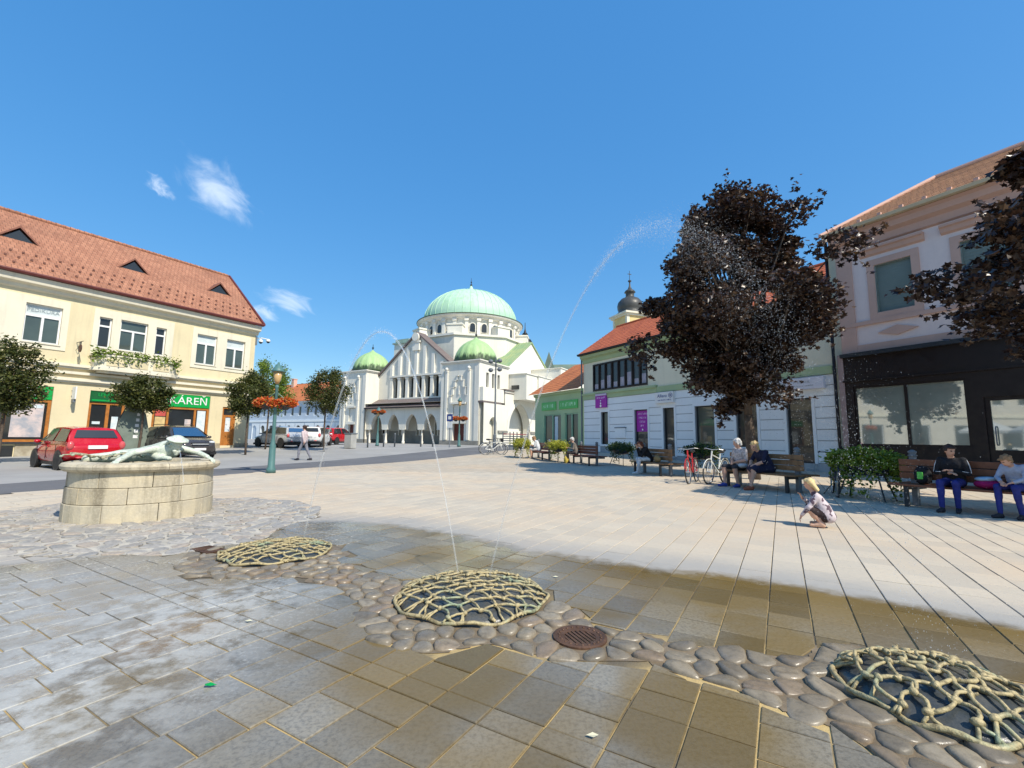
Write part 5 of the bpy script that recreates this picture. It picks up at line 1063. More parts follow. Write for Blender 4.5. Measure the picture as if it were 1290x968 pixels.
# ================================================================== FIGURES (smooth-blended bodies, one mesh each)
def surface_nets(D, org, h):
    nx, ny, nz = D.shape; ins = D < 0
    C = (nx - 1, ny - 1, nz - 1); acc = np.zeros(C + (3,)); cnt = np.zeros(C)
    def sl(o): return tuple(slice(o[k], o[k] + C[k]) for k in range(3))
    for ax in range(3):
        o2 = [k for k in range(3) if k != ax]
        for a in (0, 1):
            for b in (0, 1):
                p = [0, 0, 0]; p[o2[0]] = a; p[o2[1]] = b; q = list(p); q[ax] = 1
                d0, d1 = D[sl(p)], D[sl(q)]; m = (d0 < 0) != (d1 < 0); t = np.where(m, d0 / np.where(m, d0 - d1, 1), 0)
                for k in range(3): acc[..., k] += np.where(m, (t if k == ax else p[k]), 0)
                cnt += m
    act = cnt > 0; idx = np.full(C, -1, int); idx[act] = np.arange(act.sum())
    ii = np.argwhere(act); V_ = (ii + acc[act] / cnt[act][:, None]) * h + np.array(org)
    F = []
    for ax in range(3):
        o1, o2 = [(1, 2), (2, 0), (0, 1)][ax]
        s0 = [slice(None)] * 3; s1 = [slice(None)] * 3; s0[ax] = slice(0, -1); s1[ax] = slice(1, None)
        A, B = ins[tuple(s0)], ins[tuple(s1)]; e = np.argwhere(A != B)
        e = e[(e[:, o1] > 0) & (e[:, o2] > 0) & (e[:, o1] < D.shape[o1] - 1) & (e[:, o2] < D.shape[o2] - 1)]
        if not len(e): continue
        fl = A[tuple(e.T)]
        def g(da, db): c = e.copy(); c[:, o1] += da; c[:, o2] += db; return idx[tuple(c.T)]
        q = np.stack([g(-1, -1), g(0, -1), g(0, 0), g(-1, 0)], 1); q[~fl] = q[~fl][:, ::-1]; F.append(q)
    F = np.concatenate(F); F = F[(F >= 0).all(1)]
    return V_, F
class Body:
    def __init__(s): s.p = []
    def cap(s, a, b, ra, rb, m=0, k=.02): s.p.append(('c', np.array(a, float), np.array(b, float), ra, rb, m, k)); return s
    def ell(s, c, r, m=0, k=.015, R_=None): s.p.append(('e', np.array(c, float), np.array(r, float), None if R_ is None else np.array(R_), 0, m, k)); return s
    @staticmethod
    def dist(pr, P):
        if pr[0] == 'c':
            a, b, ra, rb = pr[1:5]; ab = b - a; L2 = max(1e-9, ab @ ab); t = np.clip(((P - a) @ ab) / L2, 0, 1)
            return np.linalg.norm(P - a - t[..., None] * ab, axis=-1) - (ra + (rb - ra) * t)
        c, r, R_ = pr[1:4]; q = P - c
        if R_ is not None: q = q @ R_
        n = np.linalg.norm(q / r, axis=-1); n2 = np.linalg.norm(q / (r * r), axis=-1); return n * (n - 1) / np.maximum(n2, 1e-9)
    def mesh(s, name, mats, h=.01, cut=None):
        lo = np.min([np.minimum(p[1] - (np.max(p[2]) if p[0] == 'e' else p[3]), (p[2] - p[4]) if p[0] == 'c' else 1e9) for p in s.p], 0) - 3 * h
        hi = np.max([np.maximum(p[1] + (np.max(p[2]) if p[0] == 'e' else p[3]), (p[2] + p[4]) if p[0] == 'c' else -1e9) for p in s.p], 0) + 3 * h
        n = np.ceil((hi - lo) / h).astype(int) + 1; D = np.full(tuple(n), .08)
        ax = [lo[k] + h * np.arange(n[k]) for k in range(3)]
        for p in s.p:
            if p[0] == 'c': a = np.minimum(p[1] - p[3], p[2] - p[4]); b = np.maximum(p[1] + p[3], p[2] + p[4])
            else: a, b = p[1] - np.max(p[2]), p[1] + np.max(p[2])
            i0 = np.clip(((a - .08 - lo) / h).astype(int), 0, n - 1); i1 = np.clip(((b + .08 - lo) / h).astype(int) + 2, 1, n)
            sl = tuple(slice(i0[k], i1[k]) for k in range(3)); P = np.stack(np.meshgrid(*[ax[k][sl[k]] for k in range(3)], indexing='ij'), -1)
            d = s.dist(p, P); o = D[sl]; k = p[6]
            hh = np.clip(.5 + .5 * (o - d) / k, 0, 1); D[sl] = o * (1 - hh) + d * hh - k * hh * (1 - hh)
        if cut: P = np.stack(np.meshgrid(*ax, indexing='ij'), -1); D = np.maximum(D, cut(P))
        V_, F = surface_nets(D, lo, h)
        me = bpy.data.meshes.new(name); me.from_pydata(V_.tolist(), [], F.tolist()); me.update()
        for m in mats: me.materials.append(m)
        if len(mats) > 1:
            fc = V_[F].mean(1); best = np.full(len(F), 9.); mi = np.zeros(len(F), int)
            for p in s.p:
                d = s.dist(p, fc); w = d < best; best[w] = d[w]; mi[w] = p[5]
            me.polygons.foreach_set('material_index', mi)
        me.polygons.foreach_set('use_smooth', [True] * len(me.polygons)); return me
def obj_of(me, name, parent=None):
    o = bpy.data.objects.new(name, me); COL.objects.link(o)
    if parent is not None: o.parent = parent
    return o
def vv(*a): return np.array(a, float)
m_skin = mat('skin', (.62, .36, .25), .55, .08, 6, .05, col2=(.52, .28, .19)); m_eye = mat('dark_eye', (.02, .015, .01), .3, 0, bmp=0); m_lip = mat('lip', (.40, .13, .11), .5, 0, bmp=0)
def frame_of(f, up=(0, 0, 1)):
    f = np.array(f, float); f /= np.linalg.norm(f); r = np.cross(f, up); r /= np.linalg.norm(r); u_ = np.cross(r, f); return np.stack([r, f, u_], 1)   # columns: right, forward, up
def head(b, c, fwd, s, tilt_up=(0, 0, 1)):
    R_ = frame_of(fwd, tilt_up); q = lambda x, y, z: np.array(c) + R_ @ (vv(x, y, z) * s)
    b.ell(q(0, -.005, .025), vv(.077, .098, .092) * s, 0, .02 * s, R_); b.ell(q(0, .022, -.035), vv(.058, .072, .078) * s, 0, .03 * s, R_)
    b.ell(q(0, .098, -.015), vv(.012, .018, .02) * s, 0, .012 * s, R_)
    for sx in (-1, 1): b.ell(q(sx * .078, -.005, -.005), vv(.012, .022, .032) * s, 0, .008, R_); b.ell(q(sx * .031, .086, .012), vv(.013, .008, .008) * s, 4, .002, R_)
    b.ell(q(0, .087, -.06), vv(.022, .007, .007) * s, 5, .003, R_)
    return R_
def hand(b, w, d, s, curl=.5, side=1, down=(0, 0, -1)):
    """palm from wrist w along d, five bent fingers"""
    R_ = frame_of(d, -np.array(down, float)); q = lambda x, y, z: np.array(w) + R_ @ (vv(x, y, z) * s)
    b.ell(q(0, .045, 0), vv(.037, .05, .016) * s, 0, .012, R_)
    for i, (x, l) in enumerate(((-.028, .062), (-.010, .074), (.009, .070), (.027, .055))):
        k1 = q(x, .088, 0); k2 = q(x, .088 + l * .5, -l * .28 * curl * 2); k3 = q(x, .088 + l * (.95 - .35 * curl), -l * .8 * curl * 1.2); b.cap(k1, k2, .0095 * s, .009 * s, 0, .004); b.cap(k2, k3, .009 * s, .0075 * s, 0, .004)
    t = side * .034; b.cap(q(t, .02, 0), q(t * 1.7, .055, -.012), .012 * s, .010 * s, 0, .008); b.cap(q(t * 1.7, .055, -.012), q(t * 1.5, .085, -.024), .010 * s, .008 * s, 0, .004)
def body(J, s=1., girth=1., sleeve='long', legs='long', skirt=False, top=1, bot=2, shoe=3, curl=.6, sock=None):
    """J: joint dict in local space. material slots: 0 skin 1 top 2 bottoms 3 shoes 4 eyes 5 lips 6 second top colour"""
    b = Body(); g = girth; V3 = lambda k: np.array(J[k], float)
    pel, che, nec, hd = V3('pelvis'), V3('chest'), V3('neck'), V3('head')
    mid = (pel + che) / 2; side = V3('shR') - V3('shL'); side /= np.linalg.norm(side)
    for sx in (-1, 1):
        b.cap(pel + side * sx * .075 * s * g, mid + side * sx * .065 * s * g, .115 * s * g, .105 * s * g, top if not skirt else top, .04); b.cap(mid + side * sx * .065 * s * g, che + side * sx * .075 * s, .105 * s * g, .11 * s, top, .05)
    b.cap(V3('shL') + (che - V3('shL')) * .2, V3('shR') + (che - V3('shR')) * .2, .06 * s, .06 * s, top, .04); b.cap(che, nec, .09 * s, .055 * s, top, .03)
    b.cap(nec, hd - np.array(J.get('hup', (0, 0, 1)), float) * .05 * s, .05 * s, .048 * s, 0, .02)
    head(b, hd, J['face'], s, J.get('hup', (0, 0, 1)))
    b.ell(pel - vv(0, 0, .02) * s, vv(.155, .125, .11) * s * g, bot, .04)
    for c in 'LR':
        sh, el, ha = V3('sh' + c), V3('el' + c), V3('ha' + c); fm = top if sleeve == 'long' else 0
        b.cap(sh, sh + (el - sh) * .55, .062 * s, .053 * s, top, .03); b.cap(sh + (el - sh) * .5, el, .052 * s, .046 * s, top if sleeve in ('long', 'elbow') else 0, .015)
        b.cap(el, el + (ha - el) * .85, .045 * s, .036 * s, fm, .012); b.cap(el + (ha - el) * .8, ha, .03 * s, .027 * s, 0, .01)
        hd_ = J.get('hd' + c); hd_ = (ha - el) if hd_ is None else np.array(hd_, float); hand(b, ha, hd_, s, curl, 1 if c == 'L' else -1)
        hp, kn, an, to = V3('hip' + c), V3('kn' + c), V3('an' + c), V3('to' + c)
        b.cap(hp, kn, .088 * s * g, .066 * s, bot if legs != 'bare' else 0, .03)
        cm = bot if legs == 'long' else 0
        b.cap(kn, an + (kn - an) * .12, .064 * s, .045 * s if legs == 'long' else .036 * s, cm, .015)
        mid_c = kn + (an - kn) * .32 + (kn - hp) / np.linalg.norm(kn - hp) * (-.012 * s); b.ell(mid_c, vv(.052, .056, .09) * s, cm, .03)
        b.cap(an + (kn - an) * .1, an, .036 * s, .036 * s, 0 if sock is None else sock, .01)
        f = to - an; f[2] = 0; f /= np.linalg.norm(f); heel = an - f * .035 * s; heel[2] = an[2] - .035 * s; b.cap(heel, np.array([to[0], to[1], heel[2]]) - f * .02 * s, .038 * s, .034 * s, shoe, .02); b.cap(an, an + f * .09 * s - vv(0, 0, .02) * s, .042 * s, .034 * s, shoe, .02)
    if skirt:
        for c in 'LR': b.cap(V3('hip' + c), V3('kn' + c) * .92 + V3('hip' + c) * .08, .115 * s, .10 * s, bot, .05)
        b.cap((V3('hipL') + V3('hipR')) / 2, (V3('knL') + V3('knR')) / 2, .10 * s, .09 * s, bot, .05)
    return b
def hair_mesh(J, s, style, mt):
    c = np.array(J['head'], float); R_ = frame_of(J['face'], J.get('hup', (0, 0, 1))); q = lambda x, y, z: c + R_ @ (vv(x, y, z) * s); b = Body()
    b.ell(q(0, -.012, .03), vv(.088, .104, .098) * s, 0, .02, R_)
    r = random.Random(len(style))
    for i in range(26):
        a = r.uniform(0, 6.28); e = r.uniform(.1, 1.25); d = vv(math.cos(a) * math.cos(e) * .085, math.sin(a) * math.cos(e) * .098 - .012, math.sin(e) * .095 + .03); b.ell(q(*d), vv(.022, .022, .018) * s, 0, .012, R_)
    if style == 'bob':
        for sx in (-1, 1): b.cap(q(sx * .07, -.02, .0), q(sx * .07, -.03, -.09), .035 * s, .03 * s, 0, .02)
        b.cap(q(0, -.08, .02), q(0, -.085, -.10), .055 * s, .045 * s, 0, .03)
    if style == 'long':
        for x in (-.05, 0, .05): b.cap(q(x, -.06, .0), q(x * 1.2, -.12, -.15), .045 * s, .03 * s, 0, .02)
    if style == 'mop':
        for sx in (-1, 1): b.cap(q(sx * .065, .0, .03), q(sx * .075, -.01, -.035), .028 * s, .024 * s, 0, .02)
        b.cap(q(-.04, .075, .075), q(.05, .08, .07), .022 * s, .022 * s, 0, .02); b.cap(q(0, -.07, .0), q(0, -.07, -.06), .05 * s, .04 * s, 0, .02)
    def cut(P):
        L_ = (P - c) @ R_ / s; fx = L_[..., 1]; fz = L_[..., 2]; lim = np.where(fz > .055, .14, np.where(fz > -.005, .035, -.005))
        if style in ('bob', 'long'): lim = np.where(fz > .06, .14, .02)
        return (fx - lim) * s
    return b.mesh('hair', [mt], .009 * max(.8, s), cut)
def person(label, loc, face_deg, J, mats, s=1., hair=None, hmat=None, vox=.0105, **kw):
    me = body(J, s, **kw).mesh('person', mats, vox); o = obj_of(me, 'person'); o.location = loc; o.rotation_euler = (0, 0, R(face_deg) - math.pi / 2); tag(o, label, 'person')
    if hair: obj_of(hair_mesh(J, s, hair, hmat), 'hair', o)
    return o
def seated(s=1., lean=.1, spread=.1, knee=.0, seat=.45, hands='lap', face=(0, 1, 0), head_drop=0., feet=(.0, .0), hup=(0, 0, 1)):
    """sitting facing +y, hips over the origin, seat at the given height"""
    z0 = seat + .10 * s; L_ = lean; t = lambda x, d, z: (x * s, d * s, z0 + z * s)
    J = dict(pelvis=t(0, 0, 0), chest=t(0, .33 * math.sin(L_), .36 * math.cos(L_)), neck=t(0, .50 * math.sin(L_), .49 * math.cos(L_)))
    n = np.array(J['neck']); J['head'] = tuple(n + np.array([0, .05 + head_drop * .09, .15 - head_drop * .05]) * s); J['face'] = face; J['hup'] = hup
    for c, sx in (('L', -1), ('R', 1)):
        sh = np.array(J['chest']) + np.array([sx * .175, .02 * math.sin(L_), .09]) * s; J['sh' + c] = sh
        fx = feet[0] if c == 'L' else feet[1]
        J['hip' + c] = t(sx * .09, .02, -.01); J['kn' + c] = t(sx * (.09 + spread), .43, -.01 + knee); J['an' + c] = (sx * (.08 + spread * .8) * s, (.40 + fx) * s, .075 * s); J['to' + c] = (sx * (.10 + spread) * s, (.40 + fx + .19) * s, .04 * s)
        if hands == 'lap': J['el' + c] = sh + np.array([sx * .07, .03, -.27]) * s; J['ha' + c] = np.array([sx * .06 * s, .27 * s, z0 + .12 * s])
        elif hands == 'knees': J['el' + c] = sh + np.array([sx * .06, .12, -.24]) * s; J['ha' + c] = np.array([sx * .10 * s, .40 * s, z0 + .10 * s])
        elif hands == 'face': J['el' + c] = np.array([sx * .12 * s, .36 * s, z0 + .10 * s]); J['ha' + c] = np.array(J['head']) + np.array([sx * .05, .10, -.10]) * s
        elif hands == 'phone': J['el' + c] = sh + np.array([sx * .05, .06, -.26]) * s; J['ha' + c] = np.array([sx * .05 * s, .33 * s + .3 * math.sin(L_) * s, z0 + .22 * s])
    return J
def cloth(name, a, b=None, sc=9, thr=.5):
    if b is None: return mat('cloth_' + name, a, .85, .22, 7, .9, 22)
    m, nt, bs, out = nodes_of('cloth_' + name); tc = N(nt, 'ShaderNodeTexCoord').outputs['Object']
    L(nt, mixc(nt, maprange(nt, noise(nt, tc, sc, 2), thr - .03, thr + .03), a, b), bs.inputs['Base Color']); bs.inputs['Roughness'].default_value = .85; bump(nt, bs, noise(nt, tc, 22, 4), .8, .01); return m
def slots(top, bot, shoe, extra=None): return [m_skin, top, bot, shoe, m_eye, m_lip, extra or top]
# ------------------------------------------------------------------ benches
def make_bench(loc, rz, wood, label, length=2.1, z=0.):
    b = empty('bench', (loc[0], loc[1], z), rz, label, 'bench', 'benches along the shops'); hl_ = length / 2
    for sx in (-1, 1):
        x = sx * (hl_ - .26); p = MB().box(x - .05, x + .05, -.05, .05, 0, .98).build('post', m_greyiron, b, bevel=.008); MB().lathe([(.075, .98), (.08, 1.0), (.05, 1.02), (.075, 1.05), (.07, 1.08), (.02, 1.11)], 12, (x, 0, 0)).build('cap', m_greyiron, p, smooth=True)
        MB().box(x - .035, x + .035, -.44, -.37, 0, .40).box(x - .035, x + .035, -.37, -.05, .33, .40).build('leg', m_iron, b, bevel=.006); MB().box(x - .04, x + .04, .06, .40, .32, .40).build('seat_bracket', m_greyiron, b)
    for i in range(4): y = -.51 + i * .115; MB().box(-hl_, hl_, y, y + .10, .405, .445).build('seat_slat', wood, b, bevel=.006)
    for i in range(3): y = .08 + i * .115; MB().box(-hl_, hl_, y, y + .10, .405, .445).build('rear_seat_slat', wood, b, bevel=.006)
    for i in range(3): z0 = .53 + i * .135; MB().box(-hl_ + .05, hl_ - .05, -.088, -.052, z0, z0 + .12).build('back_slat', wood, b, bevel=.006)
    return b
def bench_frame(right_post, deg, length=2.1):
    """right_post: the post at the near end, deg: heading of the row (0 = straight away)"""
    d = Vector((math.sin(R(deg)), math.cos(R(deg)), 0)); c = Vector(right_post) + d * (length / 2 - .26); return c, ang(-d)
def on_bench(b, x, y=-.26): 
    w = Matrix.Rotation(b.rotation_euler.z, 4, 'Z') @ Vector((x, y, 0)); return Vector((b.location.x + w.x, b.location.y + w.y, b.location.z))
bd = Vector((-.4798, .8774, 0)); c1 = Vector((8.17, 9.34, 0)) - bd * (1.3 - .26)
BE1 = make_bench(c1, ang(-bd), m_brownwood, 'red-brown slatted bench nearest the camera with two boys on it', 2.6)
c, rz = bench_frame(GP(1007, 621), -21, 2.3); BE2 = make_bench(c, rz, m_oldwood, 'worn wooden bench under the purple maple with two women on it', 2.3)
c, rz = bench_frame(GP(845, 600), -15, 2.2); BE3 = make_bench(c, rz, m_oldwood, 'worn brown bench with one person in white trousers', 2.2)
g = GP(752, 587); c, rz = bench_frame(g, -17, 2.2); BE4 = make_bench(c, rz, mat('oxblood_wood', (.16, .045, .03), .5, .2, 7, .15), 'dark red bench with an elderly man at its far end', 2.2, g.z)
g = GP(692, 580); c, rz = bench_frame(g, -17, 2.2); BE5 = make_bench(c, rz, MATS['oxblood_wood'], 'farthest dark red bench with a man in a white shirt', 2.2, g.z)
FACE = math.degrees(math.atan2(-.4798, -.8774))      # direction out of the shops, towards the square
def fdeg(b): return math.degrees(b.rotation_euler.z) - 90
m_blond = mat('blond_hair', (.62, .44, .20), .6, .2, 30, .4, 120); m_dkhair = mat('dark_brown_hair', (.045, .022, .014), .5, .2, 30, .4, 120); m_greyh = mat('grey_hair', (.62, .60, .57), .6, .15, 30, .4, 120); m_auburn = mat('auburn_hair', (.14, .04, .02), .5, .2, 30, .4, 120); m_lbrown = mat('light_brown_hair', (.34, .20, .10), .6, .2, 30, .4, 120)
# boys on the near bench
blue = cloth('royal_blue', (.025, .035, .22)); black = cloth('black', (.012, .012, .016)); whites = cloth('white', (.72, .74, .76)); shoeb = cloth('dark_shoe', (.03, .03, .04)); m_sole = mat('white_sole', (.7, .7, .68), .6, .05)
J = seated(.90, .16, .03, seat=.45, hands='lap', face=(-.75, .62, -.18), feet=(-.06, .10)); J['haR'] = np.array(J['haR']) + np.array([-.08, .05, .06]); J['haL'] = np.array(J['haL']) + np.array([.03, .0, .10])
P1 = person('dark-haired boy in a black jacket and blue trousers on the near bench', on_bench(BE1, -.35), fdeg(BE1) + 4, J, slots(black, blue, shoeb), .90, 'mop', m_dkhair, sock=2)
st_ = MB()
for c in 'LR':
    sx = -1 if c == 'L' else 1; sh, el, ha = [Vector(J[k + c]) for k in ('sh', 'el', 'ha')]; o = Vector((sx * .055, .01, .025)); st_.tube([sh + o * .8, sh.lerp(el, .5) + o * .95, el + o * .75, el.lerp(ha, .5) + o * .65], .007, 5)
st_.build('sleeve_stripes', whites, P1)
J = seated(.80, .42, .06, seat=.45, hands='knees', face=(.25, .80, -.55), head_drop=1.0, feet=(-.12, .06))
P2 = person('fair-haired boy in a grey and black top bent forward on the near bench', on_bench(BE1, .50), fdeg(BE1) - 16, J, slots(cloth('sky_grey', (.40, .46, .60)), blue, shoeb), .80, 'mop', m_lbrown, sock=2)
# two-tone band of his top
pc, pp = Vector(J['chest']), Vector(J['pelvis']); 
def band(t0, t1, mt, nm, e=.012):
    prof = []
    a, b = pp.lerp(pc, t0), pp.lerp(pc, t1); mb = MB(); vs = []; n = 20
    for q, rr_ in ((a, .112), (a.lerp(b, .5), .112), (b, .115)):
        for i in range(n): w = 2 * math.pi * i / n; vs.append((q.x + (.158 + e) * .80 * math.cos(w), q.y + (rr_ + e) * .80 * math.sin(w), q.z + .03 * math.sin(w) * -1))
    fs = [(k * n + i, k * n + (i + 1) % n, (k + 1) * n + (i + 1) % n, (k + 1) * n + i) for k in range(2) for i in range(n)]; mb.add(vs, fs); return mb.build(nm, mt, P2, smooth=True)
band(-.15, .30, black, 'lower_band'); band(.32, .62, whites, 'white_band', .011)
bp = empty('backpack', on_bench(BE1, -.83, -.2) + Vector((0, 0, .447)), BE1.rotation_euler.z, 'black backpack with a green patch beside the boy in black', 'backpack')
bb = Body().ell((0, 0, .17), (.14, .10, .19), 0, .03).ell((0, -.08, .11), (.11, .05, .10), 0, .03).cap((-.09, .08, .05), (-.07, .10, .3), .02, .02, 0, .01).cap((.09, .08, .05), (.07, .10, .3), .02, .02, 0, .01); obj_of(bb.mesh('bag_body', [black], .012), 'bag_body', bp); MB().box(-.045, .045, -.145, -.115, .10, .24).build('green_patch', mat('lime_patch', (.12, .55, .08), .6, 0), bp, bevel=.01)
bp = empty('magenta_bag', on_bench(BE1, .10, -.24) + Vector((0, 0, .447)), BE1.rotation_euler.z, 'magenta bag with a light blue garment on top, between the two boys', 'bag')
obj_of(Body().ell((0, 0, .08), (.20, .13, .085), 0, .02).ell((.08, .03, .10), (.11, .1, .06), 0, .03).mesh('bag_body', [cloth('magenta', (.42, .01, .13))], .012), 'bag_body', bp); obj_of(Body().ell((-.04, 0, .17), (.14, .11, .045), 0, .02).ell((.04, -.02, .19), (.09, .08, .03), 0, .02).mesh('garment', [cloth('light_blue', (.40, .58, .74))], .01), 'garment', bp)
# women on the maple bench
plaid = cloth('grey_pattern', (.34, .31, .30), (.52, .47, .46), 22); navy = cloth('navy', (.012, .014, .045)); dkshort = cloth('charcoal', (.035, .035, .045)); blueshoe = cloth('blue_shoe', (.05, .08, .35)); redshoe = cloth('brown_sandal', (.35, .10, .05))
J = seated(1.0, .14, .10, hands='lap', face=(.75, .6, -.25), feet=(-.1, .05))
PW1 = person('grey-haired woman in a checked blouse and dark shorts on the maple bench', on_bench(BE2, -.58, -.22), fdeg(BE2) - 4, J, slots(plaid, dkshort, blueshoe), 1.0, 'mop', m_greyh, sleeve='elbow', legs='short', vox=.0125)
J = seated(1.02, .50, .0, hands='knees', face=(-.35, .85, -.35), head_drop=.6, feet=(.16, .02))
PW2 = person('blonde woman in a navy dress leaning forward on the maple bench', on_bench(BE2, .22, -.2), fdeg(BE2) - 14, J, slots(navy, navy, redshoe), 1.02, 'bob', m_blond, sleeve='elbow', legs='bare', skirt=True, girth=1.08, vox=.0125)
hb = empty('handbag', on_bench(BE2, -.36, -.42) + Vector((0, .0, .55)), 0, 'pale handbag on the lap of the grey-haired woman', 'handbag'); obj_of(Body().ell((0, 0, .03), (.15, .10, .06), 0, .02).cap((-.08, 0, .08), (.08, 0, .08), .012, .012, 0, .02).mesh('bag_body', [cloth('pale_grey', (.6, .58, .55))], .012), 'bag_body', hb)
# the other sitters
J = seated(.98, .55, .02, hands='face', face=(-.1, .8, -.6), head_drop=.7, feet=(.12, -.02))
person('person with auburn hair, black top and white trousers bent over on the third bench', on_bench(BE3, -.10, -.22), fdeg(BE3) - 12, J, slots(black, whites, whites), .98, 'bob', m_auburn, vox=.0135)
wb = empty('straw_bag', on_bench(BE3, .42, -.24) + Vector((0, 0, .447)), BE3.rotation_euler.z, 'round straw bag beside the person in white trousers', 'bag'); obj_of(Body().ell((0, 0, .12), (.19, .09, .12), 0, .02).cap((-.08, 0, .22), (0, 0, .30), .012, .012, 0, .01).cap((0, 0, .30), (.08, 0, .22), .012, .012, 0, .01).mesh('bag_body', [mat('straw', (.36, .24, .10), .8, .2, 10, .4)], .014), 'bag_body', wb)
J = seated(1.03, .32, .06, hands='phone', face=(-.2, .95, -.2), feet=(.05, -.05))
person('elderly man in a taupe jacket and dark trousers on the dark red bench', on_bench(BE4, -.98, -.2), fdeg(BE4) - 22, J, slots(cloth('taupe', (.22, .19, .16)), cloth('dark_trousers', (.03, .025, .03)), shoeb), 1.03, 'mop', m_greyh, vox=.0155)
yb = empty('yellow_bag', on_bench(BE4, -1.05, -.72), .4, 'yellow shopping bag at the feet of the man in taupe', 'bag'); obj_of(Body().ell((0, 0, .18), (.13, .09, .19), 0, .02).cap((-.06, 0, .34), (.06, 0, .34), .02, .02, 0, .02).mesh('bag_body', [cloth('yellow', (.62, .46, .08))], .016), 'bag_body', yb)
J = seated(1.03, .42, .05, hands='phone', face=(-.1, .9, -.4), head_drop=.4)
person('man in a white shirt and pale shorts reading on the farthest bench', on_bench(BE5, -.2, -.2), fdeg(BE5) - 32, J, slots(whites, cloth('pale_shorts', (.62, .58, .55)), cloth('tan_shoe', (.5, .4, .33))), 1.03, 'mop', m_lbrown, sleeve='elbow', legs='short', vox=.0165)
# squatting toddler
s = .56; J = dict(pelvis=(.0, -.02, .14), chest=(.0, .07, .31), neck=(.0, .115, .405), head=(0, .155, .505), face=(.1, .93, -.22), hup=(0, .1, 1))
for c, sx in (('L', -1), ('R', 1)):
    J['sh' + c] = (sx * .095, .085, .36); J['hip' + c] = (sx * .06, 0, .13); J['kn' + c] = (sx * .11, .17, .22); J['an' + c] = (sx * .085, .05, .05); J['to' + c] = (sx * .10, .17, .03)
J['elL'] = (-.14, .17, .24); J['haL'] = (-.10, .25, .13); J['hdL'] = (0, .4, -.9); J['elR'] = (.13, .17, .26); J['haR'] = (.05, .24, .33); J['hdR'] = (-.2, .3, .8)
PT = person('fair-haired toddler in a patterned shirt squatting on the sunlit paving', GP(1042, 665), 146, J, slots(cloth('grey_rose_pattern', (.55, .47, .48), (.10, .06, .08), 13, .56), cloth('dark_brown', (.04, .025, .025)), mat('bare_foot', (.62, .38, .26), .6, .05)), s, 'long', mat('pale_blond_hair', (.78, .58, .28), .6, .15, 30, .4, 120), vox=.0068, girth=1.1, legs='short')
PT.scale = (1.22, 1.22, 1.22)
# passer-by in the distance
J = dict(pelvis=(0, 0, .93), chest=(0, .02, 1.27), neck=(0, .02, 1.45), head=(0, .04, 1.60), face=(0, 1, 0))
for c, sx, st1 in (('L', -1, 1), ('R', 1, -1)):
    J['sh' + c] = (sx * .18, .02, 1.38); J['el' + c] = (sx * .24, -.06 * st1, 1.12); J['ha' + c] = (sx * .22, .12 * -st1 + .02, .90); J['hip' + c] = (sx * .09, 0, .90); J['kn' + c] = (sx * .09, .16 * st1 + .04, .50); J['an' + c] = (sx * .09, .28 * st1 - .06, .08); J['to' + c] = (sx * .09, .28 * st1 + .13, .04)
person('person in a pale pink top and grey trousers walking across the street far away', GP(382, 580), 175, J, slots(cloth('pale_pink', (.66, .54, .54)), cloth('grey_trousers', (.25, .25, .29)), shoeb), 1.0, 'mop', m_dkhair, vox=.018)
# ------------------------------------------------------------------ bronze figure lying across the basin with a draped net
SB = Body(); a_ = Vector((-5.82, 7.36, 0))
# local frame: x along the view's right, y away from the camera, z up; rim at .83
SB.cap((-.35, .1, .90), (.05, .02, .95), .115, .135, 0, .05).cap((.05, .02, .95), (.34, -.14, 1.03), .145, .175, 0, .06).cap((.34, -.14, 1.03), (.44, -.22, 1.08), .07, .055, 0, .03)
R_ = head(SB, (.50, -.30, 1.12), (.62, -.66, -.36), 1.0)
SB.cap((.24, -.24, 1.06), (.02, -.50, .98), .062, .055, 0, .03).cap((.02, -.50, .98), (-.02, -.78, .87), .05, .042, 0, .015); hand(SB, (-.02, -.80, .87), (-.1, -.55, -.5), 1.15, .8, 1)
SB.cap((.46, -.02, 1.06), (.70, .02, .98), .062, .052, 0, .03).cap((.70, .02, .98), (.88, -.10, .90), .05, .04, 0, .015); hand(SB, (.89, -.11, .89), (.7, -.4, -.3), 1.15, .7, -1)
SB.cap((-.35, .1, .90), (-.75, .22, .86), .10, .08, 0, .04).cap((-.35, .1, .90), (-.72, -.02, .86), .10, .08, 0, .04)
SB.cap((.10, -.16, 1.0), (.30, -.30, .88), .07, .05, 0, .05).cap((.30, -.30, .90), (.46, -.40, .88), .05, .04, 0, .04)
stt = empty('statue', (BASIN_C[0] - .02, BASIN_C[1] - .02, 0), R(18), 'pale patinated bronze figure lying over the basin rim, arms spread, spouting water', 'statue')
stt.scale = (1, 1, .84); stt.location.z = .83 * (1 - .84)
obj_of(SB.mesh('figure', [m_statue], .0115), 'figure', stt)
hb_ = Body(); hc = vv(.50, -.30, 1.12)
for i in range(34):
    r = random.Random(i); v_ = R_ @ (vv(r.uniform(-.08, .08), r.uniform(-.11, .02), r.uniform(.0, .10))); hb_.cap(hc + v_, hc + v_ + R_ @ vv(r.uniform(-.04, .04), -.06, -.05), .025, .014, 0, .012)
hb_.ell(hc + R_ @ vv(0, .0, .11), (.15, .15, .035), 0, .02, R_).ell(hc + R_ @ vv(0, -.01, .14), (.085, .09, .05), 0, .03, R_)
hb_.cap(hc + R_ @ vv(-.03, .08, -.08), hc + R_ @ vv(0, .09, -.15), .03, .02, 0, .02).cap(hc + R_ @ vv(.03, .08, -.08), hc + R_ @ vv(0, .09, -.15), .03, .02, 0, .02)
obj_of(hb_.mesh('hat_and_hair', [m_statue], .011), 'hat_and_hair', stt)
net = MB(); kn = MB(); r = random.Random(4); G_ = {}
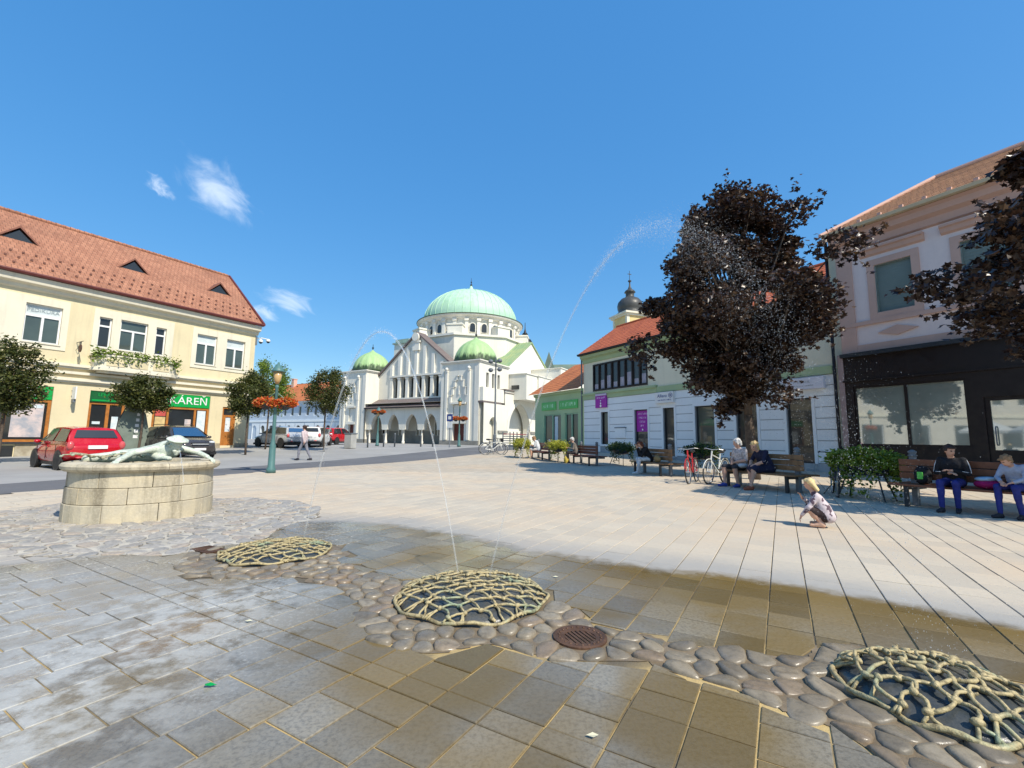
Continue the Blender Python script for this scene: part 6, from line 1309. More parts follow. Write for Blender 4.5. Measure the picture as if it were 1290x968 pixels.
for i in range(9):
    for j in range(9):
        x = -.98 + i * .125 + (.06 if j % 2 else 0) + r.uniform(-.02, .02); y = -.42 + j * .115 + r.uniform(-.02, .02)
        if math.hypot(x, y) < .97: G_[i, j] = Vector((x, y, .885 + .06 * math.sin(5 * x + 3 * y) ** 2 + r.uniform(0, .02)))
for (i, j), p in G_.items():
    for q in ((i - (0 if j % 2 else 1), j + 1), (i + (1 if j % 2 else 0), j + 1)):
        if q in G_: e = G_[q]; net.tube([p, p.lerp(e, .33) + Vector((r.uniform(-.02, .02), r.uniform(-.02, .02), .015)), p.lerp(e, .66) + Vector((0, 0, .012)), e], .012, 5)
    kn.ell(p, (.024, .02, .018), 6, 5)
m_netr = bronze('net_bronze', (.42, .38, .24), (.36, .48, .36), (.15, .13, .08))
net.build('draped_net', m_netr, stt, smooth=True); kn.build('net_knots', m_netr, stt, smooth=True, kind='stuff')
# ================================================================== FOLIAGE
def leaf_mat(name, a, b, c, rough=.35, tr=.3, spec=.5):
    m, nt, bs, out = nodes_of(name)
    at_ = N(nt, 'ShaderNodeAttribute', attribute_name='tv').outputs['Fac']; cr = N(nt, 'ShaderNodeValToRGB'); L(nt, at_, cr.inputs[0])
    el = cr.color_ramp.elements; el[0].color = (*a, 1); el[1].color = (*c, 1); e = el.new(.5); e.color = (*b, 1)
    L(nt, cr.outputs[0], bs.inputs['Base Color']); bs.inputs['Roughness'].default_value = rough; bs.inputs['Specular IOR Level'].default_value = spec
    t = N(nt, 'ShaderNodeBsdfTranslucent'); L(nt, cr.outputs[0], t.inputs['Color']); mx = N(nt, 'ShaderNodeMixShader'); mx.inputs[0].default_value = tr; L(nt, bs.outputs[0], mx.inputs[1]); L(nt, t.outputs[0], mx.inputs[2]); L(nt, mx.outputs[0], out.inputs[0]); MATS[name] = m; return m
m_maple = leaf_mat('purple_maple_leaf', (.018, .009, .008), (.05, .025, .016), (.17, .10, .05), .36, .22, .55)
m_leaf = leaf_mat('round_tree_leaf', (.03, .045, .010), (.085, .10, .020), (.19, .18, .045), .45, .3)
m_fern = leaf_mat('fern_leaf', (.08, .14, .015), (.19, .28, .03), (.34, .40, .07), .45, .4); m_dkleaf = leaf_mat('hedge_leaf', (.02, .05, .012), (.05, .09, .02), (.09, .13, .03), .45, .3)
m_flow = leaf_mat('red_orange_flower', (.55, .05, .02), (.75, .16, .03), (.20, .30, .05), .5, .3); m_yflow = leaf_mat('yellow_green_leaf', (.22, .28, .03), (.45, .45, .05), (.60, .50, .06), .5, .35)
MAPLE = np.array([(0, 0), (.16, .22), (.5, .18), (.34, .48), (.42, .72), (.14, .70), (0, 1.0), (-.14, .70), (-.42, .72), (-.34, .48), (-.5, .18), (-.16, .22)]); MFOLD = [(0, 1, 2, 3, 4, 5, 6), (0, 6, 7, 8, 9, 10, 11)]
OVAL = np.array([(0, 0), (.26, .3), (.24, .65), (0, 1.0), (-.24, .65), (-.26, .3)]); OFOLD = [(0, 1, 2, 3), (0, 3, 4, 5)]
def leaves(P, size, shape, fold, seed, droop=.35, nrm=None):
    """leaf blades at points P -> verts, faces, per-vertex tone"""
    r = np.random.default_rng(seed); n = len(P); k = len(shape)
    az = r.uniform(0, 2 * math.pi, n); el = r.normal(-droop, .55, n); roll = r.normal(0, .7, n); sz = size * r.uniform(.65, 1.25, n)
    d = np.stack([np.cos(az) * np.cos(el), np.sin(az) * np.cos(el), np.sin(el)], 1); s = np.stack([-np.sin(az), np.cos(az), np.zeros(n)], 1); u_ = np.cross(s, d)
    s2 = s * np.cos(roll)[:, None] + u_ * np.sin(roll)[:, None]; n2 = np.cross(s2, d)
    x = shape[:, 0][None, :, None] * sz[:, None, None]; y = shape[:, 1][None, :, None] * sz[:, None, None]
    V_ = P[:, None, :] + s2[:, None, :] * x + d[:, None, :] * y + n2[:, None, :] * (np.abs(x) * .35 - y * y / size * .25)
    F = [tuple(i * k + a for a in f) for i in range(n) for f in fold]
    return V_.reshape(-1, 3), F, np.repeat(np.clip(r.normal(.45, .25, n), 0, 1), k)
def leaf_obj(name, P, size, mt, parent, shape=OVAL, fold=OFOLD, seed=1, droop=.35, kind=None):
    V_, F, t = leaves(np.array(P), size, shape, fold, seed, droop); me = bpy.data.meshes.new(name); me.from_pydata(V_.tolist(), [], F); me.update(); me.materials.append(mt)
    a = me.attributes.new('tv', 'FLOAT', 'POINT'); a.data.foreach_set('value', t); o = obj_of(me, name, parent)
    if kind: o['kind'] = kind
    return o
def limb(mb, a, b, r0, r1, r, bend=.12, n=5):
    a, b = Vector(a), Vector(b); L_ = (b - a).length; w = Vector((r.uniform(-1, 1), r.uniform(-1, 1), r.uniform(-.3, .6))) * L_ * bend; pts = [a.lerp(b, i / n) + w * math.sin(math.pi * i / n) for i in range(n + 1)]
    mb.tube(pts, [r0 + (r1 - r0) * i / n for i in range(n + 1)], 7); return pts
def big_tree(name, loc, trunk_h, cz, rad, hgt, nclump, nleaf, label, seed, trunk_r, skew=(0, 0), lobes=None, lsz=.155):
    r = random.Random(seed); T = empty(name, loc, 0, label, 'tree', 'purple-leaved maples'); tk = MB(); top = Vector((skew[0] * .3, skew[1] * .3, trunk_h))
    limb(tk, (0, 0, -.05), top, trunk_r * 1.15, trunk_r * .8, r, .03, 6); limb(tk, top, (skew[0], skew[1], cz + hgt * .45), trunk_r * .75, .03, r, .05, 7)
    tips = []; bl = MB()
    for i in range(nclump):
        # spread clump centres through an uneven egg-shaped volume
        a = i * 2.39996 + r.uniform(-.3, .3); v = ((i + .5) / nclump) * 2 - 1; q = math.sqrt(max(0, 1 - v * v)); rr = r.uniform(.32, 1.03)
        sh = 1.0 - .38 * max(0, v) ** 1.5 + .10 * math.sin(3 * a + seed) + .07 * math.sin(5 * a)
        if v < -.6: sh *= .7
        c = Vector((skew[0] + rad * q * math.cos(a) * rr * sh, skew[1] + rad * q * math.sin(a) * rr * sh, cz + hgt * v * (.6 + .42 * rr)))
        if lobes:
            for (lx, ly, lz, f) in lobes:
                dd = Vector((lx, ly, lz)); c += dd * f * max(0, (c - Vector((0, 0, cz))).normalized().dot((dd).normalized())) ** 3
        tips.append(c); zb = trunk_h + (c.z - trunk_h) * r.uniform(.15, .5); st = Vector((skew[0] * .6 * r.random(), skew[1] * .5 * r.random(), max(trunk_h * .9, zb)))
        limb(bl, st, c, .045 + .02 * r.random(), .012, r, .10)
    bl.v, bl.f = bl.v, bl.f; tk.build('trunk', m_bark, T, smooth=True); bl.build('limbs', m_bark, T, smooth=True)
    rs = np.random.default_rng(seed); P = []
    per = nleaf // nclump
    for c in tips:
        k = int(per * rs.uniform(.55, 1.5)); s = rs.uniform(.38, .80) * (rad / 3.4); ax = np.array([1.15, 1.15, .72])
        q = rs.normal(0, 1, (k, 3)); q /= np.linalg.norm(q, axis=1)[:, None]; q *= (rs.uniform(.25, 1.0, (k, 1)) ** .5) * s * ax * rs.uniform(.8, 1.25, (k, 1)); P.append(q + np.array(c))
        # sprays poking out
        for _ in range(3):
            d = rs.normal(0, 1, 3); d /= np.linalg.norm(d); m_ = 14; t = rs.uniform(.6, 1.75, (m_, 1)); P.append(np.array(c) + d * t * s + rs.normal(0, .06, (m_, 3)))
    leaf_obj('crown', np.concatenate(P), lsz, m_maple, T, MAPLE, MFOLD, seed, .45, kind='stuff'); return T
big_tree('maple_tree', (*GP(951, 604)[:2], 0), 2.1, 6.0, 3.0, 3.55, 105, 50000, 'large purple-leaved maple behind the bench with two women', 11, .17, (-.25, .2), lobes=[(-1, -.2, -.25, .6), (.9, .4, .55, .5), (-.5, 0, .9, .4)])
big_tree('maple_tree', (11.15, 7.4, 0), 2.3, 4.95, 2.85, 2.3, 52, 22000, 'purple-leaved maple overhanging the near bench at the right edge', 23, .16, (0, 0), lobes=[(-.8, .6, -.25, .55)])
def ball_tree(px, py, r0, zc, hz, label, seed, mt=None, n=8500):
    g = GP(px, py); T = empty('round_tree', g, 0, label, 'tree', 'clipped round-headed street trees'); r = random.Random(seed); tk = MB(); limb(tk, (0, 0, -.05), (0, 0, zc), .06, .04, r, .02)
    for i in range(9): a = i * 2.4; limb(tk, (0, 0, zc - hz * .7), (r0 * .6 * math.cos(a), r0 * .6 * math.sin(a), zc + hz * r.uniform(-.3, .6)), .03, .01, r)
    tk.build('trunk', m_bark, T, smooth=True); rs = np.random.default_rng(seed); cl = []
    for i in range(60): a = rs.normal(0, 1, 3); a /= np.linalg.norm(a); cl.append(a * np.array([r0, r0, hz]) * rs.uniform(.55, .95) + np.array([0, 0, zc]))
    P = np.concatenate([c + rs.normal(0, 1, (n // 60, 3)) * np.array([r0, r0, hz]) * .125 for c in cl]); leaf_obj('crown', P, .13, mt or m_leaf, T, seed=seed, kind='stuff'); return T
ball_tree(-4, 584, 1.32, 3.55, 1.40, 'round-headed tree at the left edge, in front of the pharmacy window', 1)
ball_tree(172, 577, 1.20, 3.15, .98, 'round-headed tree in front of the pharmacy balcony, beside the red car', 2)
ball_tree(309, 573, 1.12, 3.4, 1.3, 'round-headed tree by the corner of the pharmacy house', 3)
ball_tree(408, 569, 1.35, 3.85, 1.5, 'round-headed tree standing alone left of the synagogue', 4)
ball_tree(334, 566, 1.5, 4.2, 1.8, 'lighter green round-headed tree behind the teal lamp post', 5, m_fern)
# trailing plants on the balcony trough
bt = empty('balcony_plants', world_of(LB, (-7.1, -.5, 5.62)), LB.rotation_euler.z, 'trailing green and dry plants along the pharmacy balcony', 'plants'); rs = np.random.default_rng(5)
P = np.stack([rs.uniform(-2.15, 2.15, 900), rs.normal(-.1, .14, 900), rs.normal(.1, .14, 900)], 1); P[:300, 1] -= .12; P[:300, 2] -= rs.uniform(0, .45, 300); leaf_obj('foliage', P, .16, m_fern, bt, seed=8, kind='stuff'); MB().box(-2.0, 2.0, -.14, .14, -.06, .1).build('trough', m_dkbrown, bt)
# ------------------------------------------------------------------ planters
def planter(loc, rz, label, w=1.5, hgt=.55, mt=None, n=2600, trail=.35, flowers=None):
    T = empty('planter', loc, rz, label, 'planter', 'iron planters on splayed legs'); h = w / 2
    MB().lathe([(.10, hgt), (.24, hgt + .05), (.30, hgt + .16), (.32, hgt + .25), (.28, hgt + .25), (.26, hgt + .18)], 20, sx=h / .32 * .8, sy=1).build('trough', mat('navy_trough', (.02, .03, .06), .4, .1), T, smooth=True)
    for sx in (-1, 1):
        for sy in (-1, 1): MB().tube([(sx * h * .45, sy * .12, hgt + .08), (sx * h * .72, sy * .26, 0)], .016, 6).build('leg', m_iron, T)
    rs = np.random.default_rng(int(abs(loc[0]) * 100)); x = rs.uniform(-1, 1, n); P = np.stack([x * h * 1.05, rs.normal(0, .19, n), hgt + .26 + rs.uniform(0, 1, n) * .30 * (1.05 - .5 * x * x) + rs.normal(0, .05, n)], 1)
    k = n // 3; a = rs.uniform(0, 6.28, k); P[:k, 0] = np.cos(a) * h * rs.uniform(.8, 1.12, k); P[:k, 1] = np.sin(a) * .34 * rs.uniform(.8, 1.2, k); P[:k, 2] = hgt + .28 - rs.uniform(0, 1, k) ** 2 * trail * (1 + np.sin(a * 3))
    leaf_obj('foliage', P, .085, mt or m_fern, T, seed=int(n + abs(loc[1]) * 10), droop=.5, kind='stuff')
    if flowers: leaf_obj('flowers', P[rs.choice(n, n // 4)] + np.array([0, 0, .05]), .06, flowers, T, seed=3, kind='stuff')
    return T
g = GP(1092, 629); planter((g.x, g.y, 0), ang(-bd), 'big bushy fern planter on splayed legs left of the near bench', 1.25, .52, n=5200, trail=.42)
g = GP(772, 586); planter((g.x + .4, g.y, g.z), R(-72), 'dark leafy planter between the third and fourth benches', 1.7, .5, m_dkleaf)
g = GP(876, 597); planter((g.x + .5, g.y + .6, g.z), R(-70), 'green leafy planter behind the parked bicycles', 1.5, .5, m_dkleaf, flowers=m_fern)
g = GP(703, 582); planter((g.x, g.y, g.z), R(-70), 'yellow-green planter beside the elderly man', 1.3, .5, m_yflow)
g = GP(657, 577); planter((g.x, g.y, g.z), R(-70), 'yellow flowering planter next to the man in the white shirt', 1.4, .5, m_yflow)
# ------------------------------------------------------------------ lamp posts with flower baskets
def basket(parent, x, y, z, w=.55, seed=1, mt=None):
    rs = np.random.default_rng(seed); n = 900; q = rs.normal(0, 1, (n, 3)); q /= np.linalg.norm(q, axis=1)[:, None]; q *= rs.uniform(.5, 1, (n, 1)) ** .5 * np.array([w, w * .8, w * .42]); q[:, 2] -= (q[:, 0] ** 2) * .25
    leaf_obj('hanging_flowers', q + np.array([x, y, z]), .09, mt or m_flow, parent, seed=seed, kind='stuff'); MB().lathe([(.08, -.26), (.22, -.12), (.26, 0)], 12, (x, y, z)).build('basket', m_iron, parent)
def lamp_post(loc, label, h=3.65, bz=2.35, bw=.5, rz=0., s=1.0):
    T = empty('lamp_post', loc, rz, label, 'lamp post', 'teal lamp posts with flower baskets')
    MB().lathe([(.15, 0), (.15, .12), (.11, .2), (.10, .9), (.075, .98), (.06, 1.1), (.048, h - .75), (.07, h - .72), (.04, h - .66)], 14).build('post', m_teal, T, smooth=True)
    MB().tube([(0, 0, h - .68), (.1, 0, h - .5), (.13, 0, h - .2), (.1, 0, h - .12)], .016, 6).tube([(0, 0, h - .68), (-.1, 0, h - .5), (-.13, 0, h - .2), (-.1, 0, h - .12)], .016, 6).build('yoke', m_teal, T)
    MB().lathe([(.05, h - .62), (.11, h - .5), (.15, h - .2)], 10).build('lantern_glass', mat('amber_glass', (.55, .36, .16), .2, .1, 2, 0), T, smooth=True); MB().lathe([(.21, h - .2), (.2, h - .16), (.10, h), (.05, h + .04), (.03, h + .12), (.0, h + .14)], 12).build('lantern_roof', m_teal, T, smooth=True)
    if bz:
        MB().tube([(-bw * .8, 0, bz + .05), (bw * .8, 0, bz + .05)], .018, 6).tube([(0, 0, bz + .35), (bw * .6, 0, bz + .06)], .012, 5).tube([(0, 0, bz + .35), (-bw * .6, 0, bz + .06)], .012, 5).build('basket_arm', m_teal, T); basket(T, -bw * .55, 0, bz, bw * .72, 3); basket(T, bw * .55, 0, bz, bw * .72, 4)
    return T
g = GP(341, 596); lamp_post(g, 'teal lamp post with red flower baskets at the edge of the square', 3.6, 2.36, .56, R(10))
g = GP(475, 562); lamp_post((g.x, g.y, g.z), 'teal post with an orange flower basket in front of the first portico arch', 3.0, 2.75, .45)
g = GP(578, 563); lamp_post((g.x, g.y, g.z), 'lamp post with an orange basket in front of the right tower door', 3.9, 2.3, .55)
ms = GP(623, 564); MT = empty('light_mast', ms, R(-30), 'tall grey mast with four round floodlights beside the right tower', 'mast'); MB().lathe([(.14, 0), (.13, 1.0), (.08, 1.05), (.05, 7.2)], 12).build('mast_pole', m_greyiron, MT)
for z, dx in ((6.9, .42), (6.9, -.42), (6.2, .42), (6.2, -.42)): MB().ell((dx, -.1, z), (.2, .2, .18), 12, 8).build('floodlight', m_greyiron, MT, smooth=True); MB().tube([(0, 0, z), (dx, -.1, z)], .02, 6).build('bracket', m_greyiron, MT)
for i, (px, py, h) in enumerate(((463, 564, 1.0), (483, 563, 1.0), (497, 563, 1.05), (530, 563, .9), (545, 563, 1.0))):
    o = MB().lathe([(.06, 0), (.06, h - .1), (.075, h - .08), (.05, h - .02), (.03, h)], 10).build('bollard', m_greyiron, smooth=True); o.location = GP(px, py)
    tag(o, 'grey bollard %s in front of the synagogue portico' % ('farthest left', 'second from the left', 'third from the left', 'fourth from the left', 'farthest right')[i], 'bollard', 'bollards before the portico')
g = GP(441, 565); LT_ = empty('litter_bin', g, R(-20), 'grey stone litter bin by the left tower', 'bin'); MB().box(-.3, .3, -.3, .3, 0, 1.0).build('bin_body', mat('grey_concrete', (.42, .42, .40), .85, .15), LT_, bevel=.03); MB().box(-.33, .33, -.33, .33, 1.0, 1.08).build('bin_lid', m_greyiron, LT_, bevel=.01)
rs_ = empty('street_sign', GP(566, 564), R(-30), 'small blue and white sign on a post left of the right tower door', 'sign'); MB().tube([(0, 0, 0), (0, 0, 2.6)], .035, 8).build('sign_pole', m_greyiron, rs_); MB().box(-.28, .28, -.05, -.03, 2.0, 2.55).build('blue_plate', m_blue, rs_); MB().box(-.14, .14, -.056, -.05, 2.15, 2.4).build('white_symbol', m_white, rs_); MB().box(-.25, .25, -.05, -.03, 1.5, 1.95).build('white_plate', m_white, rs_)
# red-grey fence panels by the passage
for i in range(3):
    g = GP(640 + 9 * i, 567 + i * .5); T = empty('barrier', g, R(-25), ('left', 'middle', 'right')[i] + ' slatted metal barrier of three in front of the passage arch', 'barrier', 'barriers before the arch')
    for k in range(6): MB().box(-.4, .4, -.02, .02, .3 + k * .16, .36 + k * .16).build('rail', m_greyiron if k < 5 else mat('pink_red_rail', (.5, .14, .14), .5), T)
    for sx in (-1, 1): MB().box(sx * .42 - .03, sx * .42 + .03, -.03, .03, 0, 1.3).build('upright', m_greyiron, T)
# grey feather banner by the pharmacy door
g = GP(163, 577); T = empty('feather_banner', g, LB.rotation_euler.z, 'grey-green feather banner with white lettering behind the round tree', 'banner')
pts = [(-.75, 0), (.75, 0), (.72, 1.2), (.5, 2.2), (.1, 2.75), (-.3, 2.6), (-.6, 1.8)]
MB().prism(pts, -.015, .015, 'y').build('fabric', mat('sage_fabric', (.20, .24, .20), .7, .15, 2, .1), T); MB().tube([(-.76, 0, 0), (-.62, 0, 1.8), (-.32, 0, 2.62), (.1, 0, 2.78)], .02, 6).build('pole', m_iron, T); 
for k in range(5): MB().box(.12 - .02 * k, .24, -.022, -.016, 2.1 - .28 * k, 2.25 - .28 * k).build('white_mark', m_white, T)
# ------------------------------------------------------------------ bicycles
def bicycle(loc, rz, label, paint, lean=.06, basket_=False):
    T = empty('bicycle', loc, rz, label, 'bicycle', 'parked bicycles'); T.rotation_euler = (lean, 0, rz); rw_ = .34; m_tyre = mat('tyre_rubber', (.03, .03, .03), .7, .1); m_rim = mat('bright_rim', (.62, .62, .60), .35, .1, metal=.6)
    for x in (-.52, .52):
        c = [(x + rw_ * math.cos(a), 0, rw_ + rw_ * math.sin(a)) for a in [2 * math.pi * i / 28 for i in range(28)]]; w = MB().tube(c, .02, 6, closed=True).build('wheel', m_tyre, T, smooth=True)
        MB().tube([(x + (p[0] - x) * .93, 0, rw_ + (p[2] - rw_) * .93) for p in c], .013, 5, closed=True).build('rim', m_rim, w); sp = MB()
        for i in range(14): a = 2 * math.pi * i / 14; sp.tube([(x, .02 * (-1) ** i, rw_), (x + .31 * math.cos(a), 0, rw_ + .31 * math.sin(a))], .0025, 3)
        sp.build('spokes', m_rim, w, kind='stuff'); MB().tube([(x, -.05, rw_), (x, .05, rw_)], .022, 8).build('hub', m_rim, w)
        MB().tube([(x + .375 * math.cos(a), 0, rw_ + .375 * math.sin(a)) for a in np.linspace(.3, 2.7, 12)], .014, 5).build('mudguard', paint, T)
    S_ = (-.18, 0, .78); Bk = (-.10, 0, .30); Hd = (.36, 0, .84); H0 = (.40, 0, .66)
    MB().tube([Bk, (-.2, 0, .86)], .019, 7).tube([Bk, H0], .022, 7).tube([(-.17, 0, .70), Hd], .019, 7).tube([H0, Hd, (.34, 0, .95)], .022, 7).tube([Bk, (-.52, .045, .34)], .013, 6).tube([Bk, (-.52, -.045, .34)], .013, 6).tube([(-.17, 0, .7), (-.52, .045, .34)], .012, 6).tube([(-.17, 0, .7), (-.52, -.045, .34)], .012, 6).build('frame', paint, T)
    MB().tube([H0, (.43, .05, .6), (.52, .05, .34)], .014, 6).tube([H0, (.43, -.05, .6), (.52, -.05, .34)], .014, 6).build('fork', paint, T)
    MB().tube([(.22, -.29, .99), (.32, -.2, 1.01), (.34, 0, .98), (.32, .2, 1.01), (.22, .29, .99)], .013, 6).build('handlebar', m_rim, T); MB().tube([(.15, -.31, .98), (.24, -.28, 1.0)], .018, 6).tube([(.15, .31, .98), (.24, .28, 1.0)], .018, 6).build('grips', m_black, T)
    obj_of(Body().cap((-.33, 0, .92), (-.10, 0, .915), .055, .025, 0, .02).ell((-.32, 0, .92), (.08, .085, .03), 0, .02).mesh('saddle', [m_black], .012), 'saddle', T)
    MB().lathe([(.09, -.006), (.09, .006)], 18, (0, 0, 0)).build('chainring', m_rim, T).matrix_local = Matrix.Translation((-.10, -.05, .30)) @ Matrix.Rotation(math.pi / 2, 4, 'X')
    MB().tube([(-.10, -.07, .30), (.02, -.07, .18)], .011, 5).tube([(-.10, .07, .30), (-.22, .07, .42)], .011, 5).build('cranks', m_rim, T); MB().box(-.02, .07, -.15, -.07, .165, .19).box(-.27, -.18, .07, .15, .41, .435).build('pedals', m_black, T)
    MB().tube([(-.06, .06, .27), (.02, .22, .0)], .011, 5).build('kickstand', m_iron, T); MB().tube([(-.2, .05, .72), (-.62, .06, .73), (-.62, -.06, .73), (-.2, -.05, .72)], .009, 5).build('carrier', m_iron, T)
    if basket_: MB().box(.44, .72, -.17, .17, .78, .80).box(.44, .46, -.17, .17, .8, 1.0).box(.70, .72, -.17, .17, .8, 1.0).box(.46, .70, -.17, -.15, .8, 1.0).box(.46, .70, .15, .17, .8, 1.0).build('basket', m_black, T)
    return T
m_redp_ = mat('red_bike_paint', (.50, .02, .02), .3, .05, coat=.5); m_whp = mat('white_bike_paint', (.75, .76, .70), .3, .05, coat=.5); m_dkp = mat('navy_bike_paint', (.02, .03, .07), .3, .05, coat=.5)
g = GP(868, 610); h_ = Vector((.55, .83, 0)).normalized(); bicycle(g + h_ * .52, ang(-h_), 'red bicycle in front at the left end of the maple bench', m_redp_)
bicycle(g + h_ * .8 + Vector((.55, -.22, 0)), ang(-Vector((.75, .66, 0))), 'white bicycle leaning behind the red one', m_whp, -.06)
bicycle((*(on_bench(BE2, 1.45, .45)[:2]), 0), R(60), 'dark blue bicycle behind the right end of the maple bench', m_dkp, .05)
g = GP(622, 573); bicycle(g, R(8), 'white bicycle with a pale frame parked before the passage arch', m_whp); bicycle(g + Vector((-.15, 1.0, 0)), R(-4), 'dark bicycle with a front basket behind the white one at the arch', m_dkp, .05, True)
# ------------------------------------------------------------------ cars
def car(loc, rz, label, paint, L_=3.9, Wd=1.68, H_=1.47, suv=False, seed=0, detail=True):
    T = empty('car', loc, rz, label, 'car', 'parked cars')          # nose towards +x
    hl_ = L_ / 2; zb = .26 if suv else .2; belt = .60 * H_ + (.03 if suv else 0); hood = .56 * H_ + (.10 if suv else 0)
    # stations: x, belt height at that x, roof height (None below belt), half width at belt, tumblehome width at roof
    st = [(-hl_, belt * .60, belt * .86, .80), (-hl_ + .10, belt * .52, belt * 1.0, .93), (-hl_ + .45, .3, belt * 1.03, 1.0), (-hl_ + 1.1, .25, belt * 1.02, 1.0), (0, .25, belt, 1.0), (hl_ - 1.45, .25, belt * .985, 1.0), (hl_ - 1.0, .27, hood * 1.03, .99), (hl_ - .45, .3, hood * .96, .95), (hl_ - .12, .34, hood * .82, .85), (hl_, .40, hood * .62, .72)]
    vs = []; fs = []; w2 = Wd / 2; prof = []
    for x, zl, zt, w in st:
        zl = max(zb, zl * .8); hw = w2 * w
        ring = [(0, zl), (hw * .80, zl), (hw * .96, zl + .06), (hw * 1.0, zl + (zt - zl) * .45), (hw * .985, zl + (zt - zl) * .75), (hw * .93, zt - .02), (hw * .80, zt), (0, zt + .025)]
        prof.append([(x, y, z) for y, z in ring] + [(x, -y, z) for y, z in ring[-2:0:-1]])
    n = len(prof[0]); vs = [p for r_ in prof for p in r_]
    for k in range(len(prof) - 1):
        for i in range(n): fs.append((k * n + i, k * n + (i + 1) % n, (k + 1) * n + (i + 1) % n, (k + 1) * n + i))
    fs += [tuple(range(n - 1, -1, -1)), tuple((len(prof) - 1) * n + i for i in range(n))]
    b = MB().add(vs, fs).build('body', paint, T, smooth=True); md = b.modifiers.new('s', 'SUBSURF'); md.levels = 2; md.render_levels = 2
    # cabin: lofted greenhouse
    xr, xf = -hl_ + .12, hl_ - 1.02; rr0, rr1 = (-hl_ + .42, hl_ - 1.85) if not suv else (-hl_ + .4, hl_ - 1.8)
    wb_, wr = w2 * .93, w2 * .70
    lo = [(xr, belt - .04), (-.55, belt - .03), (.35, belt - .03), (xf, hood - .0)]; hi = [(rr0, H_ - .05), (-.55, H_), (.2, H_ - .01), (rr1, H_ - .06)]
    cv = []; 
    for (xa, za), (xb, zb_) in zip(lo, hi):
        cv += [(xa, wb_, za), (xa * .45 + xb * .55, (wb_ + wr) / 2 + .03, (za + zb_) / 2 + .02), (xb, wr, zb_ - .03), (xb, wr * .55, zb_ + .01), (xb, -wr * .55, zb_ + .01), (xb, -wr, zb_ - .03), (xa * .45 + xb * .55, -(wb_ + wr) / 2 - .03, (za + zb_) / 2 + .02), (xa, -wb_, za)]
    cf = [(k * 8 + i, k * 8 + i + 1, (k + 1) * 8 + i + 1, (k + 1) * 8 + i) for k in range(3) for i in range(7)] + [tuple(range(7, -1, -1)), tuple(24 + i for i in range(8))]
    MB().add(cv, cf).build('cabin', paint, T, smooth=False, bevel=.03)
    gm = m_dglass
    def pane(nm, q, off):
        q = [Vector(p) + Vector(off) for p in q]; c = sum(q, Vector()) / len(q); q = [c + (p - c) * .86 for p in q]; return MB().poly(q).build(nm, gm, T)
    for s_ in (1, -1):
        Y = lambda p, yy: (p[0], s_ * yy, p[1]); o = (0, s_ * .028, .012)
        for i in range(3):
            q = [Y(lo[i], wb_), Y(lo[i + 1], wb_), Y(hi[i + 1], wr), Y(hi[i], wr)]; q = [(x, y, z + (.06 if k < 2 else -.05)) for k, (x, y, z) in enumerate(q)]; pane('side_window', q if s_ < 0 else q[::-1], (0, s_ * .045, .02))
        mr = MB().ell((xf - .18, s_ * (w2 + .06), belt + .06), (.07, .1, .065), 10, 6).build('mirror', paint, T, smooth=True)
    pane('windscreen', [(xf, wb_, hood + .03), (xf, -wb_, hood + .03), (rr1, -wr, H_ - .1), (rr1, wr, H_ - .1)], (.035, 0, .03))
    pane('rear_window', [(xr + .12, -wb_ * .9, belt + .16), (xr + .12, wb_ * .9, belt + .16), (rr0, wr, H_ - .12), (rr0, -wr, H_ - .12)], (-.035, 0, .02))
    m_tyre = mat('tyre_rubber', (.03, .03, .03), .7, .1); m_alloy = mat('alloy', (.5, .5, .5), .35, .1, metal=.7); wr_ = .33 if suv else .295
    for x in (-hl_ + .72, hl_ - .78):
        for s_ in (1, -1):
            y = s_ * (w2 - .09); w = MB().lathe([(wr_ * .62, -.1), (wr_ * .92, -.1), (wr_, -.07), (wr_, .07), (wr_ * .92, .1), (wr_ * .62, .1)], 24).build('wheel', m_tyre, T); w.matrix_local = Matrix.Translation((x, y, wr_)) @ Matrix.Rotation(math.pi / 2, 4, 'X')
            rm = MB().lathe([(wr_ * .63, -.085), (wr_ * .63, .085)], 20); 
            rm.build('rim', m_alloy, w)
            ar_ = MB().lathe([(wr_ * 1.2, -.02), (wr_ * 1.2, .02)], 20).build('wheel_arch', m_black, T); ar_.matrix_local = Matrix.Translation((x, s_ * (w2 * .985), wr_ + .02)) @ Matrix.Rotation(math.pi / 2, 4, 'X')
    m_red = mat('tail_lamp', (.62, .10, .10), .15, .1, coat=.5); m_clear = mat('head_lamp', (.65, .68, .7), .1, .1, coat=.5)
    for s_ in (1, -1):
        MB().ell((-hl_ + .085, s_ * w2 * .84, belt * .93), (.09, .10, .15), 10, 8).build('tail_light', m_red, T, smooth=True); MB().ell((hl_ - .20, s_ * w2 * .66, hood * .80), (.16, .15, .07), 10, 8).build('headlight', m_clear, T, smooth=True)
        MB().ell((-hl_ + .02, s_ * w2 * .55, .42), (.05, .1, .035), 8, 6).build('reflector', m_red, T); MB().box(-.012, 0, min(s_ * w2 * .985, s_ * (w2 + .004)), max(s_ * w2 * .985, s_ * (w2 + .004)), .34, belt - .05).box(-.95, -.94, min(s_ * w2 * .985, s_ * (w2 + .004)), max(s_ * w2 * .985, s_ * (w2 + .004)), .5, belt - .05).box(.92, .93, min(s_ * w2 * .985, s_ * (w2 + .004)), max(s_ * w2 * .985, s_ * (w2 + .004)), .34, belt - .08).build('door_gap', m_black, T); MB().tube([(-.2, s_ * (w2 + .005), belt * .88), (-.02, s_ * (w2 + .005), belt * .88)], .016, 5).build('door_handle', paint, T)
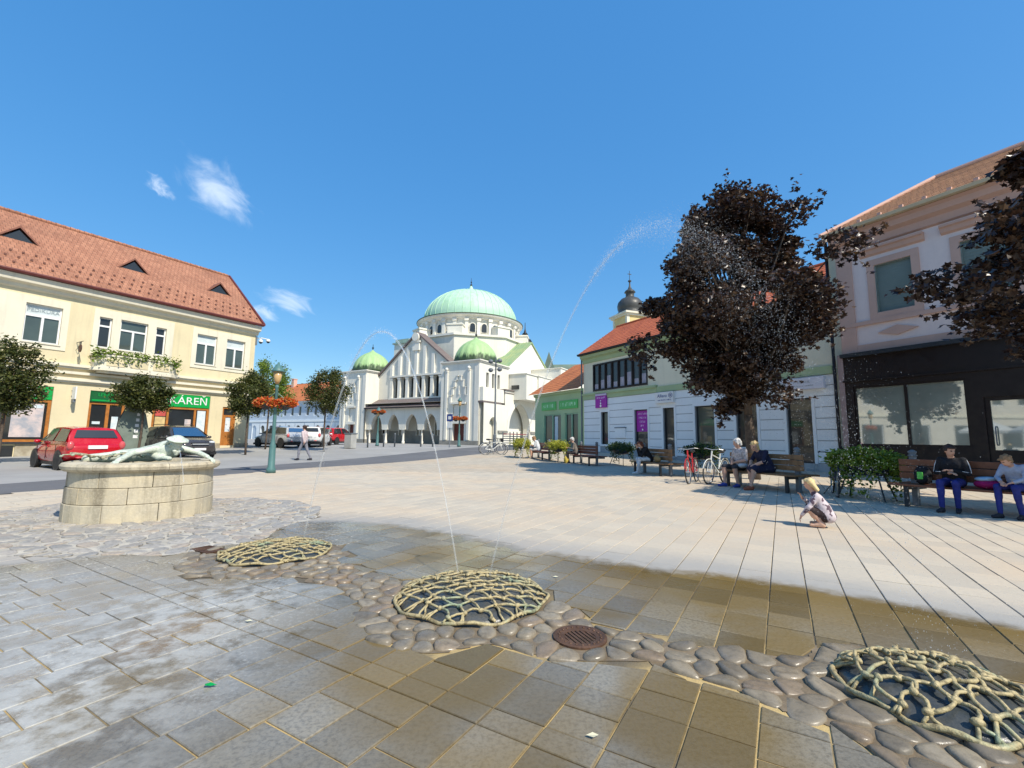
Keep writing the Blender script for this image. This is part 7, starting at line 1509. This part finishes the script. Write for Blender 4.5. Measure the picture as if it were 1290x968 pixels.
    MB().box(-hl_ - .03, -hl_ + .02, -.26, .26, belt * .80, belt * .80 + .12).build('rear_plate', m_white, T); MB().box(hl_ - .03, hl_ + .02, -.26, .26, .42, .53).build('front_plate', m_white, T)
    MB().box(hl_ - .12, hl_ - .0, -.38, .38, hood * .66, hood * .78).build('grille', m_black, T); MB().box(hl_ - .10, hl_ + .01, -.5, .5, .30, .40).build('lower_grille', m_black, T); MB().box(-hl_ + .04, hl_ - .1, -w2 * .9, w2 * .9, zb - .06, zb + .08).build('underbody', m_black, T)
    if suv:
        for s_ in (1, -1): MB().tube([(rr0 + .1, s_ * wr * .86, H_ + .02), (rr0 + .2, s_ * wr * .86, H_ + .06), (rr1 - .3, s_ * wr * .86, H_ + .06), (rr1 - .2, s_ * wr * .86, H_ + .0)], .016, 5).build('roof_rail', m_iron, T)
        MB().box(hl_ - .05, hl_ + .015, -.36, .36, hood * .70, hood * .73).build('grille_bar', m_clear, T)
    return T
m_redcar = mat('red_car_paint', (.48, .004, .012), .28, .04, 1, 0, coat=.8); m_greycar = mat('dark_grey_car_paint', (.07, .062, .058), .3, .04, 1, 0, coat=.8, metal=.3); m_silver = mat('silver_car_paint', (.50, .52, .54), .3, .04, 1, 0, coat=.6, metal=.3); m_whcar = mat('white_car_paint', (.74, .74, .72), .3, .04, 1, 0, coat=.6)
c = Vector((-15.35, 15.62, 0)) + V * 1.15 + U * .76; car(c, ang(V), 'small red hatchback parked tail to the square beside the basin', m_redcar, 3.85, 1.65, 1.47)
g = GP(249, 579); c = g + V * 2.05; car((c.x, c.y, gz(c.x, c.y)), ang(-V), 'dark grey crossover car parked nose-out before the pharmacy', m_greycar, 4.4, 1.8, 1.62, True)
for px, py, rz, pm, lb in ((352, 563, 150, m_silver, 'silver car far behind the teal lamp post'), (397, 562, 100, m_whcar, 'white car far away left of the lone round tree'), (424, 560, 80, m_redcar, 'dark red car half hidden behind the lone round tree')):
    g = GP(px, py); car(g, R(rz), lb, pm, 4.2, 1.72, 1.46)
# ------------------------------------------------------------------ parasols out of frame to the left, mirrored in the shop windows
for i, (x, y) in enumerate(((-15.0, 4.2), (-17.8, 6.6), (-13.6, 1.2))):
    T = empty('market_parasol', (x, y, 0), .3 * i, 'white square market parasol %s left of the basin' % ('nearest', 'farthest', 'middle')[i], 'parasol', 'white parasols'); h = 1.7; MB().tube([(0, 0, 0), (0, 0, 3.2)], .035, 8).build('pole', m_greyiron, T)
    MB().add([(-h, -h, 2.3), (h, -h, 2.3), (h, h, 2.3), (-h, h, 2.3), (0, 0, 3.25), (-h, -h, 2.1), (h, -h, 2.1), (h, h, 2.1), (-h, h, 2.1)], [(0, 1, 4), (1, 2, 4), (2, 3, 4), (3, 0, 4), (0, 5, 6, 1), (1, 6, 7, 2), (2, 7, 8, 3), (3, 8, 5, 0)]).build('canopy', cloth('canvas', (.78, .76, .70)), T); MB().box(-.3, .3, -.3, .3, 0, .08).build('base', m_greyiron, T)
# ================================================================== WATER JETS
mw, nt, bs, out = nodes_of('jet_water'); bs.inputs['Base Color'].default_value = (.86, .90, .92, 1); bs.inputs['Roughness'].default_value = .12; bs.inputs['IOR'].default_value = 1.33; bs.inputs['Transmission Weight'].default_value = .55
tr_n = N(nt, 'ShaderNodeBsdfTransparent'); mx = N(nt, 'ShaderNodeMixShader'); mx.inputs[0].default_value = .24; L(nt, tr_n.outputs[0], mx.inputs[1]); L(nt, bs.outputs[0], mx.inputs[2]); L(nt, mx.outputs[0], out.inputs[0])
md_, nt, bs, out = nodes_of('spray_droplets'); bs.inputs['Base Color'].default_value = (.85, .88, .90, 1); bs.inputs['Roughness'].default_value = .2
tr_n = N(nt, 'ShaderNodeBsdfTransparent'); mx = N(nt, 'ShaderNodeMixShader'); mx.inputs[0].default_value = .36; L(nt, tr_n.outputs[0], mx.inputs[1]); L(nt, bs.outputs[0], mx.inputs[2]); L(nt, mx.outputs[0], out.inputs[0])
OCT = np.array([(1, 0, 0), (-1, 0, 0), (0, 1, 0), (0, -1, 0), (0, 0, 1), (0, 0, -1)], float); OCF = [(0, 2, 4), (2, 1, 4), (1, 3, 4), (3, 0, 4), (2, 0, 5), (1, 2, 5), (3, 1, 5), (0, 3, 5)]
def droplets(name, P, Rr, parent, elong=1.0):
    P = np.array(P); n = len(P); V_ = (P[:, None, :] + OCT[None] * np.array(Rr)[:, None, None] * np.array([1, 1, elong])).reshape(-1, 3); F = [tuple(6 * i + a for a in f) for i in range(n) for f in OCF]
    me = bpy.data.meshes.new(name); me.from_pydata(V_.tolist(), [], F); me.update(); me.materials.append(md_); o = obj_of(me, name, parent); o['kind'] = 'stuff'; return o
def jet(a, b, apex, label, r0, r1, seed, solid=1., nd=500, mist=0):
    a, b = Vector(a), Vector(b); T = empty('water_jet', a, 0, label, 'water jet', 'fountain jets'); n = 60; pts = []
    for i in range(n + 1): t = i / n; p = (b - a) * t; p.z = (b.z - a.z) * t + 4 * apex * t * (1 - t); pts.append(p)
    k = int(n * solid); MB().tube(pts[:k + 1], [r0 + (r1 - r0) * i / n + .0006 * math.sin(i * 2.1) for i in range(k + 1)], 6).build('stream', mw, T, smooth=True)
    rs = np.random.default_rng(seed); t = rs.uniform(.25, 1, nd) ** .8; Q = np.array([[*(((b - a) * x).xy), (b.z - a.z) * x + 4 * apex * x * (1 - x)] for x in t]); Q += rs.normal(0, 1, (nd, 3)) * (.008 + .05 * t ** 2)[:, None]; droplets('droplets', Q, rs.uniform(.0009, .0026, nd), T, 1.6)
    if mist:
        t = .30 + .70 * rs.beta(1.6, 1.6, mist); Q = np.array([[*(((b - a) * x).xy), (b.z - a.z) * x + 4 * apex * x * (1 - x)] for x in t]); sp = (.02 + .34 * np.clip(t - .34, 0, 1) ** 1.25)[:, None]; Q += rs.normal(0, 1, (mist, 3)) * sp * np.array([1, 1, .9]); Q[:, 2] -= rs.exponential(.22, mist) * np.clip(t - .45, 0, 1) * 2; Q = Q[Q[:, 2] > .02]; droplets('spray', Q, rs.uniform(.0006, .0017, len(Q)), T, 1.3)
    return T
NZ = (-.16, 3.78, .16)
jet(NZ, (2.15, 2.35, .12), 2.62, 'tall jet rising from the middle net and breaking into spray towards the lower right net', .008, .012, 5, .42, 1600, 12000)
jet((-.42, 3.86, .15), (-2.35, 5.35, .1), 2.2, 'thin jet arching from the middle net over to the net by the basin', .007, .012, 6, 1., 1200)
# the statue's spout
hw = Matrix.Translation(stt.location) @ Matrix.Rotation(stt.rotation_euler.z, 4, 'Z') @ Vector((.57, -.38, .89)); e = Vector((hw.x + .42, hw.y - .42, .55)); jet(hw, e, .06, "thin spout of water from the bronze figure's mouth", .007, .006, 8, 1., 60)
# scraps on the wet paving
o = MB().poly([(0, 0, .004), (.035, .012, .010), (.07, .0, .005), (.06, -.03, .006), (.02, -.035, .012)]).poly([(.07, 0, .005), (.095, -.01, .004), (.06, -.03, .006)]).build('fallen_leaf', m_green); o.location = GP(258, 864) + Vector((0, 0, .006)); o.scale = (.7, .7, .7); tag(o, 'bright green fallen leaf on the wet paving', 'leaf')
for i, (px, py, lb) in enumerate(((308, 784, 'pale fallen leaf right of the nearest-to-basin net'), (738, 929, 'small pale leaf on the dark paving at the bottom'), (696, 728, 'pale dry leaf beside the domed net'))):
    o = MB().poly([(0, 0, .003), (.03, .01, .009), (.055, 0, .004), (.03, -.02, .006)]).build('fallen_leaf', mat('dry_leaf', (.62, .58, .40), .7, .1)); o.location = GP(px, py) + Vector((0, 0, .006)); tag(o, lb, 'leaf')
